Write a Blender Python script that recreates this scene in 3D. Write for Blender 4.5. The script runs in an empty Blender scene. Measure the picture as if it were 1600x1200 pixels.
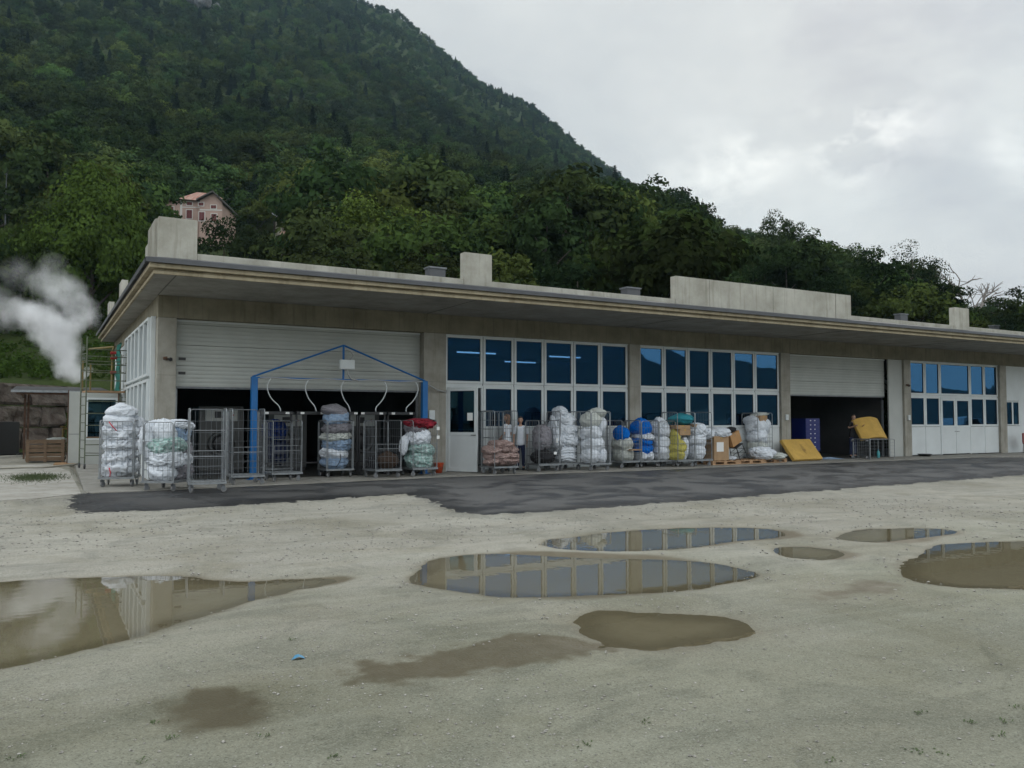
import bpy, bmesh, math, random
import numpy as np
from mathutils import Vector, Matrix, Euler, noise
R = math.radians
random.seed(7)
scene = bpy.context.scene
# ------------------------------------------------------------------ camera
FPX = 1290.0
PITCH = math.atan(57 / FPX)
YAW = R(29.709)
CAMX, CAMY, CAMZ = -2.4616, -21.9237, 1.5
cd = bpy.data.cameras.new('camera')
cam = bpy.data.objects.new('camera', cd)
scene.collection.objects.link(cam)
cam.location = (CAMX, CAMY, CAMZ)
cam.rotation_euler = (math.pi / 2 + PITCH, 0, -YAW)
cd.sensor_width = 36
cd.lens = 36 * FPX / 1600
cd.clip_start = 0.1
cd.clip_end = 6000
scene.camera = cam
scene.render.resolution_x = 1024
scene.render.resolution_y = 768
# ------------------------------------------------------------------ exposure
scene.view_settings.view_transform = 'Standard'
scene.view_settings.look = 'None'
scene.view_settings.gamma = 1
scene.view_settings.exposure = 0.0
scene.cycles.volume_bounces = 2
scene.cycles.transparent_max_bounces = 12
scene.cycles.max_bounces = 8
# ------------------------------------------------------------------ world: overcast sky with cloud layer
W = bpy.data.worlds.new('World'); scene.world = W; W.use_nodes = True
wn = W.node_tree; wn.nodes.clear()
def N(t, typ, **kw):
    n = t.nodes.new(typ)
    for k, v in kw.items():
        if k.startswith('i_'):
            n.inputs[k[2:].replace('_', ' ')].default_value = v
        else:
            setattr(n, k, v)
    return n
SUN_AZ_PX = math.atan((1340 - 800) / FPX) + YAW      # clockwise from +Y
SUN_EL = R(24)
sky = N(wn, 'ShaderNodeTexSky', sky_type='NISHITA', sun_disc=False)
sky.sun_elevation = SUN_EL; sky.sun_rotation = SUN_AZ_PX
sky.air_density = 1.0; sky.dust_density = 2.0; sky.ozone_density = 1.5
tc = N(wn, 'ShaderNodeTexCoord')
mp = N(wn, 'ShaderNodeMapping'); mp.inputs['Scale'].default_value = (1, 1, 2.0)
wn.links.new(tc.outputs['Generated'], mp.inputs['Vector'])
n1 = N(wn, 'ShaderNodeTexNoise', i_Scale=3.4, i_Detail=7.0, i_Roughness=0.55, i_Distortion=0.15)
wn.links.new(mp.outputs['Vector'], n1.inputs['Vector'])
cr = N(wn, 'ShaderNodeValToRGB')
e = cr.color_ramp.elements
e[0].position = 0.37; e[0].color = (5.25, 5.45, 5.8, 1)
e[1].position = 0.68; e[1].color = (7.2, 7.4, 7.35, 1)
m_ = cr.color_ramp.elements.new(0.5); m_.color = (6.35, 6.6, 6.7, 1)
wn.links.new(n1.outputs['Fac'], cr.inputs['Fac'])
def skydir(px, py):
    x = (px - 800) / FPX; y = -(py - 600) / FPX
    f = math.cos(PITCH) - y * math.sin(PITCH); u = math.sin(PITCH) + y * math.cos(PITCH)
    s, c = math.sin(YAW), math.cos(YAW)
    return Vector((x * c + f * s, -x * s + f * c, u)).normalized()
n2 = N(wn, 'ShaderNodeTexNoise', i_Scale=8.0, i_Detail=8.0, i_Roughness=0.58, i_Distortion=0.2)
mp2 = N(wn, 'ShaderNodeMapping'); mp2.inputs['Scale'].default_value = (1, 1, 1.7); mp2.inputs['Location'].default_value = (0.3, 1.7, 0.2)
wn.links.new(tc.outputs['Generated'], mp2.inputs['Vector']); wn.links.new(mp2.outputs['Vector'], n2.inputs['Vector'])
def wmath(op, a, b=None, clamp=False):
    n = N(wn, 'ShaderNodeMath', operation=op); n.use_clamp = clamp
    for i, v in enumerate((a, b)):
        if v is None: continue
        if isinstance(v, (int, float)): n.inputs[i].default_value = v
        else: wn.links.new(v, n.inputs[i])
    return n.outputs[0]
glow = None
# breaks in the cloud where the low sun brightens the layer
for (px, py, rad, k) in ((1335, 212, .060, 1.5), (1105, 280, .075, 0.7), (1420, 195, .05, .5), (1580, 235, .04, .5), (1190, 240, .05, .5), (1380, 255, .34, .16)):
    d = skydir(px, py)
    vd = N(wn, 'ShaderNodeVectorMath', operation='DISTANCE')
    mp3 = N(wn, 'ShaderNodeVectorMath', operation='NORMALIZE')
    wn.links.new(tc.outputs['Generated'], mp3.inputs[0])
    wn.links.new(mp3.outputs[0], vd.inputs[0]); vd.inputs[1].default_value = d
    g = wmath('MULTIPLY', wmath('SUBTRACT', 1.0, wmath('DIVIDE', vd.outputs['Value'], rad), True), k)
    glow = g if glow is None else wmath('ADD', glow, g)
st = wmath('MULTIPLY', wmath('SUBTRACT', n2.outputs['Fac'], 0.46), 6.0, True)
amt = wmath('MULTIPLY', wmath('MULTIPLY', glow, st), 4.6)
addc = N(wn, 'ShaderNodeMix', data_type='RGBA', blend_type='ADD'); addc.inputs['Factor'].default_value = 1
cmb = N(wn, 'ShaderNodeCombineXYZ')
wn.links.new(amt, cmb.inputs[0]); wn.links.new(wmath('MULTIPLY', amt, .97), cmb.inputs[1]); wn.links.new(wmath('MULTIPLY', amt, .86), cmb.inputs[2])
wn.links.new(cr.outputs['Color'], addc.inputs['A']); wn.links.new(cmb.outputs[0], addc.inputs['B'])
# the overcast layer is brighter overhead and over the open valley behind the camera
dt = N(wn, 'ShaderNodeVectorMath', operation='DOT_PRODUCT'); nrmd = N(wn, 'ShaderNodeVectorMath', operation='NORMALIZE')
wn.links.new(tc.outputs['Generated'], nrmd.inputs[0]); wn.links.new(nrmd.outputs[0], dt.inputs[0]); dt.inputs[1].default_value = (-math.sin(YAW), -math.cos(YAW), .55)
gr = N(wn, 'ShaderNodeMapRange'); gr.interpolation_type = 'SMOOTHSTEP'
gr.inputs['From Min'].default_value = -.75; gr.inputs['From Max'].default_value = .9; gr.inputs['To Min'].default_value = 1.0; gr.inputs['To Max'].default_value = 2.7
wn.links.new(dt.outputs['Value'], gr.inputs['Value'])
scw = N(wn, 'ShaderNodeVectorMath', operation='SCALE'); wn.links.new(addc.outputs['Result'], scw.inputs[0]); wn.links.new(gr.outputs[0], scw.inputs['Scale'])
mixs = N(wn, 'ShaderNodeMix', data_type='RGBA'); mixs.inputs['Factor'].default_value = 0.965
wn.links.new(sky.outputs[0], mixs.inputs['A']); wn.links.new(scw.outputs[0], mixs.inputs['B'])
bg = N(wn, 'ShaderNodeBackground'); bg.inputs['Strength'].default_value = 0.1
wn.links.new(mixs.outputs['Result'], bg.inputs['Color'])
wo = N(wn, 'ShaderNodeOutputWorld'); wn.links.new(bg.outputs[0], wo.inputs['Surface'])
# ------------------------------------------------------------------ sun (veiled)
sl = bpy.data.lights.new('sun', 'SUN'); sl.energy = 0.55; sl.angle = R(22); sl.color = (1, .95, .88)
so = bpy.data.objects.new('sun', sl); scene.collection.objects.link(so)
sd = Vector((math.sin(SUN_AZ_PX) * math.cos(SUN_EL), math.cos(SUN_AZ_PX) * math.cos(SUN_EL), math.sin(SUN_EL)))
so.rotation_euler = (-sd).to_track_quat('-Z', 'Y').to_euler()

# ================================================================== helpers
def at(px, py, z=0.0):
    """ground point seen at a pixel of the 1600x1200 photograph"""
    x = (px - 800) / FPX; y = -(py - 600) / FPX
    f = math.cos(PITCH) - y * math.sin(PITCH); u = math.sin(PITCH) + y * math.cos(PITCH)
    s, c = math.sin(YAW), math.cos(YAW)
    dx, dy = x * c + f * s, -x * s + f * c
    t = (z - CAMZ) / u
    return (CAMX + dx * t, CAMY + dy * t)
def far(px, py, depth):
    s, c = math.sin(YAW), math.cos(YAW); sp, cp_ = math.sin(PITCH), math.cos(PITCH)
    y = (600 - py) / FPX; dz = depth * (y * cp_ + sp) / (cp_ - y * sp); lat = (px - 800) / FPX * (depth * cp_ + dz * sp)
    return (CAMX + lat * c + depth * s, CAMY - lat * s + depth * c, CAMZ + dz)
COL = scene.collection
def tag(o, label=None, cat=None, group=None, kind=None):
    if label: o['label'] = label
    if cat: o['category'] = cat
    if group: o['group'] = group
    if kind: o['kind'] = kind
    return o
def thing(name, label, cat, loc=(0, 0, 0), rz=0, group=None, rot=None):
    o = bpy.data.objects.new(name, None); COL.objects.link(o)
    o.empty_display_size = .2
    o.location = loc; o.rotation_euler = rot if rot else (0, 0, rz)
    return tag(o, label, cat, group)
def copy_tree(o, parent=None):
    c = o.copy(); COL.objects.link(c)
    if parent: c.parent = parent
    for ch in list(o.children): copy_tree(ch, c)
    return c
class MB:
    def __init__(s): s.v = []; s.f = []; s.m = []; s.mi = 0
    def add(s, vs, fs):
        o = len(s.v); s.v += [tuple(v) for v in vs]; s.f += [tuple(i + o for i in f) for f in fs]; s.m += [s.mi] * len(fs); return s
    def box(s, x0, x1, y0, y1, z0, z1, M=None):
        vs = [Vector((x, y, z)) for z in (z0, z1) for y in (y0, y1) for x in (x0, x1)]
        if M: vs = [M @ v for v in vs]
        return s.add(vs, [(0, 2, 3, 1), (4, 5, 7, 6), (0, 1, 5, 4), (2, 6, 7, 3), (0, 4, 6, 2), (1, 3, 7, 5)])
    def tube(s, pts, r, n=6, cap=True, closed=False):
        pts = [Vector(p) for p in pts]; rings = []; k = len(pts)
        up = None
        for i, p in enumerate(pts):
            if closed: t = (pts[(i + 1) % k] - pts[i - 1])
            elif i == 0: t = pts[1] - p
            elif i == k - 1: t = p - pts[-2]
            else: t = (pts[i + 1] - p).normalized() + (p - pts[i - 1]).normalized()
            if t.length < 1e-9: t = Vector((0, 0, 1))
            t.normalize()
            if up is None: up = Vector((0, 0, 1)) if abs(t.z) < .9 else Vector((1, 0, 0))
            a = t.cross(up)
            if a.length < 1e-4: a = t.orthogonal()
            a.normalize(); b = t.cross(a); up = -b
            rr = r[i] if isinstance(r, (list, tuple)) else r
            rings.append([p + (a * math.cos(j * 2 * math.pi / n) + b * math.sin(j * 2 * math.pi / n)) * rr for j in range(n)])
        vs = [v for q in rings for v in q]; fs = []
        for i in range(k if closed else k - 1):
            i2 = (i + 1) % k
            for j in range(n):
                fs.append((i * n + j, i * n + (j + 1) % n, i2 * n + (j + 1) % n, i2 * n + j))
        if cap and not closed:
            fs.append(tuple(range(n - 1, -1, -1))); fs.append(tuple((k - 1) * n + j for j in range(n)))
        return s.add(vs, fs)
    def lathe(s, prof, n=16, axis='Z', c=(0, 0, 0)):
        vs = []; c = Vector(c)
        for (r, z) in prof:
            for j in range(n):
                a = j * 2 * math.pi / n; x, y = r * math.cos(a), r * math.sin(a)
                vs.append(c + (Vector((x, y, z)) if axis == 'Z' else Vector((x, z, y)) if axis == 'Y' else Vector((z, x, y))))
        fs = [(i * n + j, i * n + (j + 1) % n, (i + 1) * n + (j + 1) % n, (i + 1) * n + j) for i in range(len(prof) - 1) for j in range(n)]
        fs.append(tuple(range(n))); fs.append(tuple((len(prof) - 1) * n + j for j in range(n)))
        return s.add(vs, fs)
    def prism(s, poly, y0, y1, axis='Y'):
        n = len(poly)
        def mk(a, b, t): return (a, t, b) if axis == 'Y' else (t, a, b) if axis == 'X' else (a, b, t)
        vs = [mk(a, b, y0) for a, b in poly] + [mk(a, b, y1) for a, b in poly]
        fs = [tuple(range(n)), tuple(range(2 * n - 1, n - 1, -1))] + [(i, n + i, n + (i + 1) % n, (i + 1) % n) for i in range(n)]
        return s.add(vs, fs)
    def build(s, name, mat, parent=None, smooth=False, bevel=0):
        me = bpy.data.meshes.new(name); me.from_pydata(s.v, [], s.f)
        bm = bmesh.new(); bm.from_mesh(me)
        bmesh.ops.recalc_face_normals(bm, faces=bm.faces[:])
        bm.to_mesh(me); bm.free()
        for mm in (mat if isinstance(mat, (list, tuple)) else [mat]): me.materials.append(mm)
        if isinstance(mat, (list, tuple)): me.polygons.foreach_set('material_index', s.m)
        if smooth: me.polygons.foreach_set('use_smooth', [True] * len(me.polygons))
        me.update()
        o = bpy.data.objects.new(name, me); COL.objects.link(o)
        if parent: o.parent = parent
        if bevel:
            b = o.modifiers.new('bevel', 'BEVEL'); b.width = bevel; b.segments = 2; b.limit_method = 'ANGLE'
        return o
# ------------------------------------------------------------------ materials
def mat(name, col, rough=.6, metal=0, noise_=0.0, nscale=5.0, bump=0.0, bscale=40.0, col2=None, spec=.5, stretch=None, rnd=0.0, emit=None, coord='Object'):
    m = bpy.data.materials.new(name); m.use_nodes = True; t = m.node_tree
    b = t.nodes['Principled BSDF']
    b.inputs['Base Color'].default_value = (*col, 1); b.inputs['Roughness'].default_value = rough; b.inputs['Metallic'].default_value = metal
    b.inputs['Specular IOR Level'].default_value = spec
    tc = N(t, 'ShaderNodeTexCoord'); vec = tc.outputs[coord]
    if stretch:
        mpn = N(t, 'ShaderNodeMapping'); mpn.inputs['Scale'].default_value = stretch
        t.links.new(vec, mpn.inputs['Vector']); svec = mpn.outputs['Vector']
    else: svec = vec
    out = None
    if noise_ or col2:
        nz = N(t, 'ShaderNodeTexNoise', i_Scale=nscale, i_Detail=6.0, i_Roughness=.62); t.links.new(svec, nz.inputs['Vector'])
        r = N(t, 'ShaderNodeMapRange'); r.inputs['From Min'].default_value = .32; r.inputs['From Max'].default_value = .68
        t.links.new(nz.outputs['Fac'], r.inputs['Value'])
        mx = N(t, 'ShaderNodeMix', data_type='RGBA')
        c2 = col2 if col2 else tuple(c * (1 - noise_) for c in col)
        c1 = col if col2 else tuple(c * (1 + noise_) for c in col)
        mx.inputs['A'].default_value = (*c1, 1); mx.inputs['B'].default_value = (*c2, 1)
        t.links.new(r.outputs['Result'], mx.inputs['Factor']); out = mx.outputs['Result']
        t.links.new(out, b.inputs['Base Color'])
    if rnd:
        oi = N(t, 'ShaderNodeObjectInfo'); hs = N(t, 'ShaderNodeHueSaturation')
        r2 = N(t, 'ShaderNodeMapRange'); r2.inputs['To Min'].default_value = 1 - rnd; r2.inputs['To Max'].default_value = 1 + rnd
        t.links.new(oi.outputs['Random'], r2.inputs['Value']); t.links.new(r2.outputs['Result'], hs.inputs['Value'])
        if out: t.links.new(out, hs.inputs['Color'])
        else: hs.inputs['Color'].default_value = (*col, 1)
        t.links.new(hs.outputs['Color'], b.inputs['Base Color'])
    if bump:
        nb = N(t, 'ShaderNodeTexNoise', i_Scale=bscale, i_Detail=5.0, i_Roughness=.6); t.links.new(vec, nb.inputs['Vector'])
        bp = N(t, 'ShaderNodeBump'); bp.inputs['Strength'].default_value = bump; bp.inputs['Distance'].default_value = .02
        t.links.new(nb.outputs['Fac'], bp.inputs['Height']); t.links.new(bp.outputs['Normal'], b.inputs['Normal'])
    if emit:
        b.inputs['Emission Color'].default_value = (*emit[0], 1); b.inputs['Emission Strength'].default_value = emit[1]
    return m
def concrete(name, c, streak=.35, moss=False):
    """board-marked concrete with cloudy tone, vertical run-off stains and pores"""
    m = bpy.data.materials.new(name); m.use_nodes = True; t = m.node_tree; b = t.nodes['Principled BSDF']
    b.inputs['Roughness'].default_value = .85; b.inputs['Specular IOR Level'].default_value = .25
    tc = N(t, 'ShaderNodeTexCoord'); v = tc.outputs['Object']
    a = N(t, 'ShaderNodeTexNoise', i_Scale=1.3, i_Detail=7.0, i_Roughness=.65); t.links.new(v, a.inputs['Vector'])
    mp = N(t, 'ShaderNodeMapping'); mp.inputs['Scale'].default_value = (7, 7, .5); t.links.new(v, mp.inputs['Vector'])
    s = N(t, 'ShaderNodeTexNoise', i_Scale=1.0, i_Detail=5.0, i_Roughness=.6); t.links.new(mp.outputs[0], s.inputs['Vector'])
    g = N(t, 'ShaderNodeTexNoise', i_Scale=60.0, i_Detail=3.0); t.links.new(v, g.inputs['Vector'])
    r1 = N(t, 'ShaderNodeMapRange'); r1.inputs['From Min'].default_value = .35; r1.inputs['From Max'].default_value = .65; t.links.new(a.outputs['Fac'], r1.inputs['Value'])
    mx = N(t, 'ShaderNodeMix', data_type='RGBA'); mx.inputs['A'].default_value = (c[0] * .74, c[1] * .73, c[2] * .70, 1); mx.inputs['B'].default_value = (c[0] * 1.12, c[1] * 1.12, c[2] * 1.12, 1)
    t.links.new(r1.outputs[0], mx.inputs['Factor'])
    r2 = N(t, 'ShaderNodeMapRange'); r2.inputs['From Min'].default_value = .52; r2.inputs['From Max'].default_value = .75; r2.inputs['To Max'].default_value = streak * 2; t.links.new(s.outputs['Fac'], r2.inputs['Value'])
    m2 = N(t, 'ShaderNodeMix', data_type='RGBA'); m2.inputs['B'].default_value = (c[0] * .38, c[1] * .36, c[2] * .3, 1)
    t.links.new(r2.outputs[0], m2.inputs['Factor']); t.links.new(mx.outputs['Result'], m2.inputs['A'])
    t.links.new(m2.outputs['Result'], b.inputs['Base Color'])
    bp = N(t, 'ShaderNodeBump'); bp.inputs['Strength'].default_value = .3; bp.inputs['Distance'].default_value = .01
    t.links.new(g.outputs['Fac'], bp.inputs['Height']); t.links.new(bp.outputs[0], b.inputs['Normal'])
    return m
M = {}
M['conc'] = concrete('concrete_wall', (.33, .315, .275), .3)
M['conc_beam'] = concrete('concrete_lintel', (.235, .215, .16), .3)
M['conc_par'] = concrete('concrete_parapet', (.385, .375, .33), .28)
M['conc_soff'] = concrete('concrete_soffit', (.30, .295, .27), .15)
M['fascia'] = concrete('fascia_concrete', (.36, .31, .22), .3)
M['apron'] = concrete('apron_concrete', (.27, .26, .235), .2)
M['coping'] = mat('dark_sheet_metal', (.075, .078, .085), .5, .3, .15, 2)
M['white'] = mat('white_aluminium', (.60, .63, .63), .45, 0, .05, 2)
M['panel'] = mat('white_panel', (.58, .61, .61), .5, 0, .06, 1.5)
M['side'] = mat('grey_side_panel', (.40, .41, .385), .6, 0, .08, 1)
M['shutter'] = mat('grey_sectional_panel', (.40, .415, .385), .5, 0, .08, 1.2)
M['gasket'] = mat('black_gasket', (.02, .02, .02), .7)
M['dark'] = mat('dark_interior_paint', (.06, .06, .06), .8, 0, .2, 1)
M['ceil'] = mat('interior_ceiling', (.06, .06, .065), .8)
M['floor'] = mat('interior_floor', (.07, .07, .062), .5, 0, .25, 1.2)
M['galv'] = mat('zinc_steel', (.25, .265, .275), .42, .6, .2, 8)
M['galv_dark'] = mat('dull_steel', (.16, .17, .18), .5, .5, .25, 8)
M['wire'] = mat('steel_wire', (.15, .16, .17), .45, .5)
M['rubber'] = mat('dark_rubber', (.03, .03, .03), .7)
M['wheelgrey'] = mat('grey_wheel', (.18, .18, .18), .6)
M['blue'] = mat('blue_enamel', (.0, .11, .33), .45, 0, .12, 3)
M['lamp'] = mat('fluorescent_tube', (.9, .95, .9), .5, emit=((.9, 1, .82), 4.0))
M['black'] = mat('black_plastic', (.02, .02, .022), .45)
M['card'] = mat('cardboard', (.34, .22, .12), .85, 0, .12, 6)
M['paper'] = mat('white_paper', (.7, .7, .68), .8)
M['wood'] = mat('pallet_wood', (.36, .22, .12), .8, 0, .3, 3, stretch=(1, 12, 12))
M['woodgrey'] = mat('old_wood', (.16, .105, .065), .85, 0, .35, 4, stretch=(1, 14, 14))
M['foam'] = mat('yellow_foam', (.50, .31, .07), .85, 0, .12, 4, bump=.2, bscale=60)
M['rust'] = mat('rusty_steel', (.10, .055, .035), .75, .3, .4, 6)
M['yellowp'] = mat('yellow_pipe', (.17, .12, .03), .5, 0, .15, 5)
M['redv'] = mat('red_valve', (.35, .02, .02), .5)
M['green'] = mat('green_net', (.0, .13, .10), .8, 0, .25, 4, bump=.5, bscale=8)
M['scaf'] = mat('scaffold_tube', (.13, .145, .10), .5, .5, .3, 6)
M['orange'] = mat('orange_plastic', (.5, .07, .02), .5)
M['cable'] = mat('grey_cable', (.35, .35, .34), .6)
M['skin'] = mat('skin', (.45, .27, .19), .6)
M['navy'] = mat('navy_cloth', (.012, .02, .06), .9)
M['blackcloth'] = mat('black_cloth', (.012, .012, .014), .9, 0, .3, 10)

def cloth(name, c, c2=None, bump=.6, bscale=9):
    m = mat(name, c, .9, 0, .1, 5, bump=bump, bscale=bscale, col2=c2, spec=.2)
    b = m.node_tree.nodes['Bump']; b.inputs['Distance'].default_value = .05
    return m
M['linen'] = cloth('white_linen', (.76, .79, .83), (.60, .64, .69))
M['linen2'] = cloth('cream_bag', (.60, .62, .58), (.50, .52, .48))
M['linenblue'] = cloth('pale_blue_linen', (.20, .30, .45), (.30, .38, .48))
M['greyl'] = cloth('grey_linen', (.28, .27, .29), (.20, .19, .21))
M['mixg'] = cloth('green_print_linen', (.60, .66, .66), (.20, .42, .36), bscale=14)
M['brightblue'] = cloth('bright_blue_bag', (.0, .16, .62), (.0, .11, .45))
M['navybag'] = cloth('dark_blue_sheet', (.005, .03, .16), (.01, .02, .09))
M['teal'] = cloth('teal_bag', (.03, .28, .33), (.04, .20, .25))
M['yellow'] = cloth('yellow_bag', (.58, .52, .14), (.45, .40, .10))
M['pink'] = cloth('dusty_pink_towel', (.47, .36, .33), (.30, .20, .18), bscale=16)
M['redcl'] = cloth('red_cloth', (.42, .03, .05), (.08, .02, .03), bscale=8)
M['brown'] = cloth('brown_bag', (.07, .045, .035), (.04, .03, .02))
M['shirt'] = cloth('white_tunic', (.74, .77, .82), (.60, .64, .70), .3)
M['hair_l'] = mat('light_brown_hair', (.16, .08, .04), .7, 0, .3, 30)
M['hair_d'] = mat('black_hair', (.012, .01, .01), .6)

def glassmat(name, tint_g, tint_t, refl=.38):
    m = bpy.data.materials.new(name); m.use_nodes = True; t = m.node_tree; t.nodes.clear()
    o = N(t, 'ShaderNodeOutputMaterial')
    fr = N(t, 'ShaderNodeFresnel', i_IOR=1.6)
    a = N(t, 'ShaderNodeMath', operation='MULTIPLY_ADD'); a.inputs[1].default_value = 1.0; a.inputs[2].default_value = refl; a.use_clamp = True
    t.links.new(fr.outputs[0], a.inputs[0])
    g = N(t, 'ShaderNodeBsdfGlossy', i_Roughness=.015); g.inputs['Color'].default_value = (*tint_g, 1)
    tcx = N(t, 'ShaderNodeTexCoord'); nz = N(t, 'ShaderNodeTexNoise', i_Scale=.9, i_Detail=1.0); t.links.new(tcx.outputs['Object'], nz.inputs['Vector'])
    bp = N(t, 'ShaderNodeBump'); bp.inputs['Strength'].default_value = .09; bp.inputs['Distance'].default_value = .05
    # every pane hangs a little differently
    oi = N(t, 'ShaderNodeObjectInfo'); ge = N(t, 'ShaderNodeNewGeometry'); wn_ = N(t, 'ShaderNodeTexWhiteNoise', noise_dimensions='1D'); t.links.new(oi.outputs['Random'], wn_.inputs['W'])
    sb = N(t, 'ShaderNodeVectorMath', operation='SUBTRACT'); t.links.new(wn_.outputs['Color'], sb.inputs[0]); sb.inputs[1].default_value = (.5, .5, .5)
    sc = N(t, 'ShaderNodeVectorMath', operation='SCALE'); t.links.new(sb.outputs[0], sc.inputs[0]); sc.inputs['Scale'].default_value = .022
    av = N(t, 'ShaderNodeVectorMath', operation='ADD'); t.links.new(ge.outputs['Normal'], av.inputs[0]); t.links.new(sc.outputs[0], av.inputs[1])
    nv = N(t, 'ShaderNodeVectorMath', operation='NORMALIZE'); t.links.new(av.outputs[0], nv.inputs[0]); t.links.new(nv.outputs[0], bp.inputs['Normal'])
    t.links.new(nz.outputs['Fac'], bp.inputs['Height']); t.links.new(bp.outputs[0], g.inputs['Normal'])
    tr = N(t, 'ShaderNodeBsdfTransparent'); tr.inputs['Color'].default_value = (*tint_t, 1)
    mx = N(t, 'ShaderNodeMixShader')
    t.links.new(a.outputs[0], mx.inputs[0]); t.links.new(tr.outputs[0], mx.inputs[1]); t.links.new(g.outputs[0], mx.inputs[2]); t.links.new(mx.outputs[0], o.inputs[0])
    return m
M['glass'] = glassmat('blue_tinted_glass', (.06, .175, .33), (.30, .45, .68))
M['glass2'] = glassmat('teal_window_glass', (.09, .19, .24), (.3, .5, .6), .3)

# ================================================================== ground
def poly_sd(X, Y, poly):
    """signed distance, positive outside"""
    P = np.array(poly); n = len(P); d = np.full(X.shape, 1e9); ins = np.zeros(X.shape, bool)
    for i in range(n):
        ax, ay = P[i]; bx, by = P[(i + 1) % n]
        ex, ey = bx - ax, by - ay
        t = np.clip(((X - ax) * ex + (Y - ay) * ey) / (ex * ex + ey * ey + 1e-12), 0, 1)
        dx = X - ax - t * ex; dy = Y - ay - t * ey
        d = np.minimum(d, dx * dx + dy * dy)
        c = ((ay > Y) != (by > Y)) & (X < (bx - ax) * (Y - ay) / (by - ay + 1e-12) + ax)
        ins ^= c
    d = np.sqrt(d)
    return np.where(ins, -d, d)
def vnoise(X, Y, s, seed=0, octv=4):
    out = np.zeros(X.shape); amp = 1; tot = 0
    rng = np.random.RandomState(seed)
    for o in range(octv):
        T = rng.rand(256, 256)
        x = X * s * 2 ** o + 91.3 * o; y = Y * s * 2 ** o + 37.7 * o
        xi = np.floor(x).astype(int); yi = np.floor(y).astype(int); fx = x - xi; fy = y - yi
        fx = fx * fx * (3 - 2 * fx); fy = fy * fy * (3 - 2 * fy)
        a = T[xi % 256, yi % 256]; b = T[(xi + 1) % 256, yi % 256]; c = T[xi % 256, (yi + 1) % 256]; d = T[(xi + 1) % 256, (yi + 1) % 256]
        out += amp * ((a * (1 - fx) + b * fx) * (1 - fy) + (c * (1 - fx) + d * fx) * fy); tot += amp; amp *= .5
    return out / tot - .5
WZ = -0.225
def fall(Y):
    """the yard falls gently away from the hall"""
    t = np.clip((-3.0 - np.asarray(Y, float)) / 7.0, 0, 1); return -.18 * t * t * (3 - 2 * t)
def atg(px, py, off=-.02):
    z = off
    for _ in range(6): z = off + float(fall(at(px, py, z)[1]))
    return at(px, py, z)
PUD = {
 'large': [(-60, 920), (0, 908), (100, 903), (200, 899), (300, 905), (360, 911), (440, 907), (520, 905), (552, 908), (480, 917), (400, 935), (330, 955), (250, 980), (170, 1005), (90, 1022), (0, 1043), (-100, 1060), (-300, 1075), (-400, 990), (-250, 930)],
 'mid': [(643, 905), (670, 886), (700, 872), (760, 865), (860, 864), (950, 866), (1040, 872), (1100, 880), (1172, 894), (1150, 905), (1080, 918), (1010, 930), (930, 938), (850, 937), (760, 930), (690, 922), (650, 914)],
 'back': [(850, 849), (880, 841), (950, 832), (1050, 826), (1130, 824), (1200, 827), (1248, 834), (1230, 843), (1150, 850), (1050, 858), (950, 862), (900, 860), (865, 856)],
 'rightback': [(1303, 837), (1330, 829), (1400, 826), (1460, 827), (1502, 833), (1480, 842), (1420, 849), (1360, 849), (1320, 844)],
 'small': [(1200, 856), (1240, 853), (1290, 856), (1336, 866), (1320, 873), (1280, 875), (1230, 869)],
 'right': [(1418, 880), (1440, 862), (1485, 851), (1540, 846), (1620, 846), (1750, 850), (1850, 885), (1720, 925), (1600, 921), (1500, 918), (1430, 906)],
 'brown': [(908, 970), (935, 956), (990, 960), (1080, 963), (1150, 967), (1176, 985), (1160, 998), (1100, 1006), (1030, 1015), (960, 1009), (920, 990)],
 'strip': [(574, 1050), (610, 1042), (700, 1031), (790, 1017), (860, 1006), (935, 1011), (905, 1023), (820, 1041), (740, 1056), (650, 1066), (590, 1067)],
 'corner': [(258, 1112), (300, 1094), (360, 1080), (396, 1090), (378, 1110), (372, 1132), (330, 1134), (290, 1128), (262, 1122)],
 'thin': [(1262, 934), (1310, 920), (1375, 913), (1390, 922), (1340, 932), (1290, 942)],
}
SHALLOW = {'strip': .45, 'corner': .35, 'thin': .35, 'brown': .8}
def smooth_poly(p):
    for _ in range(2): p = [q for i in range(len(p)) for a, c in ((p[i], p[(i + 1) % len(p)]),) for q in ((a[0] * .75 + c[0] * .25, a[1] * .75 + c[1] * .25), (a[0] * .25 + c[0] * .75, a[1] * .25 + c[1] * .75))]
    return p
PUDW = {k: smooth_poly([at(a, b, WZ) for a, b in v]) for k, v in PUD.items()}
ASPH_PX = [(122, 772), (108, 784), (122, 800), (180, 800), (250, 798), (400, 788), (560, 776), (640, 771), (672, 783), (712, 801), (760, 804), (850, 801), (1000, 789), (1200, 773), (1400, 757), (1600, 742), (1900, 722)]
ASPH = [atg(a, b) for a, b in ASPH_PX] + [(48, -1.6), (1.0, -1.6), (-1.3, -2.3)]
sY, cY = math.sin(YAW), math.cos(YAW)
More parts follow.
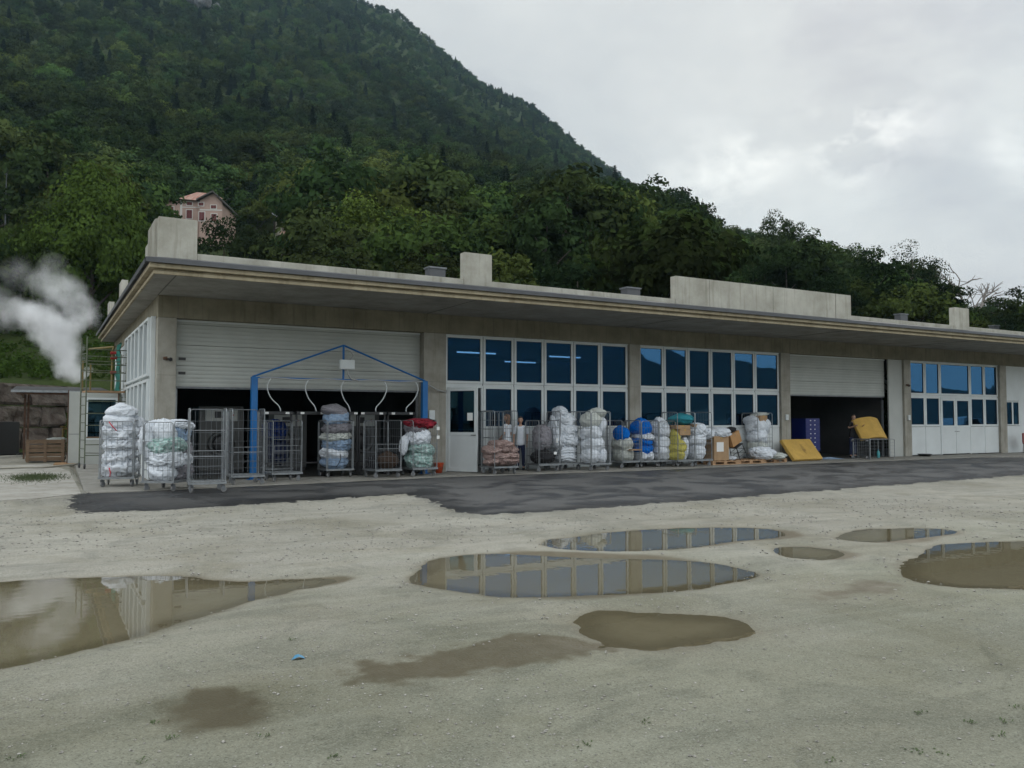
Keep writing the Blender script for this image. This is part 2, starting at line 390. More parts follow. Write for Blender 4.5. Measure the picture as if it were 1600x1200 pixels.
def ground_grid():
    nd, na = 520, 560
    dep = 1.6 * (34 / 1.6) ** np.linspace(0, 1, nd)
    ta = np.linspace(-1.15, 1.15, na)
    D, T = np.meshgrid(dep, ta, indexing='ij')
    X = CAMX + D * T * cY + D * sY; Y = CAMY - D * T * sY + D * cY
    und = vnoise(X, Y, .35, 3, 3) * .022 + vnoise(X, Y, 2.2, 5, 4) * .010 + vnoise(X, Y, 14, 8, 2) * .006
    FL = fall(Y); Z = -0.022 + und      # fall is added at the end
    mud = np.zeros(X.shape); wet = np.zeros(X.shape); wid = np.full(X.shape, -1); best = np.full(X.shape, 9.)
    sh = vnoise(X, Y, 1.1, 11, 5); fine = vnoise(X, Y, 7, 13, 4)
    for pi_, (k, p) in enumerate(PUDW.items()):
        sd = poly_sd(X, Y, p) + sh * (.34 if k not in SHALLOW else .16) + fine * (.06 if k not in SHALLOW else .14) - (.08 if k in SHALLOW else .05)
        sf = SHALLOW.get(k, 1)
        big = poly_sd(X, Y, p) + sh * .4 + fine * .4
        if k in ('corner', 'thin', 'strip'):
            mud = np.maximum(mud, np.clip(((.20 if k == 'strip' else .15) - big) / (.10 if k == 'strip' else .18), 0, 1)); wet = np.maximum(wet, np.exp(-np.clip(big, 0, 9) / .25)); Z = Z - .006 * (big < 0); continue
        mud = np.maximum(mud, np.clip((.07 - sd) / (.12 if k not in SHALLOW else .22), 0, 1))
        upd = sd < best; best = np.where(upd, sd, best); wid = np.where(upd, pi_, wid)
        depth = -.045 + np.where(sd > 0, np.minimum(sd * .07, .06), np.maximum(sd * .10 * sf, -.05 * sf)) + und * .25 * np.clip(1.2 - np.abs(sd), 0, 1)
        w = 1 / (1 + np.exp((sd - .55) * 7))
        Z = np.where(sd < .9, Z * (1 - w) + depth * w, Z)
        Z = np.where(sd < -.05, np.minimum(Z, depth), Z)
        wet = np.maximum(wet, np.exp(-np.clip(sd, 0, 9) / (.10 if k not in SHALLOW else .28)) * (.75 if k not in SHALLOW else 1))
    sda = poly_sd(X, Y, ASPH)
    nz = vnoise(X, Y, 6, 21, 4)
    Z = np.where(sda < .5, Z * np.clip(sda / .5, 0, 1) + (-.02 + np.clip((sda + .02 + nz * .55 + np.clip(und * 8, -.12, .12)) * .10, -.05, .02)) * (1 - np.clip(sda / .5, 0, 1)), Z)
    # under the concrete apron and the hall
    blend = np.clip((Y + 1.9) / .15, 0, 1) * np.clip((X + 1.6) / .1, 0, 1)
    Z = Z * (1 - blend) + -.12 * blend
    Z = Z + FL
    edge = np.minimum.reduce([np.clip((T + 1.15) / .05, 0, 1), np.clip((1.15 - T) / .05, 0, 1), np.clip((34 - D) / 1.5, 0, 1), np.clip((D - 1.6) / .05, 0, 1)])
    Z = Z * edge + -.34 * (1 - edge)
    v = np.stack([X, Y, Z], -1).reshape(-1, 3)
    i = np.arange(nd - 1)[:, None] * na + np.arange(na - 1)[None, :]
    f = np.stack([i, i + 1, i + na + 1, i + na], -1).reshape(-1, 4)
    wid = np.where(best < .4, wid, -1)
    return v, f, mud.reshape(-1), sda.reshape(-1), wid.reshape(-1), wet.reshape(-1), np.exp(-np.clip(sda, 0, 9) / .25).reshape(-1)
def np_mesh(name, v, f, mats, attrs=None, smooth=True):
    me = bpy.data.meshes.new(name)
    me.vertices.add(len(v)); me.vertices.foreach_set('co', v.astype(np.float32).ravel())
    k = f.shape[1]
    me.loops.add(f.size); me.loops.foreach_set('vertex_index', f.astype(np.int32).ravel())
    me.polygons.add(len(f)); me.polygons.foreach_set('loop_start', np.arange(0, f.size, k, dtype=np.int32))
    me.polygons.foreach_set('loop_total', np.full(len(f), k, dtype=np.int32))
    me.polygons.foreach_set('use_smooth', np.full(len(f), smooth))
    me.update(calc_edges=True)
    for a, d in (attrs or {}).items():
        at_ = me.attributes.new(a, 'FLOAT', 'POINT'); at_.data.foreach_set('value', d.astype(np.float32))
    for m in mats: me.materials.append(m)
    o = bpy.data.objects.new(name, me); COL.objects.link(o); return o
def gravel_mat():
    m = bpy.data.materials.new('compacted_gravel'); m.use_nodes = True; t = m.node_tree; b = t.nodes['Principled BSDF']; L = t.links.new
    b.inputs['Specular IOR Level'].default_value = .35
    tc = N(t, 'ShaderNodeTexCoord'); v = tc.outputs['Object']
    def nz(s, d=5.0, r=.6, vec=v, dist=0.0):
        n = N(t, 'ShaderNodeTexNoise', i_Scale=s, i_Detail=d, i_Roughness=r, i_Distortion=dist); L(vec, n.inputs['Vector']); return n.outputs['Fac']
    def ramp(f, a, bb, c0, c1):
        n = N(t, 'ShaderNodeMapRange'); n.inputs['From Min'].default_value = a; n.inputs['From Max'].default_value = bb; n.inputs['To Min'].default_value = c0; n.inputs['To Max'].default_value = c1; L(f, n.inputs['Value']); return n.outputs[0]
    def mix(f, A, B, bt='MIX'):
        n = N(t, 'ShaderNodeMix', data_type='RGBA', blend_type=bt)
        for k, x in (('Factor', f), ('A', A), ('B', B)):
            if isinstance(x, (tuple, float, int)): n.inputs[k].default_value = (*x, 1) if isinstance(x, tuple) else x
            else: L(x, n.inputs[k])
        return n.outputs['Result']
    c = mix(ramp(nz(.30, 6, .6, dist=.8), .40, .60, 0, 1), (.325, .312, .262), (.235, .228, .19))
    c = mix(ramp(nz(2.1, 6, .7), .35, .7, 0, .7), c, (.285, .265, .218))
    c = mix(ramp(nz(.8, 7, .65, dist=1.6), .50, .62, 0, .7), c, (.175, .172, .142))
    c = mix(ramp(nz(17, 6, .8), .3, .75, 0, 1), mix(.15, c, (.08, .08, .06)), mix(.08, c, (.6, .58, .5)))
    mt = N(t, 'ShaderNodeMapping'); mt.inputs['Rotation'].default_value = (0, 0, .5); mt.inputs['Scale'].default_value = (.22, 2.6, 1); L(v, mt.inputs['Vector'])
    c = mix(ramp(nz(1.0, 5, .6, vec=mt.outputs[0], dist=.9), .48, .66, 0, .34), c, (.19, .185, .155))
    mt2 = N(t, 'ShaderNodeMapping'); mt2.inputs['Rotation'].default_value = (0, 0, -.35); mt2.inputs['Scale'].default_value = (.3, 3.2, 1); L(v, mt2.inputs['Vector'])
    c = mix(ramp(nz(1.0, 5, .6, vec=mt2.outputs[0], dist=.7), .50, .70, 0, .3), c, (.40, .39, .345))
    # grains: three sizes of stones, light and dark
    for sc, lo, k in ((150, .02, .38), (80, .02, .25)):
        vo = N(t, 'ShaderNodeTexVoronoi', i_Scale=float(sc)); L(v, vo.inputs['Vector'])
        sep = N(t, 'ShaderNodeSeparateColor'); L(vo.outputs['Color'], sep.inputs[0])
        c = mix(ramp(sep.outputs[0], .78, .82, 0, k), c, mix(.5, c, (.62, .60, .54)))
        c = mix(ramp(sep.outputs[1], .93, .96, 0, k * 1.6), c, (.09, .085, .07))
    at_ = N(t, 'ShaderNodeAttribute', attribute_name='wet')
    wm = N(t, 'ShaderNodeMath', operation='MULTIPLY'); L(at_.outputs['Fac'], wm.inputs[0]); L(ramp(nz(3, 5), .3, .7, .5, 1.0), wm.inputs[1])
    c = mix(wm.outputs[0], c, mix(1.0, c, (.74, .70, .62), 'MULTIPLY'))
    mu = N(t, 'ShaderNodeAttribute', attribute_name='mud')
    mm_ = N(t, 'ShaderNodeMath', operation='MULTIPLY', use_clamp=True); L(mu.outputs['Fac'], mm_.inputs[0]); L(ramp(nz(5, 6, .7), .25, .6, .75, 1.0), mm_.inputs[1])
    c = mix(mm_.outputs[0], c, (.118, .096, .058))
    at2 = N(t, 'ShaderNodeAttribute', attribute_name='tar')
    w2 = N(t, 'ShaderNodeMath', operation='MULTIPLY'); L(at2.outputs['Fac'], w2.inputs[0]); L(ramp(nz(28, 4, .7), .45, .6, 0, .85), w2.inputs[1])
    c = mix(w2.outputs[0], c, (.05, .05, .05))
    # the nearer half of the yard is toned darker and faintly green, in cloudy patches
    px_ = N(t, 'ShaderNodeSeparateXYZ'); L(v, px_.inputs[0])
    ad_ = N(t, 'ShaderNodeMath', operation='MULTIPLY_ADD'); L(nz(.45, 5, .6, dist=.8), ad_.inputs[0]); ad_.inputs[1].default_value = 9.0; L(px_.outputs[1], ad_.inputs[2])
    c = mix(ramp(ad_.outputs[0], -7.0, -12.5, 0, 1), c, mix(1.0, c, (.70, .73, .66), 'MULTIPLY'))
    damp = ramp(nz(.5, 5, .6, dist=.8), .5, .64, 0, 1)
    c = mix(ramp(nz(.22, 4, .6, dist=.5), .42, .58, 0, .55), c, mix(1.0, c, (.80, .79, .76), 'MULTIPLY'))
    c = mix(damp, c, mix(1.0, c, (.84, .83, .78), 'MULTIPLY'))
    L(c, b.inputs['Base Color'])
    ra = N(t, 'ShaderNodeMath', operation='SUBTRACT'); ra.inputs[0].default_value = .88; w3 = N(t, 'ShaderNodeMath', operation='MULTIPLY'); L(wm.outputs[0], w3.inputs[0]); w3.inputs[1].default_value = .35; L(w3.outputs[0], ra.inputs[1]); L(ra.outputs[0], b.inputs['Roughness'])
    vo = N(t, 'ShaderNodeTexVoronoi', i_Scale=60.0); L(v, vo.inputs['Vector'])
    ad = N(t, 'ShaderNodeMath', operation='SUBTRACT'); L(nz(25, 6, .7), ad.inputs[0]); ms = N(t, 'ShaderNodeMath', operation='MULTIPLY'); L(vo.outputs['Distance'], ms.inputs[0]); ms.inputs[1].default_value = .6; L(ms.outputs[0], ad.inputs[1])
    bp = N(t, 'ShaderNodeBump'); bp.inputs['Strength'].default_value = .5; bp.inputs['Distance'].default_value = .014; L(ad.outputs[0], bp.inputs['Height']); L(bp.outputs[0], b.inputs['Normal'])
    return m
M['gravel'] = gravel_mat()
gv, gf, gmud, gsda, gwid, gwet, gtar = ground_grid()
g = np_mesh('gravel_yard', gv, gf, [M['gravel']], {'wet': gwet, 'tar': gtar, 'mud': gmud}); tag(g, kind='structure')
b = MB(); S = 1900
b.add([(-S, -S, -.35), (S, -S, -.35), (S, S, -.35), (-S, S, -.35)], [(0, 1, 2, 3)])
tag(b.build('ground', M['gravel']), kind='structure')
# water
def water_mat():
    m = bpy.data.materials.new('muddy_water'); m.use_nodes = True; t = m.node_tree; t.nodes.clear(); L = t.links.new
    o = N(t, 'ShaderNodeOutputMaterial'); fr = N(t, 'ShaderNodeFresnel', i_IOR=1.42)
    gl = N(t, 'ShaderNodeBsdfGlossy', i_Roughness=.012); gl.inputs['Color'].default_value = (.97, .97, .97, 1)
    tc = N(t, 'ShaderNodeTexCoord'); nz = N(t, 'ShaderNodeTexNoise', i_Scale=5.0, i_Detail=2.0); L(tc.outputs['Object'], nz.inputs['Vector'])
    bp = N(t, 'ShaderNodeBump'); bp.inputs['Strength'].default_value = .025; bp.inputs['Distance'].default_value = .02; L(nz.outputs['Fac'], bp.inputs['Height']); L(bp.outputs[0], gl.inputs['Normal'])
    df = N(t, 'ShaderNodeBsdfDiffuse'); df.inputs['Color'].default_value = (.170, .148, .092, 1)
    tr = N(t, 'ShaderNodeBsdfTransparent'); tr.inputs['Color'].default_value = (.95, .90, .80, 1)
    dp_ = N(t, 'ShaderNodeAttribute', attribute_name='depth')      # murkier where the water is deeper
    mr = N(t, 'ShaderNodeMapRange'); mr.inputs['From Max'].default_value = .035; mr.inputs['To Min'].default_value = .5; mr.inputs['To Max'].default_value = .85; mr.interpolation_type = 'SMOOTHSTEP'; L(dp_.outputs['Fac'], mr.inputs['Value'])
    m1 = N(t, 'ShaderNodeMixShader'); L(mr.outputs[0], m1.inputs[0]); L(tr.outputs[0], m1.inputs[1]); L(df.outputs[0], m1.inputs[2])
    m2 = N(t, 'ShaderNodeMixShader'); L(fr.outputs[0], m2.inputs[0]); L(m1.outputs[0], m2.inputs[1]); L(gl.outputs[0], m2.inputs[2]); L(m2.outputs[0], o.inputs[0])
    return m
M['water'] = water_mat()
fw = gwid[gf]; fmax = fw.max(axis=1)
for i in range(len(PUDW)):
    fs_ = gf[(fmax == i)]
    low = gv[fs_][..., 2].min(axis=1) < WZ + .004
    fs_ = fs_[low]
    if not len(fs_): continue
    ids, inv = np.unique(fs_, return_inverse=True)
    vv = gv[ids].copy(); dpt = WZ - vv[:, 2]; vv[:, 2] = WZ
    o = np_mesh('puddle', vv, inv.reshape(-1, 4), [M['water']], {'depth': dpt}); tag(o, kind='structure')
# asphalt
def asphalt_mat():
    m = bpy.data.materials.new('damp_asphalt'); m.use_nodes = True; t = m.node_tree; b = t.nodes['Principled BSDF']; L = t.links.new
    tc = N(t, 'ShaderNodeTexCoord'); v = tc.outputs['Object']
    mp = N(t, 'ShaderNodeMapping'); mp.inputs['Scale'].default_value = (.8, 1.05, 1); mp.inputs['Rotation'].default_value = (0, 0, .25); L(v, mp.inputs['Vector'])
    n = N(t, 'ShaderNodeTexNoise', i_Scale=.9, i_Detail=8.0, i_Roughness=.62, i_Distortion=.6); L(mp.outputs[0], n.inputs['Vector'])
    r = N(t, 'ShaderNodeValToRGB'); e = r.color_ramp.elements; e[0].position = .44; e[0].color = (.040, .040, .041, 1); e[1].position = .54; e[1].color = (.085, .084, .082, 1); L(n.outputs['Fac'], r.inputs['Fac'])
    ea = N(t, 'ShaderNodeAttribute', attribute_name='inside'); en = N(t, 'ShaderNodeTexNoise', i_Scale=1.6, i_Detail=5.0); L(v, en.inputs['Vector'])
    e1 = N(t, 'ShaderNodeMath', operation='MULTIPLY_ADD'); L(en.outputs['Fac'], e1.inputs[0]); e1.inputs[1].default_value = -1.5; L(ea.outputs['Fac'], e1.inputs[2])
    e2 = N(t, 'ShaderNodeMapRange'); e2.inputs['From Min'].default_value = -.75; e2.inputs['From Max'].default_value = .2; e2.inputs['To Min'].default_value = .30; e2.inputs['To Max'].default_value = 1.0; L(e1.outputs[0], e2.inputs['Value'])
    f = N(t, 'ShaderNodeTexNoise', i_Scale=70.0, i_Detail=4.0, i_Roughness=.8); L(v, f.inputs['Vector'])
    mr = N(t, 'ShaderNodeMapRange'); mr.inputs['From Min'].default_value = .3; mr.inputs['From Max'].default_value = .75; mr.inputs['To Min'].default_value = .6; mr.inputs['To Max'].default_value = 1.6; L(f.outputs['Fac'], mr.inputs['Value'])
    vm = N(t, 'ShaderNodeVectorMath', operation='SCALE'); L(r.outputs[0], vm.inputs[0]); L(mr.outputs[0], vm.inputs['Scale']); vm2 = N(t, 'ShaderNodeVectorMath', operation='SCALE'); L(vm.outputs[0], vm2.inputs[0]); L(e2.outputs[0], vm2.inputs['Scale']); sx_ = N(t, 'ShaderNodeSeparateXYZ'); L(v, sx_.inputs[0]); xr = N(t, 'ShaderNodeMapRange'); xr.inputs['From Min'].default_value = 2.5; xr.inputs['From Max'].default_value = 5.0; xr.inputs['To Min'].default_value = .55; L(sx_.outputs[0], xr.inputs['Value'])
    vm3 = N(t, 'ShaderNodeVectorMath', operation='SCALE'); L(vm2.outputs[0], vm3.inputs[0]); L(xr.outputs[0], vm3.inputs['Scale']); L(vm3.outputs[0], b.inputs['Base Color'])
    r2 = N(t, 'ShaderNodeMapRange'); r2.inputs['From Min'].default_value = .43; r2.inputs['From Max'].default_value = .55; r2.inputs['To Min'].default_value = .45; r2.inputs['To Max'].default_value = .85; L(n.outputs['Fac'], r2.inputs['Value']); L(r2.outputs[0], b.inputs['Roughness'])
    bp = N(t, 'ShaderNodeBump'); bp.inputs['Strength'].default_value = .6; bp.inputs['Distance'].default_value = .012; L(f.outputs['Fac'], bp.inputs['Height']); L(bp.outputs[0], b.inputs['Normal'])
    return m
M['asph'] = asphalt_mat()
sf = gf[(gsda[gf].min(axis=1) < .10)]; sf = sf[gv[sf][..., 1].max(axis=1) < -1.55]
ids, inv = np.unique(sf, return_inverse=True); vv = gv[ids].copy(); vv[:, 2] = -.018 + fall(vv[:, 1])
o = np_mesh('asphalt_road', vv, inv.reshape(-1, 4), [M['asph']], {'inside': -gsda[ids]}); tag(o, kind='structure')
me = bpy.data.meshes.new('asphalt_road'); bm = bmesh.new()            # the strip beyond the detailed yard
vs = [bm.verts.new(p) for p in ((31.0, -5.6, -.09), (48, -2.2, -.09), (48, -1.5, -.09), (31.0, -1.5, -.09))]
bm.faces.new(vs); bm.to_mesh(me); bm.free(); me.materials.append(M['asph']); at_ = me.attributes.new('inside', 'FLOAT', 'POINT'); at_.data.foreach_set('value', [2.0] * 4)
o = bpy.data.objects.new('asphalt_road', me); COL.objects.link(o); tag(o, kind='structure')
# concrete apron along the front and round the side
b = MB()
b.prism([(-1.05, 29.5), (-1.62, -2.1), (-1.5, -2.62), (-.6, -2.55), (3.4, -2.15), (7.2, -1.72), (11, -1.98), (13.2, -2.1), (18.4, -1.86), (22.5, -1.8), (27.7, -1.87), (46.5, -2.0), (46.5, -.0), (.0, -.0), (.0, 29.5)], -.15, 0.0, 'Z')
tag(b.build('pavement', M['apron']), kind='structure')
b = MB()
b.prism([(-1.70, -2.6), (-1.68, 6), (-2.2, 11), (-9, 11), (-12, 0), (-6.5, -2.3), (-4, -3.6), (-2.5, -3.4)], -.14, -.004, 'Z')
tag(b.build('side_path', concrete('path_concrete', (.36, .345, .31), .3)), kind='structure')
# joint lines in apron
b = MB()
for x in (3.6, 7.5, 11.1, 14.8, 18.6, 22.3, 26, 29.5, 33.5): b.box(x, x + .015, -1.7, -.02, .0005, .002)
tag(b.build('pavement_joint', M['gasket']), kind='structure')
# foreground stones
def stones():
    rng = np.random.RandomState(4); n = 26000
    dep = 2.6 + 15.5 * rng.rand(n) ** 1.05; ta = (rng.rand(n) - .5) * 1.5
    X = CAMX + dep * ta * cY + dep * sY; Y = CAMY - dep * ta * sY + dep * cY
    ok = (Y < -3) & ((vnoise(X, Y, .8, 31, 3) + .12 * rng.randn(n)) > -.12)
    for p in PUDW.values(): ok &= poly_sd(X, Y, p) > .12
    ok &= poly_sd(X, Y, ASPH) > .0
    X, Y = X[ok], Y[ok]; n = len(X); r = (.0025 + .0085 * rng.rand(n) ** 4) * np.clip(dep[ok] / 6, 1, 2.2) * (1 + .3 * rng.rand(n))
    base = np.array([(1, 0, 0), (.4, .9, .1), (-.7, .7, -.1), (-1, -.3, .1), (-.1, -1, 0), (.8, -.6, .1), (.1, .1, .62), (0, 0, -.6)])
    fc = np.array([(i, (i + 1) % 6, 6) for i in range(6)] + [((i + 1) % 6, i, 7) for i in range(6)])
    a = rng.rand(n) * 6.28; c, s = np.cos(a), np.sin(a)
    jit = 1 + .35 * (rng.rand(n, 8, 1) - .5)
    bx = base[None] * jit * r[:, None, None]
    x = bx[..., 0] * c[:, None] - bx[..., 1] * s[:, None]; y = bx[..., 0] * s[:, None] + bx[..., 1] * c[:, None]
    und = fall(Y) - 0.022 + vnoise(X, Y, .35, 3, 3) * .022 + vnoise(X, Y, 2.2, 5, 4) * .010 + vnoise(X, Y, 14, 8, 2) * .006
    v = np.stack([x + X[:, None], y + Y[:, None], bx[..., 2] + und[:, None] + r[:, None] * .25], -1).reshape(-1, 3)
    f = (fc[None] + (np.arange(n) * 8)[:, None, None]).reshape(-1, 3)
    return v, f
v, f = stones()
o = np_mesh('gravel', v, f, [mat('pale_stones', (.42, .40, .36), .85, 0, 0, 60, col2=(.10, .095, .08), spec=.3)], smooth=False)
tag(o, 'loose pale stones scattered over the compacted yard', 'gravel', kind='stuff')
# small weeds near the bottom edge
b = MB(); rr = random.Random(5)
for (px, py) in ((1430, 1175), (1470, 1180), (1590, 1105), (1560, 1150), (1440, 1115), (1010, 1128), (1570, 1128), (265, 1155), (225, 1190), (240, 1130), (918, 1165), (1515, 1130), (30, 1185), (420, 1150), (520, 1185), (1300, 1190), (455, 1000)):
    cx, cy = at(px, py, -.2)
    for _ in range(9):
        x = cx + rr.gauss(0, .022); y = cy + rr.gauss(0, .016); a = rr.random() * 6.28; l = rr.uniform(.01, .022)
        dx, dy = math.cos(a) * l, math.sin(a) * l
        b.add([(x, y, -.202), (x + dx - dy * .3, y + dy + dx * .3, -.186), (x + dx * 1.6, y + dy * 1.6, -.192), (x + dx + dy * .3, y + dy - dx * .3, -.188)], [(0, 1, 2, 3)])
tag(b.build('weeds', mat('weed_green', (.06, .085, .03), .8, 0, .3, 20)), 'tiny sparse weeds growing in the compacted gravel', 'weeds', kind='stuff')
b = MB()
cx, cy = at(465, 1030, -.2)
b.add([(cx + a, cy + c, z - .18) for a, c, z in ((-.05, -.01, -.018), (-.01, .03, .004), (.045, .02, -.008), (.05, -.02, -.018), (.0, -.035, .006), (.005, .0, .016))], [(0, 1, 5), (1, 2, 5), (2, 3, 5), (3, 4, 5), (4, 0, 5)])
tag(b.build('plastic_scrap', mat('blue_scrap', (.06, .22, .36), .6)), 'small crumpled blue plastic scrap lying on the gravel', 'litter')
# moss patch beside the apron
rng = np.random.RandomState(9); n = 2600
x = rng.normal(0, .30, n); y = rng.normal(0, .36, n); cx, cy = at(55, 746); X = cx + x; Y = cy + y * 2.2
a = rng.rand(n) * 6.28; l = .015 + .03 * rng.rand(n)
v = np.stack([np.stack([X, Y, np.full(n, -.004)], -1), np.stack([X + .012, Y, np.full(n, -.004)], -1), np.stack([X + np.cos(a) * l, Y + np.sin(a) * l, l * 1.2], -1)], 1).reshape(-1, 3)
o = np_mesh('moss', v, np.arange(3 * n).reshape(-1, 3), [mat('moss_green', (.05, .07, .025), .9, 0, .3, 20)], smooth=False); tag(o, 'patch of low green moss and grass on the pale path', 'moss', kind='stuff')
# ================================================================== the laundry hall
hall = thing('industrial_hall', 'long low grey concrete industrial hall with deep overhanging flat roof and white framed glazing', 'building')
HX1 = 46.0; HY1 = 14.0
b = MB()
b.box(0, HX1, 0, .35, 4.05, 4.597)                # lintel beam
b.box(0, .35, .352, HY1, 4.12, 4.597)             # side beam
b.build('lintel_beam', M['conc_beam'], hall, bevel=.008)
for x0, x1 in ((0, .44), (7.12, 7.83), (14.57, 15.03), (21.71, 22.2), (29.02, 29.47), (36.0, 36.53)):
    MB().box(x0, x1, 0.003, .45, 0, 4.048).build('pillar', M['conc'], hall, bevel=.01)
b = MB()
b.box(.003, .30, .452, .62, 0, 4.117); b.box(.0, .30, 8.0, 8.35, 0, 4.117)
b.box(HX1 - .3, HX1, .36, HY1, 0, 4.59); b.box(.302, HX1 - .302, HY1 - .3, HY1, 0, 4.59)
b.build('wall', M['conc'], hall)
for q in ((.02, .28, 8.352, HY1 - .31, 0, 4.117), (36.53, HX1 - .31, .12, .3, 0, 1.25), (36.53, HX1 - .31, .12, .3, 2.42, 4.048), (37.75, HX1 - .31, .121, .299, 1.251, 2.419)): MB().box(*q).build('white_wall_panel', M['panel'], hall)
# joints in the beam and pillars, in their own dark tone
jm = mat('joint_grey', (.14, .13, .115), .9)
for x in (.455, 5.0, 9.4, 11.2, 14.6, 18.6, 21.8, 25.5, 29.2, 32.7, 36.2): MB().box(x, x + .012, -.004, .01, 4.05, 4.59).build('joint', jm, hall)
for x0, x1 in ((0, .44), (7.12, 7.83), (14.57, 15.03), (21.71, 22.2), (29.02, 29.47), (36.0, 36.53)): MB().box(x0, x1, -.001, .01, 2.62, 2.626).build('joint', jm, hall)
# roof slab with soffit
b = MB(); b.box(-.42, HX1, -3.2, HY1 + .2, 4.60, 4.78); b.box(.4, HX1 - .4, -2.4, HY1 - .2, 4.782, 4.86)
roof = b.build('roof', M['conc_soff'], hall)
jd = mat('joint_dark', (.10, .095, .085), .9)
for x, w_ in ((-.02, .02), (7.2, .014), (14.4, .014), (21.6, .014), (28.9, .014), (36, .014)): MB().box(x, x + w_, -3.19, -.02, 4.592, 4.602).build('soffit_joint', jd, roof)
# fascia: two lips with a recess, running round the corner
def fascia_run(z0, z1, out, inn):
    b.box(-.42 - out, HX1, -3.2 - out, -3.2 - inn, z0, z1)
    b.box(-.42 - out, -.42 - inn, -3.2 - inn + .0005, HY1 + .2, z0, z1)
b = MB(); fascia_run(4.585, 4.66, .05, 0); fascia_run(4.662, 4.70, .025, 0); fascia_run(4.702, 4.80, .14, 0); fascia_run(4.802, 4.84, .11, 0)
b.build('fascia', M['fascia'], roof, bevel=.012)
b = MB()
b.box(-.42 - .22, HX1, -3.2 - .22, -3.2 - .2, 4.80, 4.90); b.box(-.42 - .22, -.42 - .2, -3.1995, HY1 + .25, 4.80, 4.90)
# sloped sheet rising to the parapet
b.add([(-.64, -3.42, 4.90), (HX1, -3.42, 4.90), (HX1, -2.98, 5.0), (-.30, -2.98, 5.0), (-.30, HY1 + .25, 5.0), (-.64, HY1 + .25, 4.90)], [(0, 1, 2, 3), (0, 3, 4, 5)])
b.box(-.44, HX1, -3.2, -3.0, 4.845, 4.89)
b.build('coping', M['coping'], roof)
# parapets
TALL = ((-.36, .43), (6.93, 7.74), (14.0, 21.9), (27.9, 28.8), (35.2, 36.0), (42.4, 46))
lo = .43
for x0, x1 in TALL[1:]:
    xs = lo
    while xs < x0 - .01:
        xe = min(xs + 3.62, x0); 
        if x0 - xe < .4: xe = x0
        MB().box(xs + .006, xe - .006, -2.97, -2.8, 4.9, 5.14).build('low_parapet', M['conc_par'], roof, bevel=.008); xs = xe
    lo = x1
MB().box(-.33, -.2, -.6, 5.9, 4.9, 5.14).build('low_parapet', M['conc_par'], roof, bevel=.008); MB().box(-.33, -.2, 7.0, HY1, 4.9, 5.14).build('low_parapet', M['conc_par'], roof, bevel=.008)
for x0, x1 in TALL[1:]:
    if x1 - x0 > 3 and x0 < 20:
        for a, c in ((14.0, 15.35), (15.36, 18.1), (18.11, 21.1), (21.13, 21.9)):
            MB().box(a, c, -2.985, -2.74, 4.9, 5.84).build('parapet_block', M['conc_par'], roof, bevel=.008)
    else:
        MB().box(x0, x1, -2.985, -2.74, 4.9, 5.84).build('parapet_block', M['conc_par'], roof, bevel=.008)
MB().box(-.36, .43, -2.985, -2.74, 4.9, 5.87).build('parapet_block', M['conc_par'], roof, bevel=.008)
b = MB(); b.box(-.38, -.2, -2.738, -1.35, 4.9, 5.87)
for i in range(11): b.box(-.40, -.381, -2.7 + i * .125, -2.64 + i * .125, 4.92, 5.87)
b.build('ribbed_side_parapet', M['conc_par'], roof)
MB().box(-.38, -.2, -1.34, -.65, 4.9, 5.62).build('parapet_block', M['conc_par'], roof, bevel=.008)
MB().box(-.38, -.2, 6.0, 6.9, 4.9, 5.84).build('parapet_block', M['conc_par'], roof, bevel=.008)
MB().box(-.38, -.2, 11.4, 12.1, 4.9, 5.84).build('parapet_block', M['conc_par'], roof, bevel=.008)
# rooftop vents (grey sheet-metal boxes)
for i, (px, w_) in enumerate(((680, .36), (985, .40), (1408, .37), (1553, .34))):
    x, y, z = far(px, 440, 27 + i * 5)
    if px > 1300: x, y, z = far(px, 500, 44 if px < 1500 else 51)
    y = min(max(y, -1.5), 10)
    t = thing('roof_vent', ['grey box vent on the roof left of the second tall parapet block', 'grey box vent on the roof just left of the long tall parapet', 'small grey box vent on the roof right of the long tall parapet', 'small grey box vent on the roof at the far right end'][i], 'vent', (x, y, 4.86), group='vents on the hall roof')
    dz = (.50, .36, .38, .36)[i] if True else 0
    hgt = CAMZ + math.hypot(x - CAMX, y - CAMY) * .0 + 0
    dpt_ = (x - CAMX) * sY + (y - CAMY) * cY; x, y, _z = far(px, 440, dpt_)
    top = CAMZ + dpt_ * (657 - {680: 417, 985: 449, 1408: 490, 1553: 508}[px]) / FPX
    MB().box(-w_ * .8, w_ * .8, -w_ * .5, w_ * .5, 0, top - 4.86 - .05).build('vent_body', M['coping'], t)
    MB().box(-w_ * .9, w_ * .9, -w_ * .6, w_ * .6, top - 4.86 - .048, top - 4.86).build('vent_lid', M['galv_dark'], t)

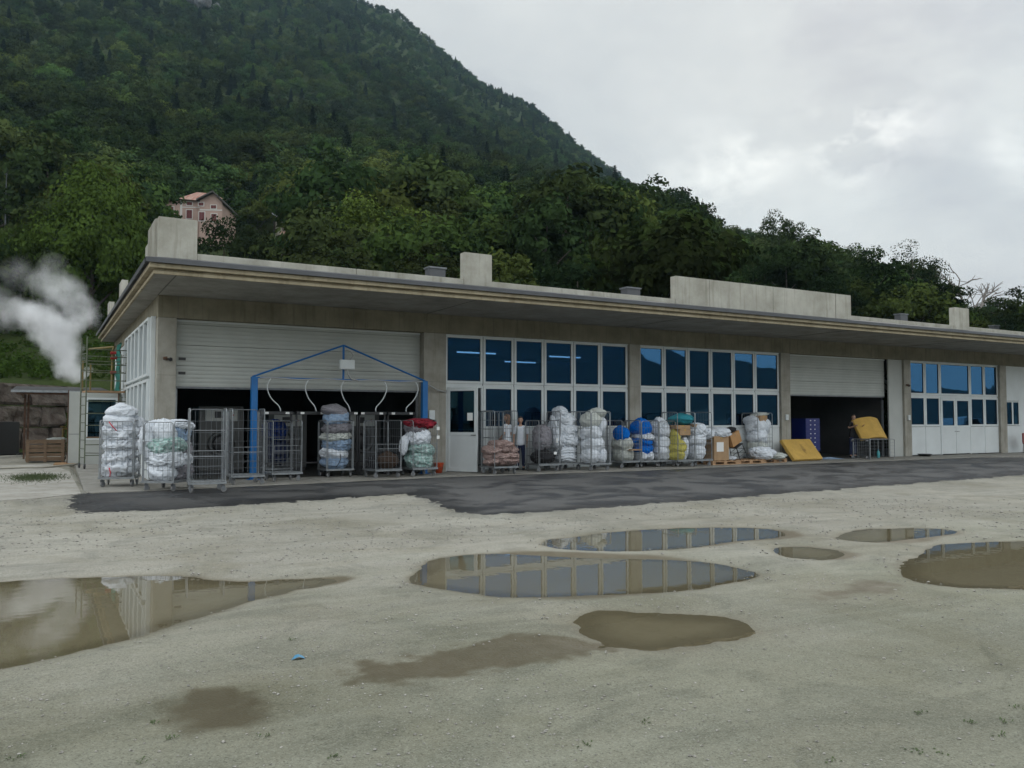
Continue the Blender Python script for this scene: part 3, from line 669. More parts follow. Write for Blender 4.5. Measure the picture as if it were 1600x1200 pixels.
# windows ------------------------------------------------------------
def win(x0, x1, z0, z1, f=.06, y=.10, fixed=True, glass='glass', name='window', par_=None, gl=True, bot=None):
    """one framed unit: frame with glazing and a handle-less sash"""
    m = MB(); d = .07; bt = f if bot is None else bot
    m.box(x0, x0 + f, y, y + d, z0, z1); m.box(x1 - f, x1, y, y + d, z0, z1)
    m.box(x0 + f, x1 - f, y, y + d, z1 - f, z1); m.box(x0 + f, x1 - f, y, y + d, z0, z0 + bt)
    o = m.build(name, M['white'], par_ or hall, bevel=.006)
    if gl:
        MB().box(x0 + f - .01, x1 - f + .01, y + .035, y + .047, z0 + bt - .01, z1 - f + .01).build('pane', M[glass], o)
        g = MB(); k = .012; a0, a1, c0, c1 = x0 + f, x1 - f, z0 + bt, z1 - f
        g.box(a0, a0 + k, y + .02, y + .034, c0, c1); g.box(a1 - k, a1, y + .02, y + .034, c0, c1); g.box(a0 + k, a1 - k, y + .02, y + .034, c1 - k, c1); g.box(a0 + k, a1 - k, y + .02, y + .034, c0, c0 + k)
        g.build('gasket', M['gasket'], o)
    return o
def bay(ms, x0, x1, door=None, merge=None):
    xs = [x0] + ms + [x1]
    fr = MB()
    for i in range(len(xs) - 1):
        a, c = xs[i] + .012, xs[i + 1] - .012
        if merge and i == merge[0] + 1: continue
        if merge and i == merge[0]: win(xs[i] + .012, xs[i + 2] - .012, 2.60, 4.03, .075)
        else: win(a, c, 2.60, 4.03, .075)
    for i in range(len(xs) - 1):
        a, c = xs[i] + .012, xs[i + 1] - .012
        if door is not None and i == door: continue
        o = win(a, c, 1.24, 2.54, .085)
        MB().box(a, c, .11, .16, .03, 1.225).build('lower_panel', M['panel'], o)
    fr.box(x0 + .002, x1 - .002, .13, .2, 2.545, 2.595); fr.box(x0 + .002, x1 - .002, .13, .2, 1.226, 1.239); fr.box(x0 + .002, x1 - .002, .13, .2, .001, .029)
    fr.box(x0 + .001, x1 - .001, .08, .2, 4.032, 4.049)
    for x in xs[1:-1]: fr.box(x - .010, x + .010, .125, .19, (.03 if not (door is not None) else .03), 4.03)
    fr.build('glazing_bars', M['white'], hall)
    b_ = MB()
    for x in xs[1:-1]: b_.box(x - .0105, x + .0105, .118, .124, .03, 4.03)
    b_.build('glazing_seal', mat('seal', (.10, .10, .10), .6) if 'seal' not in M else M['seal'], hall)
G1 = [9.1, 10.18, 11.27, 12.38, 13.44]
bay(G1, 7.83, 14.57, door=0)
G2 = [16.12, 17.2, 18.27, 19.36, 20.45]
bay(G2, 15.03, 21.71)
G3 = [30.56, 31.62, 32.72, 33.83, 34.92]
# third bay: wide middle light over a double door
xs = [29.47] + G3 + [36.0]
for a, c in ((29.47, 30.56), (30.56, 31.62), (33.83, 34.92), (34.92, 36.0)):
    win(a + .012, c - .012, 2.60, 4.03, .075)
    o = win(a + .012, c - .012, 1.24, 2.54, .085); MB().box(a + .012, c - .012, .11, .16, .03, 1.225).build('lower_panel', M['panel'], o)
win(31.63, 33.82, 2.60, 4.03, .08)
for a, c, s in ((31.68, 32.71, 1), (32.73, 33.78, -1)):
    o = win(a, c, 1.18, 2.47, .1, name='glass_door')
    MB().box(a, c, .10, .165, .04, 1.178).build('lower_panel', M['panel'], o)
    hx = c - .05 if s > 0 else a + .05
    MB().tube([(hx, .1, 1.02), (hx, .05, 1.02), (hx - s * .11, .05, 1.02)], .01, 6).build('handle', M['black'], o)
b = MB(); b.box(29.472, 35.998, .13, .2, 2.545, 2.595); b.box(29.472, 35.998, .08, .2, 4.032, 4.049); b.box(31.622, 31.675, .09, .18, .0, 2.54); b.box(33.785, 33.828, .09, .18, .0, 2.54); b.box(31.676, 33.784, .09, .18, 2.475, 2.54)
for x in (30.56, 31.612, 33.84, 34.92): b.box(x - .01, x + .01, .125, .19, 2.6 if x in (31.612, 33.84) else .03, 4.03)
b.build('glazing_bars', M['white'], hall)
# small window strip of the last wall
for a, c in ((36.62, 37.18), (37.19, 37.74)): win(a, c, 1.27, 2.40, .05, y=.11)
# door frame + open leaf in the first bay
b = MB(); b.box(7.832, 7.90, .08, .19, .0, 2.54); b.box(9.03, 9.09, .08, .19, .0, 2.54); b.box(7.901, 9.029, .08, .19, 2.47, 2.54)
b.build('door_frame', M['white'], hall, bevel=.005)
leaf = bpy.data.objects.new('glass_door', None); COL.objects.link(leaf); leaf.parent = hall; leaf.location = (7.91, .08, 0); leaf.rotation_euler = (0, 0, R(-57)); leaf['label'] = 'white half glazed door standing wide open'
m = MB(); w_ = 1.02
m.box(0, .1, -.03, .03, .02, 2.46); m.box(w_ - .1, w_, -.03, .03, .02, 2.46); m.box(.1, w_ - .1, -.03, .03, 2.36, 2.46); m.box(.1, w_ - .1, -.03, .03, .02, .12); m.box(.1, w_ - .1, -.03, .03, 1.06, 1.16)
m.build('door_frame', M['white'], leaf, bevel=.005)
MB().box(.1, w_ - .1, -.015, .015, .12, 1.06).build('lower_panel', M['panel'], leaf)
MB().box(.1, w_ - .1, -.006, .006, 1.16, 2.36).build('pane', M['glass2'], leaf)
m = MB(); m.box(w_ - .34, w_ - .16, -.0085, -.0065, 1.5, 1.72); 
m.build('paper_notice', M['paper'], leaf)
MB().tube([(w_ - .05, -.03, 1.08), (w_ - .05, -.075, 1.08), (w_ - .18, -.075, 1.08)], .011, 6).build('handle', M['black'], leaf)
# sectional doors
def sectional(x0, x1, z0, y=.30):
    o = None
    sec = MB(); sec2 = MB()
    n = 4; z = z0; k = 0
    while z < 4.05:
        h = min(.52, 4.05 - z)
        m = MB()
        nb = max(1, round(h / .104))
        for i in range(nb):
            a = z + h * i / nb; c = z + h * (i + 1) / nb
            m.prism([(y, a + .004), (y + .04, a + .004), (y + .04, c - .004), (y, c - .004), (y - .004, (a + c) / 2)], x0, x1, 'X')
        m.box(x0, x1, y + .02, y + .05, z, z + h)
        m.build('door_section', M['shutter'], hall)
        z += h + .006; k += 1
    MB().box(x0, x1, y - .006, y + .05, z0 - .05, z0 - .002).build('bottom_rail', M['galv_dark'], hall)
sectional(.445, 7.115, 2.36)
sectional(22.21, 28.12, 2.50)
MB().box(.45, 7.11, .255, .29, 4.0, 4.047).build('door_header', M['white'], hall)
MB().box(22.21, 28.12, .255, .29, 4.0, 4.047).build('door_header', M['white'], hall)
for zz in (3.02, 2.66):
    MB().box(.53, .70, .285, .295, zz, zz + .07).build('hand_pull', M['black'], hall)
b = MB(); b.box(28.125, 29.018, .10, .16, 0, 4.048); b.build('side_panel', M['side'], hall)
for x in (7.04, 28.05, .45, 22.21): MB().box(x, x + .07, .352, .42, 0, 2.35).build('door_rail', M['galv'], hall)
# side glazing
def sidewin(y0, y1, z0, z1, f=.07):
    m = MB(); x = -.02; d = .15
    m.box(x - d, x, y0, y0 + f, z0, z1); m.box(x - d, x, y1 - f, y1, z0, z1); m.box(x - d, x, y0 + f, y1 - f, z1 - f, z1); m.box(x - d, x, y0 + f, y1 - f, z0, z0 + f)
    o = m.build('window', M['white'], hall, bevel=.006)
    MB().box(x - .05, x - .04, y0 + f - .01, y1 - f + .01, z0 + f - .01, z1 - f + .01).build('pane', M['glass2'], o)
    return o
for i, y0 in enumerate((.64, 1.7, 2.9, 3.95, 5.1, 6.2)):
    y1 = y0 + 1.0
    sidewin(y0, y1, 2.62, 4.10); o = sidewin(y0, y1, 1.24, 2.54)
    MB().box(-.08, -.03, y0, y1, .03, 1.22).build('lower_panel', M['panel'], o)
b = MB(); b.box(-.06, 0, .55, 7.95, 2.545, 2.615); b.box(-.06, 0, .55, 7.95, 0, .028); b.box(-.11, -.02, 2.71, 2.88, 0, 4.117); b.box(-.11, -.02, 4.96, 5.09, 0, 4.117); b.box(-.09, -.0, 7.22, 7.95, 0, 4.117); b.box(-.1, 0, .46, .63, 0, 4.117)
b.build('glazing_bars', M['white'], hall)
for i in range(8): MB().box(-.075, -.066, .88, 1.08, 2.72 + i * .15, 2.76 + i * .15).build('louvre', M['galv_dark'], hall)
# little lamps and boxes on pillars
def wall_lamp(x, z, lab):
    t = thing('wall_lamp', lab, 'wall lamp', (x, -.001, z))
    MB().box(-.02, .02, -.05, 0, -.02, .02).build('bracket', M['black'], t)
    MB().lathe([(.035, -.02), (.05, .07), (.02, .075)], 8, 'X', (-.09, -.06, .01)).build('lamp_head', M['rust'], t)
    MB().lathe([(.02, .0), (.05, .02), (.035, .08)], 8, 'X', (.02, -.06, -.01)).build('lamp_head', M['black'], t)
wall_lamp(.24, 3.02, 'small twin spot lamp on the corner pillar left of the large shutter')
wall_lamp(29.2, 2.98, 'small twin spot lamp on the pillar right of the right hand shutter')
def socket(x, z, lab, s=.07):
    t = thing('switch_box', lab, 'switch box', (x, -.001, z))
    MB().box(-s, s, -.06, 0, -s * 1.5, s * 1.5).build('box_body', M['white'], t, bevel=.01)
    MB().box(-s * .6, s * .6, -.068, -.061, -s * .6, s * .9).build('box_cover', M['panel'], t)
socket(21.95, 1.62, 'small white switch box on the pillar above the leaning foam mattress')
socket(29.25, 1.62, 'small white switch box on the pillar left of the right end double doors')
socket(7.36, 1.66, 'white switch box on the pillar between the blue frame and the open door', .09)
# interior ------------------------------------------------------------
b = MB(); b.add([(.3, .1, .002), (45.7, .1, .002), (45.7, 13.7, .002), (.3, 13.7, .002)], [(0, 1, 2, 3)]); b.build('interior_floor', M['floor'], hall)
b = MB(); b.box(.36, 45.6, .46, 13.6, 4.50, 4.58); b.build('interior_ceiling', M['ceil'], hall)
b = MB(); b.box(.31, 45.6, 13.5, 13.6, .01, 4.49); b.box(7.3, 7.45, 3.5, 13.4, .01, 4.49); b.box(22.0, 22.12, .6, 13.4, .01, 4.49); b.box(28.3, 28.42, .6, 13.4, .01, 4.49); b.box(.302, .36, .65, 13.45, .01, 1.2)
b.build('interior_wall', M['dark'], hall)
def tube_light(x, y, z, L, lab):
    t = thing('ceiling_light', lab, 'ceiling light', (x, y, z), group='fluorescent tubes inside the hall')
    MB().box(-L / 2, L / 2, -.05, .05, .03, .08).build('fitting', M['white'], t)
    MB().tube([(-L / 2 + .03, 0, 0), (L / 2 - .03, 0, 0)], .028, 8).build('tube', M['lamp'], t)
TL = [(755, 551, 5.0), (725, 551, 5.0), (868, 560, 8), (825, 566, 9), (890, 560, 8), (895, 556, 5.2), (1015, 564, 5), (1022, 575, 8), (1047, 575, 8), (1047, 584, 10.5), (1066, 584, 10.5), (1047, 593.5, 12.8), (1100, 568, 6), (1126, 568, 6), (1126, 578.5, 9), (1125, 596, 12.9), (1166, 604, 12.9), (1202, 581, 8), (1192, 598, 12.4)]
def facpt(px, py, Y):
    x = (px - 800) / FPX; y = -(py - 600) / FPX
    f = math.cos(PITCH) - y * math.sin(PITCH); u = math.sin(PITCH) + y * math.cos(PITCH)
    dx, dy = x * cY + f * sY, -x * sY + f * cY
    t = (Y - CAMY) / dy
    return CAMX + dx * t, CAMZ + u * t
TUBES = [(714, 551.5, 775), (788, 566, 838), (857, 558, 909), (1003, 564, 1030), (1013, 575, 1054), (1047, 594, 1058), (1060, 585, 1072), (1094, 568, 1109), (1115, 569, 1137), (1115, 579, 1142), (1115, 596, 1134), (1154, 604, 1175), (1198, 582, 1207), (1184, 598, 1202)]
for i, (a, py, c) in enumerate(TUBES):
    xa, ya = at(a, py, 4.25); xc, yc = at(c, py, 4.25)
    if ya > 13.2: ya = 13.2
    x, y = xa, ya
    mid = at((a + c) / 2, py, 4.25); L_ = (c - a) / FPX * ((mid[0] - CAMX) * sY + (mid[1] - CAMY) * cY) / max(.3, cY)
    k = 13.0 / mid[1] if mid[1] > 13.0 else 1
    tube_light(mid[0], min(mid[1], 13.0), 4.25, min(max(L_, .6), 3.0), 'lit fluorescent tube hanging under the dark hall ceiling behind the blue glazing')

# gantry ---------------------------------------------------------------
t = thing('steel_gantry', 'blue steel gantry with two posts and pitched bracing before the large shutter', 'gantry', (0, -.32, 0))
for x, lab in ((2.27, None), (7.0, None)):
    m = MB(); m.box(x - .08, x + .08, -.07, .07, .012, 2.62); m.build('post', M['blue'], t, bevel=.01)
    MB().box(x - .14, x + .14, -.12, .12, 0, .012).build('base_plate', M['blue'], t)
m = MB()
m.tube([(2.22, 0, 2.62), (4.62, 0, 3.53)], .026, 6); m.tube([(4.62, 0, 3.53), (7.02, 0, 2.62)], .026, 6); m.tube([(4.62, 0, 3.53), (4.62, 0, 2.6)], .03, 6)
m.build('brace', M['blue'], t)
MB().box(2.3, 7.0, -.02, .02, 2.585, 2.62).build('cross_rail', M['blue'], t)
jb = thing('junction_box', 'grey junction box fixed to the middle of the blue gantry', 'junction box', (4.67, -.37, 3.0))
MB().box(-.2, .2, -.16, -.02, -.13, .13).build('box_body', M['white'], jb, bevel=.02)
MB().box(-.17, .17, -.168, -.161, -.10, .10).build('box_lid', M['panel'], jb, bevel=.004)
b = MB(); b.tube([(x, -.36 + .02 * math.sin(x * 5), 2.60 - .03 * math.sin(x * 2.3) ** 2) for x in np.linspace(2.4, 7.0, 30)], .018, 5)
b.tube([(4.68, -.45, 2.88), (4.70, -.45, 2.75), (4.8, -.42, 2.62), (5.0, -.38, 2.585)], .02, 5); b.tube([(4.75, -.42, 3.12), (4.88, -.4, 3.25), (4.8, -.38, 3.38), (4.66, -.36, 3.4)], .018, 5)
b.tube([(7.0, -.3, 2.58), (7.2, -.22, 2.5), (7.5, -.12, 2.38), (7.75, -.05, 2.34), (7.85, .05, 2.36)], .022, 5)
tag(b.build('power_cable', M['cable'], None, True), 'grey power cable tied along the blue gantry rail and slung to the pillar', 'cable')
HZ = ((2.68, 2.98, 'leftmost'), (3.67, 3.92, 'second'), (4.64, 4.86, 'middle'), (5.78, 5.6, 'fourth'), (6.72, 6.5, 'rightmost'))
for i, (xa, xb, w) in enumerate(HZ):
    s = -1 if xb > xa else 1
    pts = [(xa, -.34, 2.58), (xa + .10 * s * (1 if i > 2 else 1), -.33, 2.42), (xa + .05 * s, -.3, 2.2), (xa * .75 + xb * .25, -.25, 2.02), (xa * .3 + xb * .7, -.2, 1.93), (xb - .02, -.2, 1.84), (xb, -.2, 1.74)]
    h = MB()
    q = []
    for j in range(len(pts) - 1):
        for u in (0, .5): q.append(Vector(pts[j]).lerp(Vector(pts[j + 1]), u))
    q.append(Vector(pts[-1])); q = [q[0]] + [(q[k - 1] + q[k] * 2 + q[k + 1]) / 4 for k in range(1, len(q) - 1)] + [q[-1]]
    h.tube(q, .015, 6)
    tag(h.build('air_hose', M['white'], None, True), 'pale curved hose hanging from the blue gantry rail, %s of the five' % w if w in ('leftmost', 'middle', 'rightmost') else 'pale curved hose hanging from the blue gantry rail, %s of the five from the left' % w, 'hose', 'hoses under the blue gantry')
    xc = xb - .04
    st = thing('bagging_stand', 'dark hanger stand with two small white tags under the %s hose' % (w if w != 'second' and w != 'fourth' else w + ' from left'), 'stand', (xc, .1, 0), group='dark hanger stands under the hoses')
    MB().box(-.42, .42, -.10, .10, 1.66, 1.74).build('top_box', M['black'], st)
    m = MB()
    for sx in (-.4, .4):
        m.box(sx - .02, sx + .02, -.03, .03, 0.03, 1.66); m.box(sx - .03, sx + .03, -.3, .3, 0, .03)
    m.box(-.4, .4, -.02, .02, .35, .39); m.build('frame', M['black'], st)
    for sx in (-.27, .27): MB().box(sx - .05, sx + .05, -.106, -.101, 1.67, 1.725).build('tag', M['paper'], st)
# washing machines inside
M['mach'] = mat('dark_machine_paint', (.07, .072, .07), .5, .2, .1, 3)
def washer(x, y, w, lab, body='mach', h=1.75):
    t = thing('washing_machine', lab, 'washing machine', (x, y, 0), group='machines inside the hall')
    MB().box(-w / 2, w / 2, 0, 1.1, .1, h).build('machine_body', M[body], t, bevel=.02)
    MB().box(-w / 2 + .03, w / 2 - .03, .03, 1.0, 0, .098).build('plinth', M['black'], t)
    d = MB(); d.lathe([(.36, 0), (.36, -.06), (.28, -.09), (.26, -.04)], 24, 'Y', (0, 0, .85)); d.build('round_door', M['mach'], t, True)
    MB().lathe([(.26, -.03), (.2, -.07), (.05, -.09)], 24, 'Y', (0, 0, .85)).build('door_glass', M['black'], t, True)
    p = MB().box(-w * .36, w * .36, -.03, -.002, h - .42, h - .08).build('control_panel', M['side'], t, bevel=.01)
    MB().box(-w * .15, w * .05, -.036, -.031, h - .33, h - .15).build('display', M['black'], p)
    MB().lathe([(.03, -.05), (.03, -.03)], 12, 'Y', (w * .25, 0, h - .25)).build('button', M['redv'], p)
washer(1.9, 2.0, 1.2, 'large grey washing machine inside behind the tall empty cages', h=1.9)
washer(3.95, 2.8, 1.15, 'grey machine with pale control panel inside between the blue post and the full grey cage')
washer(6.2, 2.6, 1.1, 'dark machine inside behind the open cage with a brown bag')
# right hall interior: ladder, shelving, wrapped board, blue crate trolley
t = thing('step_ladder', 'tall wooden ladder leaning inside the right hand doorway', 'ladder', (25.6, 5.0, 0))
m = MB(); m.tube([(-.24, 0, 0), (-.14, 1.0, 3.2)], .025, 6); m.build('rail', M['wood'], t); m = MB(); m.tube([(.24, 0, 0), (.14, 1.0, 3.2)], .025, 6); m.build('rail', M['wood'], t)
for i in range(10):
    u = (i + 1) / 11; w_ = .24 - .1 * u; MB().box(-w_, w_, 1.0 * u - .03, 1.0 * u + .03, 3.2 * u - .012, 3.2 * u + .012).build('rung', M['wood'], t)
t = thing('shelf_rack', 'dark shelving rack with boxes inside the right hand doorway', 'shelving', (23.0, 2.6, 0))
m = MB()
for sx in (-.6, .6):
    for sy in (-.25, .25): m.box(sx - .02, sx + .02, sy - .02, sy + .02, 0, 2.3)
m.build('upright', M['galv_dark'], t)
for z in (.3, .9, 1.5, 2.1): MB().box(-.62, .62, -.28, .28, z, z + .03).build('shelf', M['woodgrey'], t)
for i, (dx, z, w_, c) in enumerate(((-.3, 2.13, .5, 'card'), (.3, 1.53, .45, 'paper'), (-.25, 1.53, .5, 'card'), (.25, .93, .5, 'card'))):
    t = thing('storage_box', ['brown box on the top shelf of the rack inside the right doorway', 'white box on the upper shelf of the rack inside the right doorway', 'brown box beside the white box on the upper shelf of the rack', 'brown box on the middle shelf of the rack inside the right doorway'][i], 'box', (23.0 + dx, 2.6, z))
    MB().box(-w_ / 2, w_ / 2, -.2, .2, 0, .24).build('carton', M[c], t, bevel=.01); MB().box(-.03, .03, -.201, .201, .0, .242).build('tape', M['foam'], t)
for i, x in enumerate((24.6, 25.1, 26.9, 27.3, 27.8)):
    t = thing('leaning_plank', 'long pole leaning on the dark wall inside the right doorway, number %s from left' % ('one', 'two', 'three', 'four', 'five')[i], 'pole', (x, 7.0 + (i % 2) * .4, 0), group='poles stored inside the right doorway')
    t['label'] = ['thin pole left of the ladder inside the right doorway', 'pole touching the ladder inside the right doorway', 'pale pole right of the ladder inside the right doorway', 'middle pole of the three behind the raised mattress', 'rightmost pole behind the raised mattress inside the doorway'][i]
    MB().box(-.03, .03, -.02, .02, 0, 2.4 + .2 * (i % 3)).build('plank', M['woodgrey'] if i % 2 else M['galv_dark'], t)
t = thing('leaning_board', 'pale mint green board standing behind the pillar at the right doorway', 'board', (22.45, .75, 0), rot=(R(-6), 0, 0))
MB().box(-.26, .26, -.02, .02, 0.0, 1.62).build('board', mat('mint_board', (.22, .48, .42), .6), t, bevel=.005)
MB().box(-.27, .27, -.025, .025, 1.621, 1.64).build('edge_strip', M['white'], t)
t = thing('crate_trolley', 'tall dark blue slotted plastic container on wheels in the right doorway', 'container', (23.75, .65, 0))
def slotted():
    m = MB(); w, d, z0, z1 = .40, .35, .3, 1.58
    m.box(-w, w, d - .03, d, z0, z1); m.box(-w, -w + .03, -d, d - .031, z0, z1); m.box(w - .03, w, -d, d - .031, z0, z1); m.box(-w + .031, w - .031, -d, d - .031, z0, z0 + .04)
    m.box(-w + .031, w - .031, -d, -d + .03, z0 + .041, z1)
    for k in range(7): m.box(-w - .01, w + .01, -d - .012, -d - .0005, z0 + .08 + k * .17, z0 + .11 + k * .17)
    return m
slotted().build('container_body', mat('deep_blue_plastic', (.006, .012, .12), .4), t, bevel=.006)
m = MB()
for k in range(7):
    for sx in (-.14, .10): m.box(sx - .03, sx + .03, -.3645, -.3625, .46 + k * .17, .47 + k * .17 + .025)
m.build('slot', M['paper'], t)
m = MB(); m.box(-.38, .38, -.33, .33, .2, .26); m.build('chassis', M['galv_dark'], t)
for sx in (-.32, .32):
    for sy in (-.27, .27): MB().lathe([(.08, -.02), (.09, 0), (.08, .02)], 14, 'X', (sx, sy, .09)).tube([(sx, sy, .1), (sx, sy, .2)], .02, 6).build('wheel', M['wheelgrey'], t)
# ================================================================== roll cages
def rframe(m, w, z0, z1, r=.011, axis='X', off=0, rad=.07):
    """rounded tube frame standing in the X (or Y) direction"""
    pts = [(-w, z0), (-w, z1 - rad)]
    for k in range(1, 5):
        a = math.pi - k * math.pi / 8; pts.append((-w + rad + rad * math.cos(a), z1 - rad + rad * math.sin(a)))
    q = [(-a, c) for a, c in reversed(pts)]
    P = pts + q
    m.tube([(a, off, c) if axis == 'X' else (off, a, c) for a, c in P], r, 6)
def wires(m, w, z0, z1, nv, nh, axis='X', off=0, r=.0038):
    mi0 = m.mi; m.mi = 1
    for i in range(nv):
        a = -w + 2 * w * (i + 1) / (nv + 1)
        m.tube([(a, off, z0), (a, off, z1)] if axis == 'X' else [(off, a, z0), (off, a, z1)], r, 4, False)
    for i in range(nh):
        z = z0 + (z1 - z0) * (i + 1) / (nh + 1)
        m.tube([(-w, off, z), (w, off, z)] if axis == 'X' else [(off, -w, z), (off, w, z)], r * 1.1, 4, False)
    m.mi = mi0; m.multi = True
CW, CD = .36, .40
def castor(x, y, parent, swivel=0):
    m = MB(); m.lathe([(.045, -.016), (.06, -.014), (.0625, 0), (.06, .014), (.045, .016)], 14, 'X', (0, .02, .0625))
    w = m.build('wheel', M['wheelgrey'], parent, True); w.location = (x, y, 0); w.rotation_euler = (0, 0, swivel)
    f = MB(); f.box(-.03, -.024, -.02, .045, .05, .15); f.box(.024, .03, -.02, .045, .05, .15); f.box(-.032, .032, -.035, .045, .15, .158); f.tube([(0, .0, .158), (0, 0, .18)], .014, 6)
    f.build('fork', M['galv_dark'], w)
def make_cage(h, front):
    t = thing('roll_cage', '-', 'roll cage')
    m = MB(); z = .18
    m.box(-CW - .02, CW + .02, -CD - .02, -CD + .02, z, z + .045); m.box(-CW - .02, CW + .02, CD - .02, CD + .02, z, z + .045)
    m.box(-CW - .02, -CW + .02, -CD + .021, CD - .021, z, z + .045); m.box(CW - .02, CW + .02, -CD + .021, CD - .021, z, z + .045)
    wires(m, CD - .02, -CW, CW, 0, 0)
    for i in range(7): m.tube([(-CW + .09 * (i + 1), -CD, z + .04), (-CW + .09 * (i + 1), CD, z + .04)], .005, 4, False)
    m.build('base', M['galv'], t)
    for sx in (-1, 1):
        for sy in (-1, 1): castor(sx * (CW - .05), sy * (CD - .07), t, rs.uniform(-1.5, 1.5))
    for sx in (-1, 1):
        m = MB(); rframe(m, CD - .012, .19, h, .0125, 'Y', sx * CW); wires(m, CD - .02, .25, h - .005, 5, 5, 'Y', sx * CW); m.build('side_panel', [M['galv'], M['wire']], t)
    m = MB(); rframe(m, CW - .03, .22, h - .01, .011, 'X', CD - .01); wires(m, CW - .03, .25, h - .015, 5, 5, 'X', CD - .01); m.build('back_panel', [M['galv_dark'], M['wire']], t)
    if front == 'full':
        m = MB(); rframe(m, CW - .03, .22, h - .02, .011, 'X', -CD + .012); wires(m, CW - .03, .25, h - .025, 5, 5, 'X', -CD + .012); m.build('front_panel', [M['galv'], M['wire']], t)
    if front in ('gate', 'half'):
        m = MB(); g1 = .88
        m.tube([(-CW + .03, -CD, .24), (-CW + .03, -CD, g1), (CW - .03, -CD, g1), (CW - .03, -CD, .24)], .010, 6, closed=True)
        wires(m, CW - .03, .24, g1, 5, 3, 'X', -CD); m.tube([(-CW + .03, -CD, g1 - .12), (CW - .03, -CD, g1 - .12)], .008, 5)
        m.build('front_gate', [M['galv'], M['wire']], t)
        if front == 'gate':
            m = MB(); m.tube([(-CW + .02, -CD + .02, h - .46), (CW - .02, -CD + .02, h - .46)], .006, 5); m.build('strap_bar', M['galv'], t)
    return t
rs = random.Random(3)
PROTO = {}
def cage(px, py, rz, h, front, label, group='roll cages parked along the front of the hall', back=.36, xy=None):
    x, y = at(px, py, -.018) if xy is None else xy
    if xy is None:
        d = math.hypot(x - CAMX, y - CAMY); x += (x - CAMX) / d * back; y += (y - CAMY) / d * back
    key = (h, front)
    if key not in PROTO: o = PROTO[key] = make_cage(h, front)
    else: o = copy_tree(PROTO[key])
    z = -.018 if y < -1.9 else 0.0
    o.location = (x, y, z); o.rotation_euler = (0, 0, R(rz)); o['label'] = label; o['category'] = 'roll cage'; o['group'] = group
    return (x, y, z, R(rz))
# ---- cloth shapes
def cloth_proto(seed, kind):
    bm = bmesh.new(); bmesh.ops.create_icosphere(bm, subdivisions=5, radius=1)
    off = Vector((seed * 7.3, seed * 3.1, seed * 1.7))
    for v in bm.verts:
        p = v.co.copy()
        # pull the sphere toward a soft cushion
        q = Vector([math.copysign(abs(c) ** .72, c) for c in p]); q *= 1 / max(q.length, .01) * (0.86 + .14 * q.length)
        p = p.lerp(q * 1.05, .8)
        low = noise.noise(p * 1.3 + off)
        if kind == 'bag':
            r1 = 1 - abs(noise.noise(p * 2.2 + off)) * 2; r2 = 1 - abs(noise.noise(p * 4.6 + off * 2)) * 2
            d = .16 * low + .07 * r1 + .035 * r2 + .012 * noise.noise(p * 12 + off)
            # gathered neck
            k = max(0, p.z - .72)
            ang = math.atan2(p.y, p.x)
            p.z += k * .25; p.x *= 1 - k * .8; p.y *= 1 - k * .8
            d += k * .25 * math.sin(ang * 9 + seed)
        elif kind == 'heap':
            w = p + Vector((noise.noise(p * 2 + off), noise.noise(p * 2 + off * 1.3), noise.noise(p * 2 + off * 1.7))) * .35
            r1 = 1 - abs(noise.noise(w * 3.1 + off)) * 2.4; r2 = 1 - abs(noise.noise(w * 6.5 + off)) * 2.2; r3 = 1 - abs(noise.noise(w * 13 + off)) * 2
            d = .18 * low + .15 * r1 + .09 * r2 + .04 * r3
        else:   # folded stack
            s = math.sin(p.z * 16 + 3 * noise.noise(p * 1.2 + off))
            d = .10 * low + .05 * s + .04 * noise.noise(p * 6 + off)
        v.co = p * (1 + d)
    me = bpy.data.meshes.new('cloth'); bm.to_mesh(me); bm.free()
    me.polygons.foreach_set('use_smooth', [True] * len(me.polygons)); me.materials.append(M['linen'])
    return me
CP = {'bag': [cloth_proto(i, 'bag') for i in range(5)], 'heap': [cloth_proto(i + 20, 'heap') for i in range(5)], 'fold': [cloth_proto(i + 40, 'fold') for i in range(2)]}
rb = random.Random(11)
def bundle(fr, dx, dy, z, sx, sy, sz, m, kind, label, name='laundry_bag', cat='laundry bag', group=None, rot=None):
    """cloth bundle whose base is at height z in the frame fr = (x, y, z, rz)"""
    me = rb.choice(CP[kind]); o = bpy.data.objects.new(name, me); COL.objects.link(o)
    c, s = math.cos(fr[3]), math.sin(fr[3])
    o.location = (fr[0] + dx * c - dy * s, fr[1] + dx * s + dy * c, fr[2] + z + sz)
    o.scale = (sx, sy, sz); o.rotation_euler = rot or (rb.uniform(-.1, .1), rb.uniform(-.12, .12), fr[3] + rb.choice((0, math.pi)) + rb.uniform(-.25, .25))
    o.material_slots[0].link = 'OBJECT'; o.material_slots[0].material = M[m]
    return tag(o, label, cat, group)
ORD = ['bottom', 'second', 'third', 'fourth', 'fifth', 'sixth']
def pile(fr, where, items, z=.23, grp='laundry piled in the roll cages', name='laundry_bag', cat='laundry bag'):
    """items: (dx, dy, sx, sy, sz, material, kind, description, dz)"""
    for i, it in enumerate(items):
        dx, dy, sx, sy, sz, m, kind, desc = it[:8]; dz = it[8] if len(it) > 8 else sz * 1.62
        sz *= 1.22; sx *= .84; sy *= .84
        bundle(fr, dx, dy, z - .03, sx, sy, sz, m, kind, desc + ' ' + where, name, cat, grp)
        z += dz
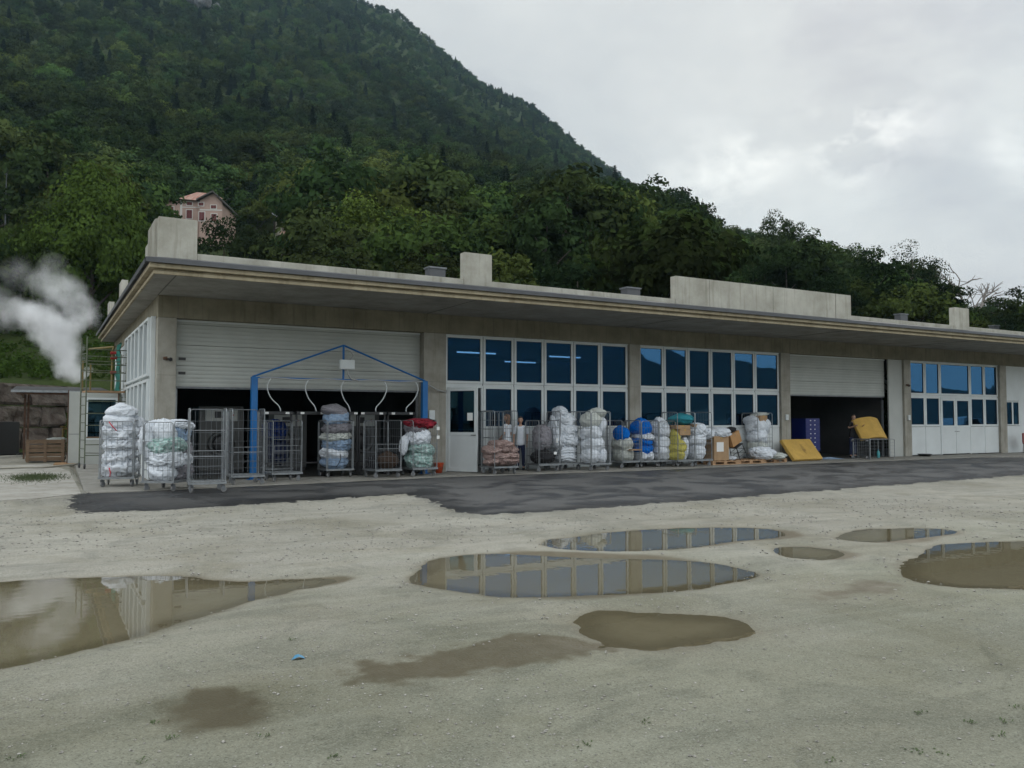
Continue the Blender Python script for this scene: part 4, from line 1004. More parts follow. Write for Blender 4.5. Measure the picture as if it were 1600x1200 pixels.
# ---- left group
f = cage(187, 762, -15, 1.50, 'full', 'leftmost roll cage crammed with white linen bundles, heaped above its top', back=.38)
W1 = 'in the leftmost roll cage'
pile(f, W1, [(0, 0, .40, .42, .17, 'linen', 'heap', 'crumpled white bundle at the bottom'), (-.01, 0, .38, .42, .16, 'linen', 'heap', 'second white bundle from the bottom'), (.02, 0, .39, .41, .16, 'linen', 'heap', 'third white bundle from the bottom'), (0, 0, .41, .42, .17, 'linen', 'heap', 'fourth white bundle from the bottom'), (-.02, 0, .38, .43, .17, 'linen', 'bag', 'uppermost fully caged white bundle'), (.02, -.02, .36, .38, .13, 'linen', 'bag', 'smooth white bundle lying on top')])
bundle(f, .26, .22, 1.28, .2, .22, .15, 'linen', 'bag', 'small white bundle at the right rear top of the leftmost roll cage', group='laundry piled in the roll cages')
def strap(fr, pts, m, label):
    c, s = math.cos(fr[3]), math.sin(fr[3])
    b = MB(); b.tube([(fr[0] + x * c - y * s, fr[1] + x * s + y * c, fr[2] + z) for x, y, z in pts], .012, 5)
    tag(b.build('tie_strap', M[m], None, True), label, 'strap')
M['strapred'] = mat('red_strap', (.5, .02, .04), .7)
strap(f, [(-.16, -.47, 1.47), (-.08, -.48, 1.36), (0, -.47, 1.27)], 'strapred', 'short red strap near the top of the leftmost roll cage')
strap(f, [(-.14, -.47, .44), (-.11, -.48, .34), (-.12, -.47, .24)], 'strapred', 'short red strap near the bottom of the leftmost roll cage')
f = cage(262, 768, -38, 1.50, 'full', 'second roll cage from the left, turned aslant, with white and blue laundry', back=.44)
W2 = 'in the aslant second cage'
pile(f, W2, [(-.05, -.1, .34, .34, .17, 'linen', 'bag', 'round white bag at the bottom front'), (-.04, -.05, .40, .38, .17, 'linen', 'heap', 'crumpled white linen second from the bottom'), (-.03, -.04, .40, .38, .17, 'mixg', 'heap', 'green printed linen heap at mid height'), (-.02, -.1, .27, .27, .20, 'linen', 'bag', 'round white knotted bag in the upper front')])
pile(f, W2, [(.1, .22, .30, .26, .17, 'greyl', 'heap', 'grey crumpled cloth at the rear bottom'), (.1, .24, .31, .24, .16, 'linen', 'heap', 'white crumpled cloth at the rear, second up'), (.1, .24, .30, .24, .15, 'greyl', 'heap', 'grey cloth at the rear middle'), (.1, .24, .30, .24, .20, 'linenblue', 'bag', 'pale blue bag with dark cord near the rear top'), (.12, .22, .34, .22, .09, 'linen', 'heap', 'flat white cloth on top at the rear')])
bundle(f, -.30, .02, .62, .17, .36, .42, 'linen', 'heap', 'white linen bulging through the left side of the aslant cage', group='laundry piled in the roll cages')
strap(f, [(.33, .1, 1.42), (.345, .12, 1.30), (.33, .1, 1.20)], 'blackcloth', 'dark cord across the pale blue bag in the aslant cage')
cage(322, 770, -6, 1.77, 'gate', 'tall empty zinc roll cage nearest the camera beside the aslant cage', back=.36)
cage(383, 759, -3, 1.77, 'gate', 'tall empty roll cage standing behind the left blue gantry post', back=.36)
cage(441, 754, 3, 1.50, 'gate', 'shorter empty roll cage right of the left blue gantry post', back=.36)
f = cage(428, 746, 6, 1.50, 'full', 'shorter roll cage behind, holding a dark blue sheet near its top', back=.5)
bundle(f, .0, .0, .98, .30, .30, .25, 'navybag', 'heap', 'dark blue crumpled sheet with white patches at the cage top', group='laundry piled in the roll cages')
bundle(f, .12, .1, .35, .28, .26, .32, 'navy', 'heap', 'very dark cloth low in the cage with the blue sheet', group='laundry piled in the roll cages')
# ---- under the gantry
f = cage(524, 747, 0, 1.50, 'full', 'roll cage overfilled with grey and pale blue linen under the middle of the gantry')
W3 = 'in the full cage under the gantry'
pile(f, W3, [(-.02, 0, .40, .41, .15, 'linenblue', 'bag', 'pale blue bag at the bottom'), (-.03, 0, .42, .41, .15, 'linen', 'bag', 'white bag second from the bottom'), (.02, 0, .39, .41, .15, 'linenblue', 'heap', 'pale blue cloth third from the bottom'), (0, 0, .40, .40, .12, 'linen2', 'heap', 'cream cloth at mid height'), (.04, 0, .38, .40, .14, 'greyl', 'heap', 'grey brown cloth above the cream one'), (0, 0, .38, .40, .17, 'linenblue', 'bag', 'pale bag with a dark tie near the top'), (-.06, .02, .38, .38, .12, 'greyl', 'bag', 'grey bag lying on top')])
strap(f, [(-.02, -.44, .62), (.0, -.45, .5), (-.05, -.45, .38), (-.12, -.44, .28)], 'blackcloth', 'dark cord over the lowest pale bag under the gantry')
f = cage(597, 748, 4, 1.50, 'half', 'nearly empty roll cage with a brown bag in its base under the gantry', back=.34)
bundle(f, .10, -.08, .24, .27, .25, .2, 'brown', 'bag', 'brown plastic bag in the bottom of the nearly empty cage')
bundle(f, -.12, .1, .24, .2, .2, .16, 'blackcloth', 'heap', 'black cloth beside the brown bag in the nearly empty cage')
f = cage(652, 741, 3, 1.50, 'half', 'roll cage with red cloth on top beside the right blue gantry post', xy=(6.55, -.98))
W4 = 'in the cage beside the right blue post'
pile(f, W4, [(0, 0, .38, .40, .19, 'mixg', 'heap', 'green printed linen at the bottom'), (.02, 0, .38, .40, .17, 'mixg', 'heap', 'green and white linen second up'), (-.02, 0, .34, .38, .2, 'linen', 'heap', 'white grey linen in the middle'), (-.08, .02, .28, .34, .16, 'greyl', 'heap', 'grey linen in the upper part')])
bundle(f, .02, -.02, 1.28, .36, .36, .13, 'redcl', 'heap', 'red and black cloth heaped on the cage beside the right blue post')
bundle(f, .24, .05, 1.30, .16, .26, .12, 'blackcloth', 'heap', 'black cloth hanging beside the red cloth on the cage')
bundle(f, -.5, -.1, .62, .10, .12, .22, 'linen', 'heap', 'white cloth hanging out of the left side of the cage with red cloth')
for k, z in enumerate((1.24, 1.0)):
    t = MB(); c, s = math.cos(f[3]), math.sin(f[3])
    px_, py_ = f[0] + .37 * c + .43 * s, f[1] + .37 * s - .43 * c
    t.box(px_ - .04, px_ + .04, py_ - .004, py_ + .004, z, z + .09); t.tube([(px_, py_, z + .09), (px_ - .01, py_ + .03, z + .13)], .004, 4)
    tag(t.build('paper_tag', M['paper']), ('upper' if k == 0 else 'lower') + ' white paper tag hanging on the cage with red cloth', 'tag')
# ---- before the first glazing
f = cage(780, 743, 0, 1.77, 'none', 'tall open fronted roll cage heaped with dusty pink towels', back=.50)
W5 = 'in the open fronted cage'
k = 0
for z, n_ in ((.24, 3), (.40, 3), (.56, 3), (.70, 2)):
    for i in range(n_):
        dx = (i - (n_ - 1) / 2) * .25 + rb.uniform(-.03, .03)
        bundle(f, dx, rb.uniform(-.1, .0), z, .20, .34, .115, 'pink', 'heap', 'dusty pink crumpled towels, %s row, %s' % (['bottom', 'second', 'third', 'top'][k], (['left', 'centre', 'right'] if n_ == 3 else ['left', 'right'])[i]) + ' of the pink heap', 'towel_bundle', 'towels', 'pink towels in the open cage')
    k += 1
cage(773, 741, 0, 1.77, 'none', 'tall roll cage frame nested behind the pink towels', back=.95)
f = cage(842, 733, 0, 1.50, 'half', 'short roll cage with a black bag at its base near the two women', xy=(10.55, -.95))
bundle(f, -.02, -.05, .23, .34, .34, .19, 'blackcloth', 'bag', 'black bag with a white label in the short cage near the women')
bundle(f, .05, .1, .60, .24, .26, .36, 'greyl', 'heap', 'dark grey cloth hanging in the short cage near the women')
t = MB(); t.box(f[0] + .12, f[0] + .22, f[1] - .45, f[1] - .444, .50, .58); tag(t.build('paper_label', M['paper']), 'small white label on the black bag in the short cage', 'label')
t = MB(); t.box(f[0] + .22, f[0] + .27, f[1] - .428, f[1] - .422, .84, .98); tag(t.build('paper_label', M['paper']), 'upright white label on the front of the short cage', 'label')
f = cage(876, 729, 0, 1.77, 'none', 'tall roll cage bulging with crumpled white laundry left of the big smooth bags', xy=(11.45, -.72))
W6 = 'in the tall bulging cage'
pile(f, W6, [(.02, -.05, .40, .40, .15, 'linen', 'fold', 'stacked folded white sheets at the bottom'), (.02, -.05, .40, .40, .15, 'linen', 'fold', 'stacked folded white sheets, second layer'), (.05, -.06, .41, .41, .18, 'linen', 'heap', 'crumpled white laundry midway'), (.04, -.05, .38, .40, .18, 'linen', 'heap', 'crumpled white laundry above the middle'), (0, 0, .34, .38, .18, 'linen', 'heap', 'crumpled white laundry near the top'), (-.12, .02, .22, .3, .14, 'linen', 'heap', 'white laundry peak at the top')])
bundle(f, -.34, .0, .5, .14, .34, .5, 'linen', 'heap', 'white laundry pressed against the left side of the tall bulging cage')
# ---- before the second pillar and glazing
f = cage(927, 737, 0, 1.77, 'full', 'tall roll cage with big smooth white bags before the concrete pillar', back=.5)
W7 = 'in the tall cage before the pillar'
pile(f, W7, [(-.1, 0, .29, .38, .2, 'linen', 'bag', 'smooth white bag at the bottom left', 0), (.2, -.1, .18, .28, .19, 'linen', 'bag', 'round white bag at the bottom right', .33), (0, 0, .40, .40, .21, 'linen', 'bag', 'wide white bag second layer'), (-.1, 0, .34, .40, .20, 'linen', 'bag', 'wide white bag at mid height', .18), (.22, 0, .18, .34, .24, 'linen', 'bag', 'upright white bag at the upper right', .22), (-.04, .02, .37, .38, .20, 'linen2', 'bag', 'cream bag below the top'), (.14, -.02, .26, .32, .11, 'linen2', 'bag', 'cream bag on the top right')])
f = cage(974, 733, 2, 1.50, 'half', 'short roll cage with a blue bag over cream bags right of the tall smooth bags', back=.5)
W8 = 'in the short cage right of the smooth bags'
pile(f, W8, [(0, 0, .35, .38, .2, 'linen2', 'bag', 'cream bag at the bottom'), (-.02, 0, .36, .38, .2, 'linen2', 'bag', 'cream bag second up'), (-.12, -.05, .26, .34, .18, 'brightblue', 'bag', 'bright blue bag on top')])
c = thing('cardboard_sheet', 'folded brown cardboard sheet between cream bags in the short cage', 'cardboard', (f[0] + .1, f[1] - .44, .56)); MB().box(-.2, .2, -.1, .1, 0, .02).build('sheet', M['card'], c); MB().box(-.15, .22, -.11, .09, .021, .04).build('fold', M['card'], c)
f = cage(1004, 732, 0, 1.50, 'full', 'short roll cage stuffed with bright blue bags', back=.5)
W9 = 'in the cage of bright blue bags'
pile(f, W9, [(-.14, -.04, .2, .34, .13, 'linen', 'bag', 'white bag at the bottom left', 0), (.16, -.04, .2, .34, .13, 'linen', 'bag', 'white bag at the bottom right'), (0, 0, .38, .38, .15, 'brightblue', 'bag', 'bright blue bag low down'), (-.04, 0, .38, .38, .14, 'brightblue', 'bag', 'bright blue bag at mid height', .20), (.02, -.02, .36, .36, .11, 'linen', 'heap', 'white cloth between the blue bags', .14), (-.05, 0, .38, .38, .22, 'brightblue', 'bag', 'big bright blue bag at the top')])
f = cage(1031, 731, 0, 1.50, 'full', 'short roll cage of white bags between the blue and the yellow bags', back=.5)
W10 = 'in the cage between blue and yellow bags'
pile(f, W10, [(0, 0, .36, .38, .22, 'linen', 'bag', 'white bag at the bottom'), (0, 0, .36, .38, .2, 'linen', 'bag', 'white bag at mid height'), (0, 0, .34, .36, .26, 'linen', 'heap', 'crumpled white bag at the top')])
f = cage(1060, 731, 0, 1.77, 'half', 'tall roll cage with yellow bags, boxes and a teal bag on top', back=.5)
pile(f, 'in the cage with the teal bag', [(-.16, -.06, .22, .36, .16, 'yellow', 'bag', 'yellow bag at the bottom left', 0), (.16, 0, .20, .36, .3, 'linen', 'bag', 'white bag behind the yellow ones', .22), (-.08, -.06, .30, .36, .18, 'yellow', 'bag', 'yellow bag in the middle', .2), (-.2, -.05, .16, .3, .24, 'yellow', 'bag', 'upright yellow bag at the left edge')])
def carton(fr, dx, dy, z, w, d, h, rz, label, m='card'):
    c, s = math.cos(fr[3]), math.sin(fr[3])
    t = thing('cardboard_box', label, 'cardboard box', (fr[0] + dx * c - dy * s, fr[1] + dx * s + dy * c, fr[2] + z), fr[3] + R(rz))
    MB().box(-w / 2, w / 2, -d / 2, d / 2, 0, h).build('box_body', M[m], t, bevel=.006)
    MB().box(-.03, .03, -d / 2 - .002, d / 2 + .002, h * .7, h + .002).build('tape', M['foam'], t)
    return t
carton(f, .02, 0, 1.02, .5, .6, .2, 4, 'brown carton lying in the cage above the yellow bags')
carton(f, -.02, 0, 1.225, .56, .6, .12, -5, 'flat brown carton directly under the teal bag')
bundle(f, .14, 0, 1.36, .40, .36, .17, 'teal', 'bag', 'teal bag on top of the cage with yellow bags')
f2 = cage(1087, 730, 0, 1.77, 'half', 'tall roll cage with white bags left of the labelled carton', back=.5)
pile(f2, 'in the cage left of the labelled carton', [(0, 0, .37, .38, .24, 'linen', 'bag', 'white bag at the bottom'), (0, 0, .37, .38, .22, 'linen', 'bag', 'white bag at mid height'), (.05, 0, .34, .36, .18, 'linen', 'heap', 'crumpled white cloth near the top')])
bundle(f2, .42, .05, .92, .25, .3, .16, 'linen', 'heap', 'white laundry spilling right over the labelled carton, upper')
carton(f2, -.05, 0, 1.28, .4, .4, .1, 10, 'small brown carton lying on the white bags left of the labelled carton')
# ---- labelled carton, stool, pallets
x0, y0 = at(1108, 727)
y0 = -.75; x0 = 17.62
t = thing('cardboard_box', 'tall cardboard box with a white label standing on a pallet', 'cardboard box', (x0, y0, .145), R(4))
MB().box(-.36, .36, -.3, .3, 0, .82).build('box_body', M['card'], t, bevel=.008)
MB().box(-.24, .10, -.304, -.301, .30, .62).build('paper_label', M['paper'], t)
MB().box(-.035, .035, -.305, .301, .74, .823).build('tape', M['foam'], t)
bundle((x0, y0, 0, 0), .1, 0, .94, .44, .32, .15, 'linen', 'heap', 'crumpled white sheets draped on the labelled carton')
bundle((x0, y0, 0, 0), .45, .1, .88, .30, .28, .12, 'linen', 'heap', 'crumpled white sheets slipping right of the labelled carton')
def pallet(x, y, w, d, rz, label, z=0):
    t = thing('wooden_pallet', label, 'pallet', (x, y, z), R(rz), 'pallets in front of the second glazing')
    m = MB(); n = 5
    for i in range(n):
        a = -w / 2 + (w - .1) * i / (n - 1); m.box(a, a + .1, -d / 2, d / 2, .122, .144)
    m.build('deck_boards', M['wood'], t)
    for a in (-d / 2, -.05, d / 2 - .1):
        m = MB(); m.box(-w / 2, w / 2, a, a + .1, .0, .022); m.box(-w / 2, w / 2, a, a + .1, .1, .1215)
        m.build('stringer_board', M['wood'], t)
        m = MB()
        for c in (-w / 2, -.07, w / 2 - .14): m.box(c, c + .14, a + .003, a + .097, .0225, .0995)
        m.build('block', M['wood'], t)
    return t
pallet(17.75, -.72, 1.2, .8, 1, 'leftmost wooden pallet, under the labelled carton')
pallet(19.0, -.68, 1.2, .8, -2, 'wooden pallet in the middle, under the tilted stool')
pallet(20.25, -.60, 1.2, .8, 2, 'rightmost wooden pallet, before the tall cage of white sacks')
t = thing('bar_stool', 'black framed stool tipped on the middle pallet with a brown box on it', 'stool', (18.75, -.78, .15), 0, None, (0, R(-24), R(8)))
for sx in (-.17, .17):
    for sy in (-.15, .15): MB().tube([(sx * 1.2, sy * 1.2, .02), (sx, sy, .5)], .014, 6).build('leg', M['black'], t)
MB().box(-.2, .2, -.17, .17, .5, .53).build('seat', M['black'], t, bevel=.01)
m = MB()
for z in (.18, .33): m.tube([(-.19, -.17, z), (.19, -.17, z), (.19, .17, z), (-.19, .17, z)], .010, 5, closed=True)
m.build('footrest', M['black'], t)
t2 = thing('cardboard_box', 'tilted brown box resting on the tipped black stool', 'cardboard box', (18.42, -.8, .68), 0, None, (0, R(-24), R(8)))
MB().box(-.26, .26, -.2, .2, 0, .42).build('box_body', mat('tan_card', (.40, .22, .09), .8, 0, .1, 5), t2, bevel=.008); MB().box(-.03, .03, -.203, .203, .3, .423).build('tape', M['card'], t2)
bundle((18.38, -.8, 0, 0), -.12, 0, 1.08, .23, .18, .09, 'blackcloth', 'bag', 'black cloth bundle lying on the tilted brown box', 'cloth_bundle', 'cloth')
bundle((18.1, -.95, 0, 0), .1, 0, .14, .13, .13, .06, 'linen', 'heap', 'small white rag on the pallet beside the labelled carton', 'rag', 'rag')
bundle((19.8, -.85, 0, 0), -.05, 0, .14, .42, .3, .20, 'linen', 'heap', 'white heap of sheets lying low on the pallets', 'sheet_heap', 'sheets')
bundle((19.8, -.85, 0, 0), .55, -.1, .14, .34, .24, .10, 'linen2', 'heap', 'low cream cloth heap at the right of the pallets', 'sheet_heap', 'sheets')
f = cage(1170, 724, 0, 1.77, 'half', 'rightmost upright roll cage, full of tall white sacks with a carton on top', xy=(20.15, -.25))
f = (f[0], f[1], .0, f[3])
pile(f, 'in the rightmost upright cage', [(.0, 0, .40, .40, .26, 'linen2', 'bag', 'tall white sack at the bottom'), (-.02, 0, .42, .40, .25, 'linen', 'bag', 'white sack at mid height'), (-.05, 0, .42, .40, .24, 'linen', 'bag', 'white sack near the top', .3), (-.3, 0, .18, .3, .13, 'linen', 'heap', 'small white sack at the top left')])
carton(f, .05, -.05, 1.42, .5, .4, .26, 14, 'open brown carton on top of the rightmost upright cage')
bundle(f, .1, 0, 1.64, .32, .2, .07, 'linen2', 'heap', 'cream cloth ruffled out of the carton on the rightmost cage')
bundle(f, .36, .05, 1.0, .2, .3, .3, 'linen', 'bag', 'white sack bulging out at the right of the rightmost upright cage')
# ---- leaning foam mattress, lying cage, raised mattress
def slab(name, label, W_, H_, T_, mtx, bend=0.0):
    bm = bmesh.new(); bmesh.ops.create_grid(bm, x_segments=24, y_segments=12, size=.5)
    g = bmesh.ops.extrude_face_region(bm, geom=bm.faces[:])
    for v in [q for q in g['geom'] if isinstance(q, bmesh.types.BMVert)]: v.co.z += 1
    for v in bm.verts:
        x, y, z = v.co.x * W_, v.co.y * H_, (v.co.z - .5) * T_
        z += bend * ((x / W_ * 2 + .1) ** 2 * -1) + .01 * noise.noise(Vector((x * 3, y * 3, z)))
        v.co = mtx @ Vector((x, y, z))
    bmesh.ops.recalc_face_normals(bm, faces=bm.faces[:])
    me = bpy.data.meshes.new(name); bm.to_mesh(me); bm.free(); me.materials.append(M['foam'])
    o = bpy.data.objects.new(name, me); COL.objects.link(o)
    mod = o.modifiers.new('bevel', 'BEVEL'); mod.width = .02; mod.segments = 2; mod.limit_method = 'ANGLE'; mod.angle_limit = R(50)
    return tag(o, label, 'mattress')
slab('foam_mattress', 'yellow foam mattress leaning on the pillar with a brown stain', 1.75, .92, .13, Matrix.Translation((22.25, -.42, .40)) @ Euler((R(52), R(0), R(6))).to_matrix().to_4x4())
fm = M['foam'].copy(); fm.name = 'stained_foam'; nt = fm.node_tree; bs = nt.nodes['Principled BSDF']; src = bs.inputs['Base Color'].links[0].from_socket
tcx = N(nt, 'ShaderNodeTexCoord'); mpx = N(nt, 'ShaderNodeMapping', vector_type='POINT'); mpx.inputs['Location'].default_value = (-22.32, .0, -.40)
mpx.inputs['Location'].default_value = (-22.32 * 5.2, 0, -.42 * 3.0); mpx.inputs['Scale'].default_value = (5.2, 0, 3.0)
nt.links.new(tcx.outputs['Object'], mpx.inputs['Vector'])
ln = N(nt, 'ShaderNodeVectorMath', operation='LENGTH'); nt.links.new(mpx.outputs[0], ln.inputs[0])
nzx = N(nt, 'ShaderNodeTexNoise', i_Scale=7.0, i_Detail=5.0, i_Roughness=.7); nt.links.new(tcx.outputs['Object'], nzx.inputs['Vector'])
sm_ = N(nt, 'ShaderNodeMath', operation='MULTIPLY_ADD'); nt.links.new(nzx.outputs['Fac'], sm_.inputs[0]); sm_.inputs[1].default_value = 2.2; nt.links.new(ln.outputs['Value'], sm_.inputs[2])
mrx = N(nt, 'ShaderNodeMapRange'); mrx.inputs['From Min'].default_value = 1.25; mrx.inputs['From Max'].default_value = 1.65; mrx.inputs['To Min'].default_value = .8; mrx.inputs['To Max'].default_value = 0; nt.links.new(sm_.outputs[0], mrx.inputs['Value'])
mxx = N(nt, 'ShaderNodeMix', data_type='RGBA'); nt.links.new(mrx.outputs[0], mxx.inputs['Factor']); nt.links.new(src, mxx.inputs['A']); mxx.inputs['B'].default_value = (.20, .11, .03, 1); nt.links.new(mxx.outputs['Result'], bs.inputs['Base Color'])
bpy.data.objects['foam_mattress'].data.materials[0] = fm
slab('foam_mattress', 'ochre foam mattress bent and held up above the lying cage in the right doorway', 1.40, .95, .12, Matrix.Translation((26.75, -.12, 1.22)) @ Euler((R(60), R(-3), R(-8))).to_matrix().to_4x4(), .2)
# lying cage
lc = copy_tree(PROTO[(1.77, 'none')]); lc.location = (25.0, -.78, .38); lc.rotation_euler = (R(90), R(0), R(90 + 2)); lc['label'] = 'roll cage lying on its side in front of the right doorway'; lc['category'] = 'roll cage'; lc['group'] = 'roll cages parked along the front of the hall'
t = thing('plastic_bottle', 'small turquoise bottle standing inside the lying cage', 'bottle', (26.3, -.7, .03))
m = MB(); m.lathe([(.05, 0), (.055, .02), (.055, .22), (.02, .28), (.02, .31)], 12); m.build('bottle_body', mat('turquoise_plastic', (.05, .35, .38), .4), t, True); MB().lathe([(.023, .311), (.023, .335)], 10).build('cap', M['blue'], t)
tag(MB().add([(23.7, .05, .006), (24.1, -.35, .008), (24.75, -.35, .008), (24.5, .0, .03), (24.1, .25, .05), (24.15, -.1, .09)], [(0, 1, 5), (1, 2, 5), (2, 3, 5), (3, 4, 5), (4, 0, 5)]).build('sheet', M['linenblue']), 'pale blue sheet dropped on the floor beside the blue container', 'sheet')
# bucket, tray, chair
x, y = 7.48, -.25
t = thing('bucket', 'orange red bucket at the foot of the pillar beside the open door', 'bucket', (x, y, 0))
MB().lathe([(.10, 0), (.15, .28), (.155, .29), (.135, .28), (.09, .01)], 16).build('bucket_body', M['orange'], t, True)
MB().tube([(-.15, 0, .28), (-.1, -.05, .2), (0, -.16, .15), (.1, -.05, .2), (.15, 0, .28)], .006, 5).build('handle', M['galv'], t)
t = thing('tray', 'flat black tray on the ground before the right end glazing', 'tray', (29.85, -.3, 0))
MB().lathe([(.2, 0), (.28, .09), (.3, .095), (.27, .08), (.18, .012)], 14).build('tray_body', M['black'], t, True); MB().box(-.32, -.28, -.05, .05, .085, .1).build('handle', M['black'], t)
t = thing('chair', 'dark red plastic chair by the wall at the right edge of the picture', 'chair', (37.3, -.55, 0), R(15))
MB().box(-.25, .25, -.22, .24, .42, .47).build('seat', mat('dull_red_plastic', (.22, .05, .05), .6), t, bevel=.02)
MB().box(-.25, .25, .19, .25, .471, .92).build('backrest', bpy.data.materials['dull_red_plastic'], t, bevel=.03)
for sx in (-.2, .2):
    for sy in (-.18, .2): MB().tube([(sx * 1.1, sy * 1.1, 0), (sx, sy, .42)], .016, 6).build('leg', M['black'], t)

# ================================================================== people
def skin_mesh(J, E, sub=2):
    me = bpy.data.meshes.new('sk'); me.from_pydata([j[0] for j in J], E, [])
    o = bpy.data.objects.new('sk', me); COL.objects.link(o)
    md = o.modifiers.new('s', 'SKIN'); md.use_smooth_shade = True; md.branch_smoothing = .6
    for i, j in enumerate(J):
        r = j[1]; o.data.skin_vertices[0].data[i].radius = r if isinstance(r, tuple) else (r, r)
    o.data.skin_vertices[0].data[0].use_root = True
    sb = o.modifiers.new('u', 'SUBSURF'); sb.levels = sub; sb.render_levels = sub
    dg = bpy.context.evaluated_depsgraph_get(); dg.update()
    out = bpy.data.meshes.new_from_object(o.evaluated_get(dg)); bpy.data.objects.remove(o)
    return out
def finish(me, name, m, parent):
    me.materials.clear(); me.materials.append(m)
    me.polygons.foreach_set('use_smooth', [True] * len(me.polygons))
    o = bpy.data.objects.new(name, me); COL.objects.link(o)
    if parent: o.parent = parent
    return o
def person(loc, rz, h, label, arms, hair, top, legs_m, long_hair=False, lean=0.0, head_turn=0.0):
    """arms: ((shoulder->elbow, elbow->wrist) left, right) joint offsets in body frame, facing -Y"""
    k = h / 1.70
    root = thing('person', label, 'person', loc, rz)
    V = lambda *a: Vector(a) * k
    pel, waist, chest, neck, headb = V(0, 0, .93), V(0, .0, 1.06), V(0, -lean * .5, 1.28), V(0, -lean, 1.45), V(0, -lean - .01, 1.53)
    J = [(pel, (.145 * k, .10 * k)), (waist, (.115 * k, .085 * k)), (chest, (.145 * k, .095 * k)), (V(0, -lean * .8, 1.39), (.10 * k, .07 * k)), (neck, .052 * k), (headb, .05 * k)]
    E = [(0, 1), (1, 2), (2, 3), (3, 4), (4, 5)]
    def add(p, r, par):
        J.append((p, r)); E.append((par, len(J) - 1)); return len(J) - 1
    for s in (-1, 1):
        a = add(V(s * .095, 0, .84), .085 * k, 0); a = add(V(s * .10, -.01, .50), .055 * k, a); a = add(V(s * .10, .0, .36), .05 * k, a); a = add(V(s * .10, .02, .09), .034 * k, a); a = add(V(s * .105, -.12, .035), .033 * k, a)
        sh = add(V(s * .17, -lean * .8, 1.38), .048 * k, 3)
        el, wr, hd = arms[0 if s < 0 else 1]
        e_ = add(V(*el), .038 * k, sh); w = add(V(*wr), .027 * k, e_)
        wv, hv = V(*wr), V(*hd); d = (hv - wv).normalized(); side = d.cross(Vector((0, 1, 0)));
        if side.length < .2: side = d.cross(Vector((1, 0, 0)))
        side.normalize()
        pm = add(wv + d * .06 * k, (.034 * k, .018 * k), w)
        for i, (o_, ln) in enumerate(((-.027, .065), (-.009, .078), (.009, .074), (.026, .058))):
            b0 = wv + d * .085 * k + side * o_ * k
            f1 = add(b0, .0095 * k, pm); add(b0 + d * ln * k + Vector((0, -.012 * k, 0)), .0075 * k, f1)
        th = add(wv + d * .03 * k - side * .035 * k, .010 * k, pm); add(wv + d * .075 * k - side * .052 * k, .008 * k, th)
    me = skin_mesh(J, E)
    # head with face merged into the body mesh
    bm = bmesh.new(); bm.from_mesh(me)
    hb = bmesh.new(); bmesh.ops.create_uvsphere(hb, u_segments=28, v_segments=20, radius=1)
    for v in hb.verts:
        x, y, z = v.co
        f = max(0, -y)
        jaw = 1 - .28 * max(0, -z) * 1.0
        x2 = x * .076 * jaw; y2 = y * .096 * (1 - .12 * max(0, -z)); z2 = z * .118
        y2 -= .022 * math.exp(-((x / .16) ** 2)) * math.exp(-((z + .18) / .2) ** 2) * (f > .3)     # nose
        for sx in (-.42, .42): y2 += .012 * math.exp(-(((x - sx) / .18) ** 2 + ((z - .08) / .13) ** 2)) * (f > .2)   # sockets
        y2 -= .006 * math.exp(-((x / .3) ** 2 + ((z + .52) / .09) ** 2)) * (f > .3)               # lips
        y2 -= .008 * math.exp(-((x / .3) ** 2 + ((z + .85) / .15) ** 2)) * (f > .1)               # chin
        for sx in (-1, 1): x2 += sx * .014 * math.exp(-(((y - .05) / .12) ** 2 + ((z) / .22) ** 2)) * (x * sx > .85)   # ears
        c, s_ = math.cos(head_turn), math.sin(head_turn)
        v.co = V(x2 * c - y2 * s_, x2 * s_ + y2 * c - lean - .015, z2 + 1.60)
    tm = bpy.data.meshes.new('t'); hb.to_mesh(tm); hb.free(); bm.from_mesh(tm); bm.to_mesh(me); bm.free(); bpy.data.meshes.remove(tm)
    body = finish(me, 'body', M['skin'], root)
    # clothing
    def arm_part(frac):
        r = []
        for i, s in enumerate((-1, 1)):
            el, wr, hd = arms[i]; r.append((s, V(*el), V(*wr)))
        return r
    J = [(V(0, 0, .76), (.178 * k, .135 * k)), (V(0, 0, .88), (.168 * k, .125 * k)), (V(0, 0, .98), (.155 * k, .115 * k)), (waist, (.13 * k, .10 * k)), (chest, (.158 * k, .112 * k)), (V(0, -lean * .8, 1.40), (.105 * k, .078 * k)), (V(0, -lean * .95, 1.435), (.062 * k, .06 * k))]
    E = [(0, 1), (1, 2), (2, 3), (3, 4), (4, 5), (5, 6)]
    for s, el, wr in arm_part(1):
        a = add(V(s * .17, -lean * .8, 1.385), .060 * k, 5); add(V(s * .17, -lean * .8, 1.38).lerp(el, .85), .058 * k, a)
    finish(skin_mesh(J, E), 'tunic', top, root)
    J = [(V(0, 0, .90), (.155 * k, .11 * k)), (V(0, 0, .84), (.15 * k, .105 * k))]; E = [(0, 1)]
    for s in (-1, 1):
        a = add(V(s * .095, 0, .76), .090 * k, 1); a = add(V(s * .10, -.01, .50), .070 * k, a); add(V(s * .10, .02, .10), .056 * k, a)
    finish(skin_mesh(J, E), 'trousers', legs_m, root)
    for s in (-1, 1):
        m = MB(); m.tube([V(s * .10, .05, .035), V(s * .102, .0, .04), V(s * .105, -.10, .035), V(s * .107, -.17, .03)], [.036 * k, .045 * k, .044 * k, .028 * k], 10)
        m.build('shoe', M['gasket'], root, True)
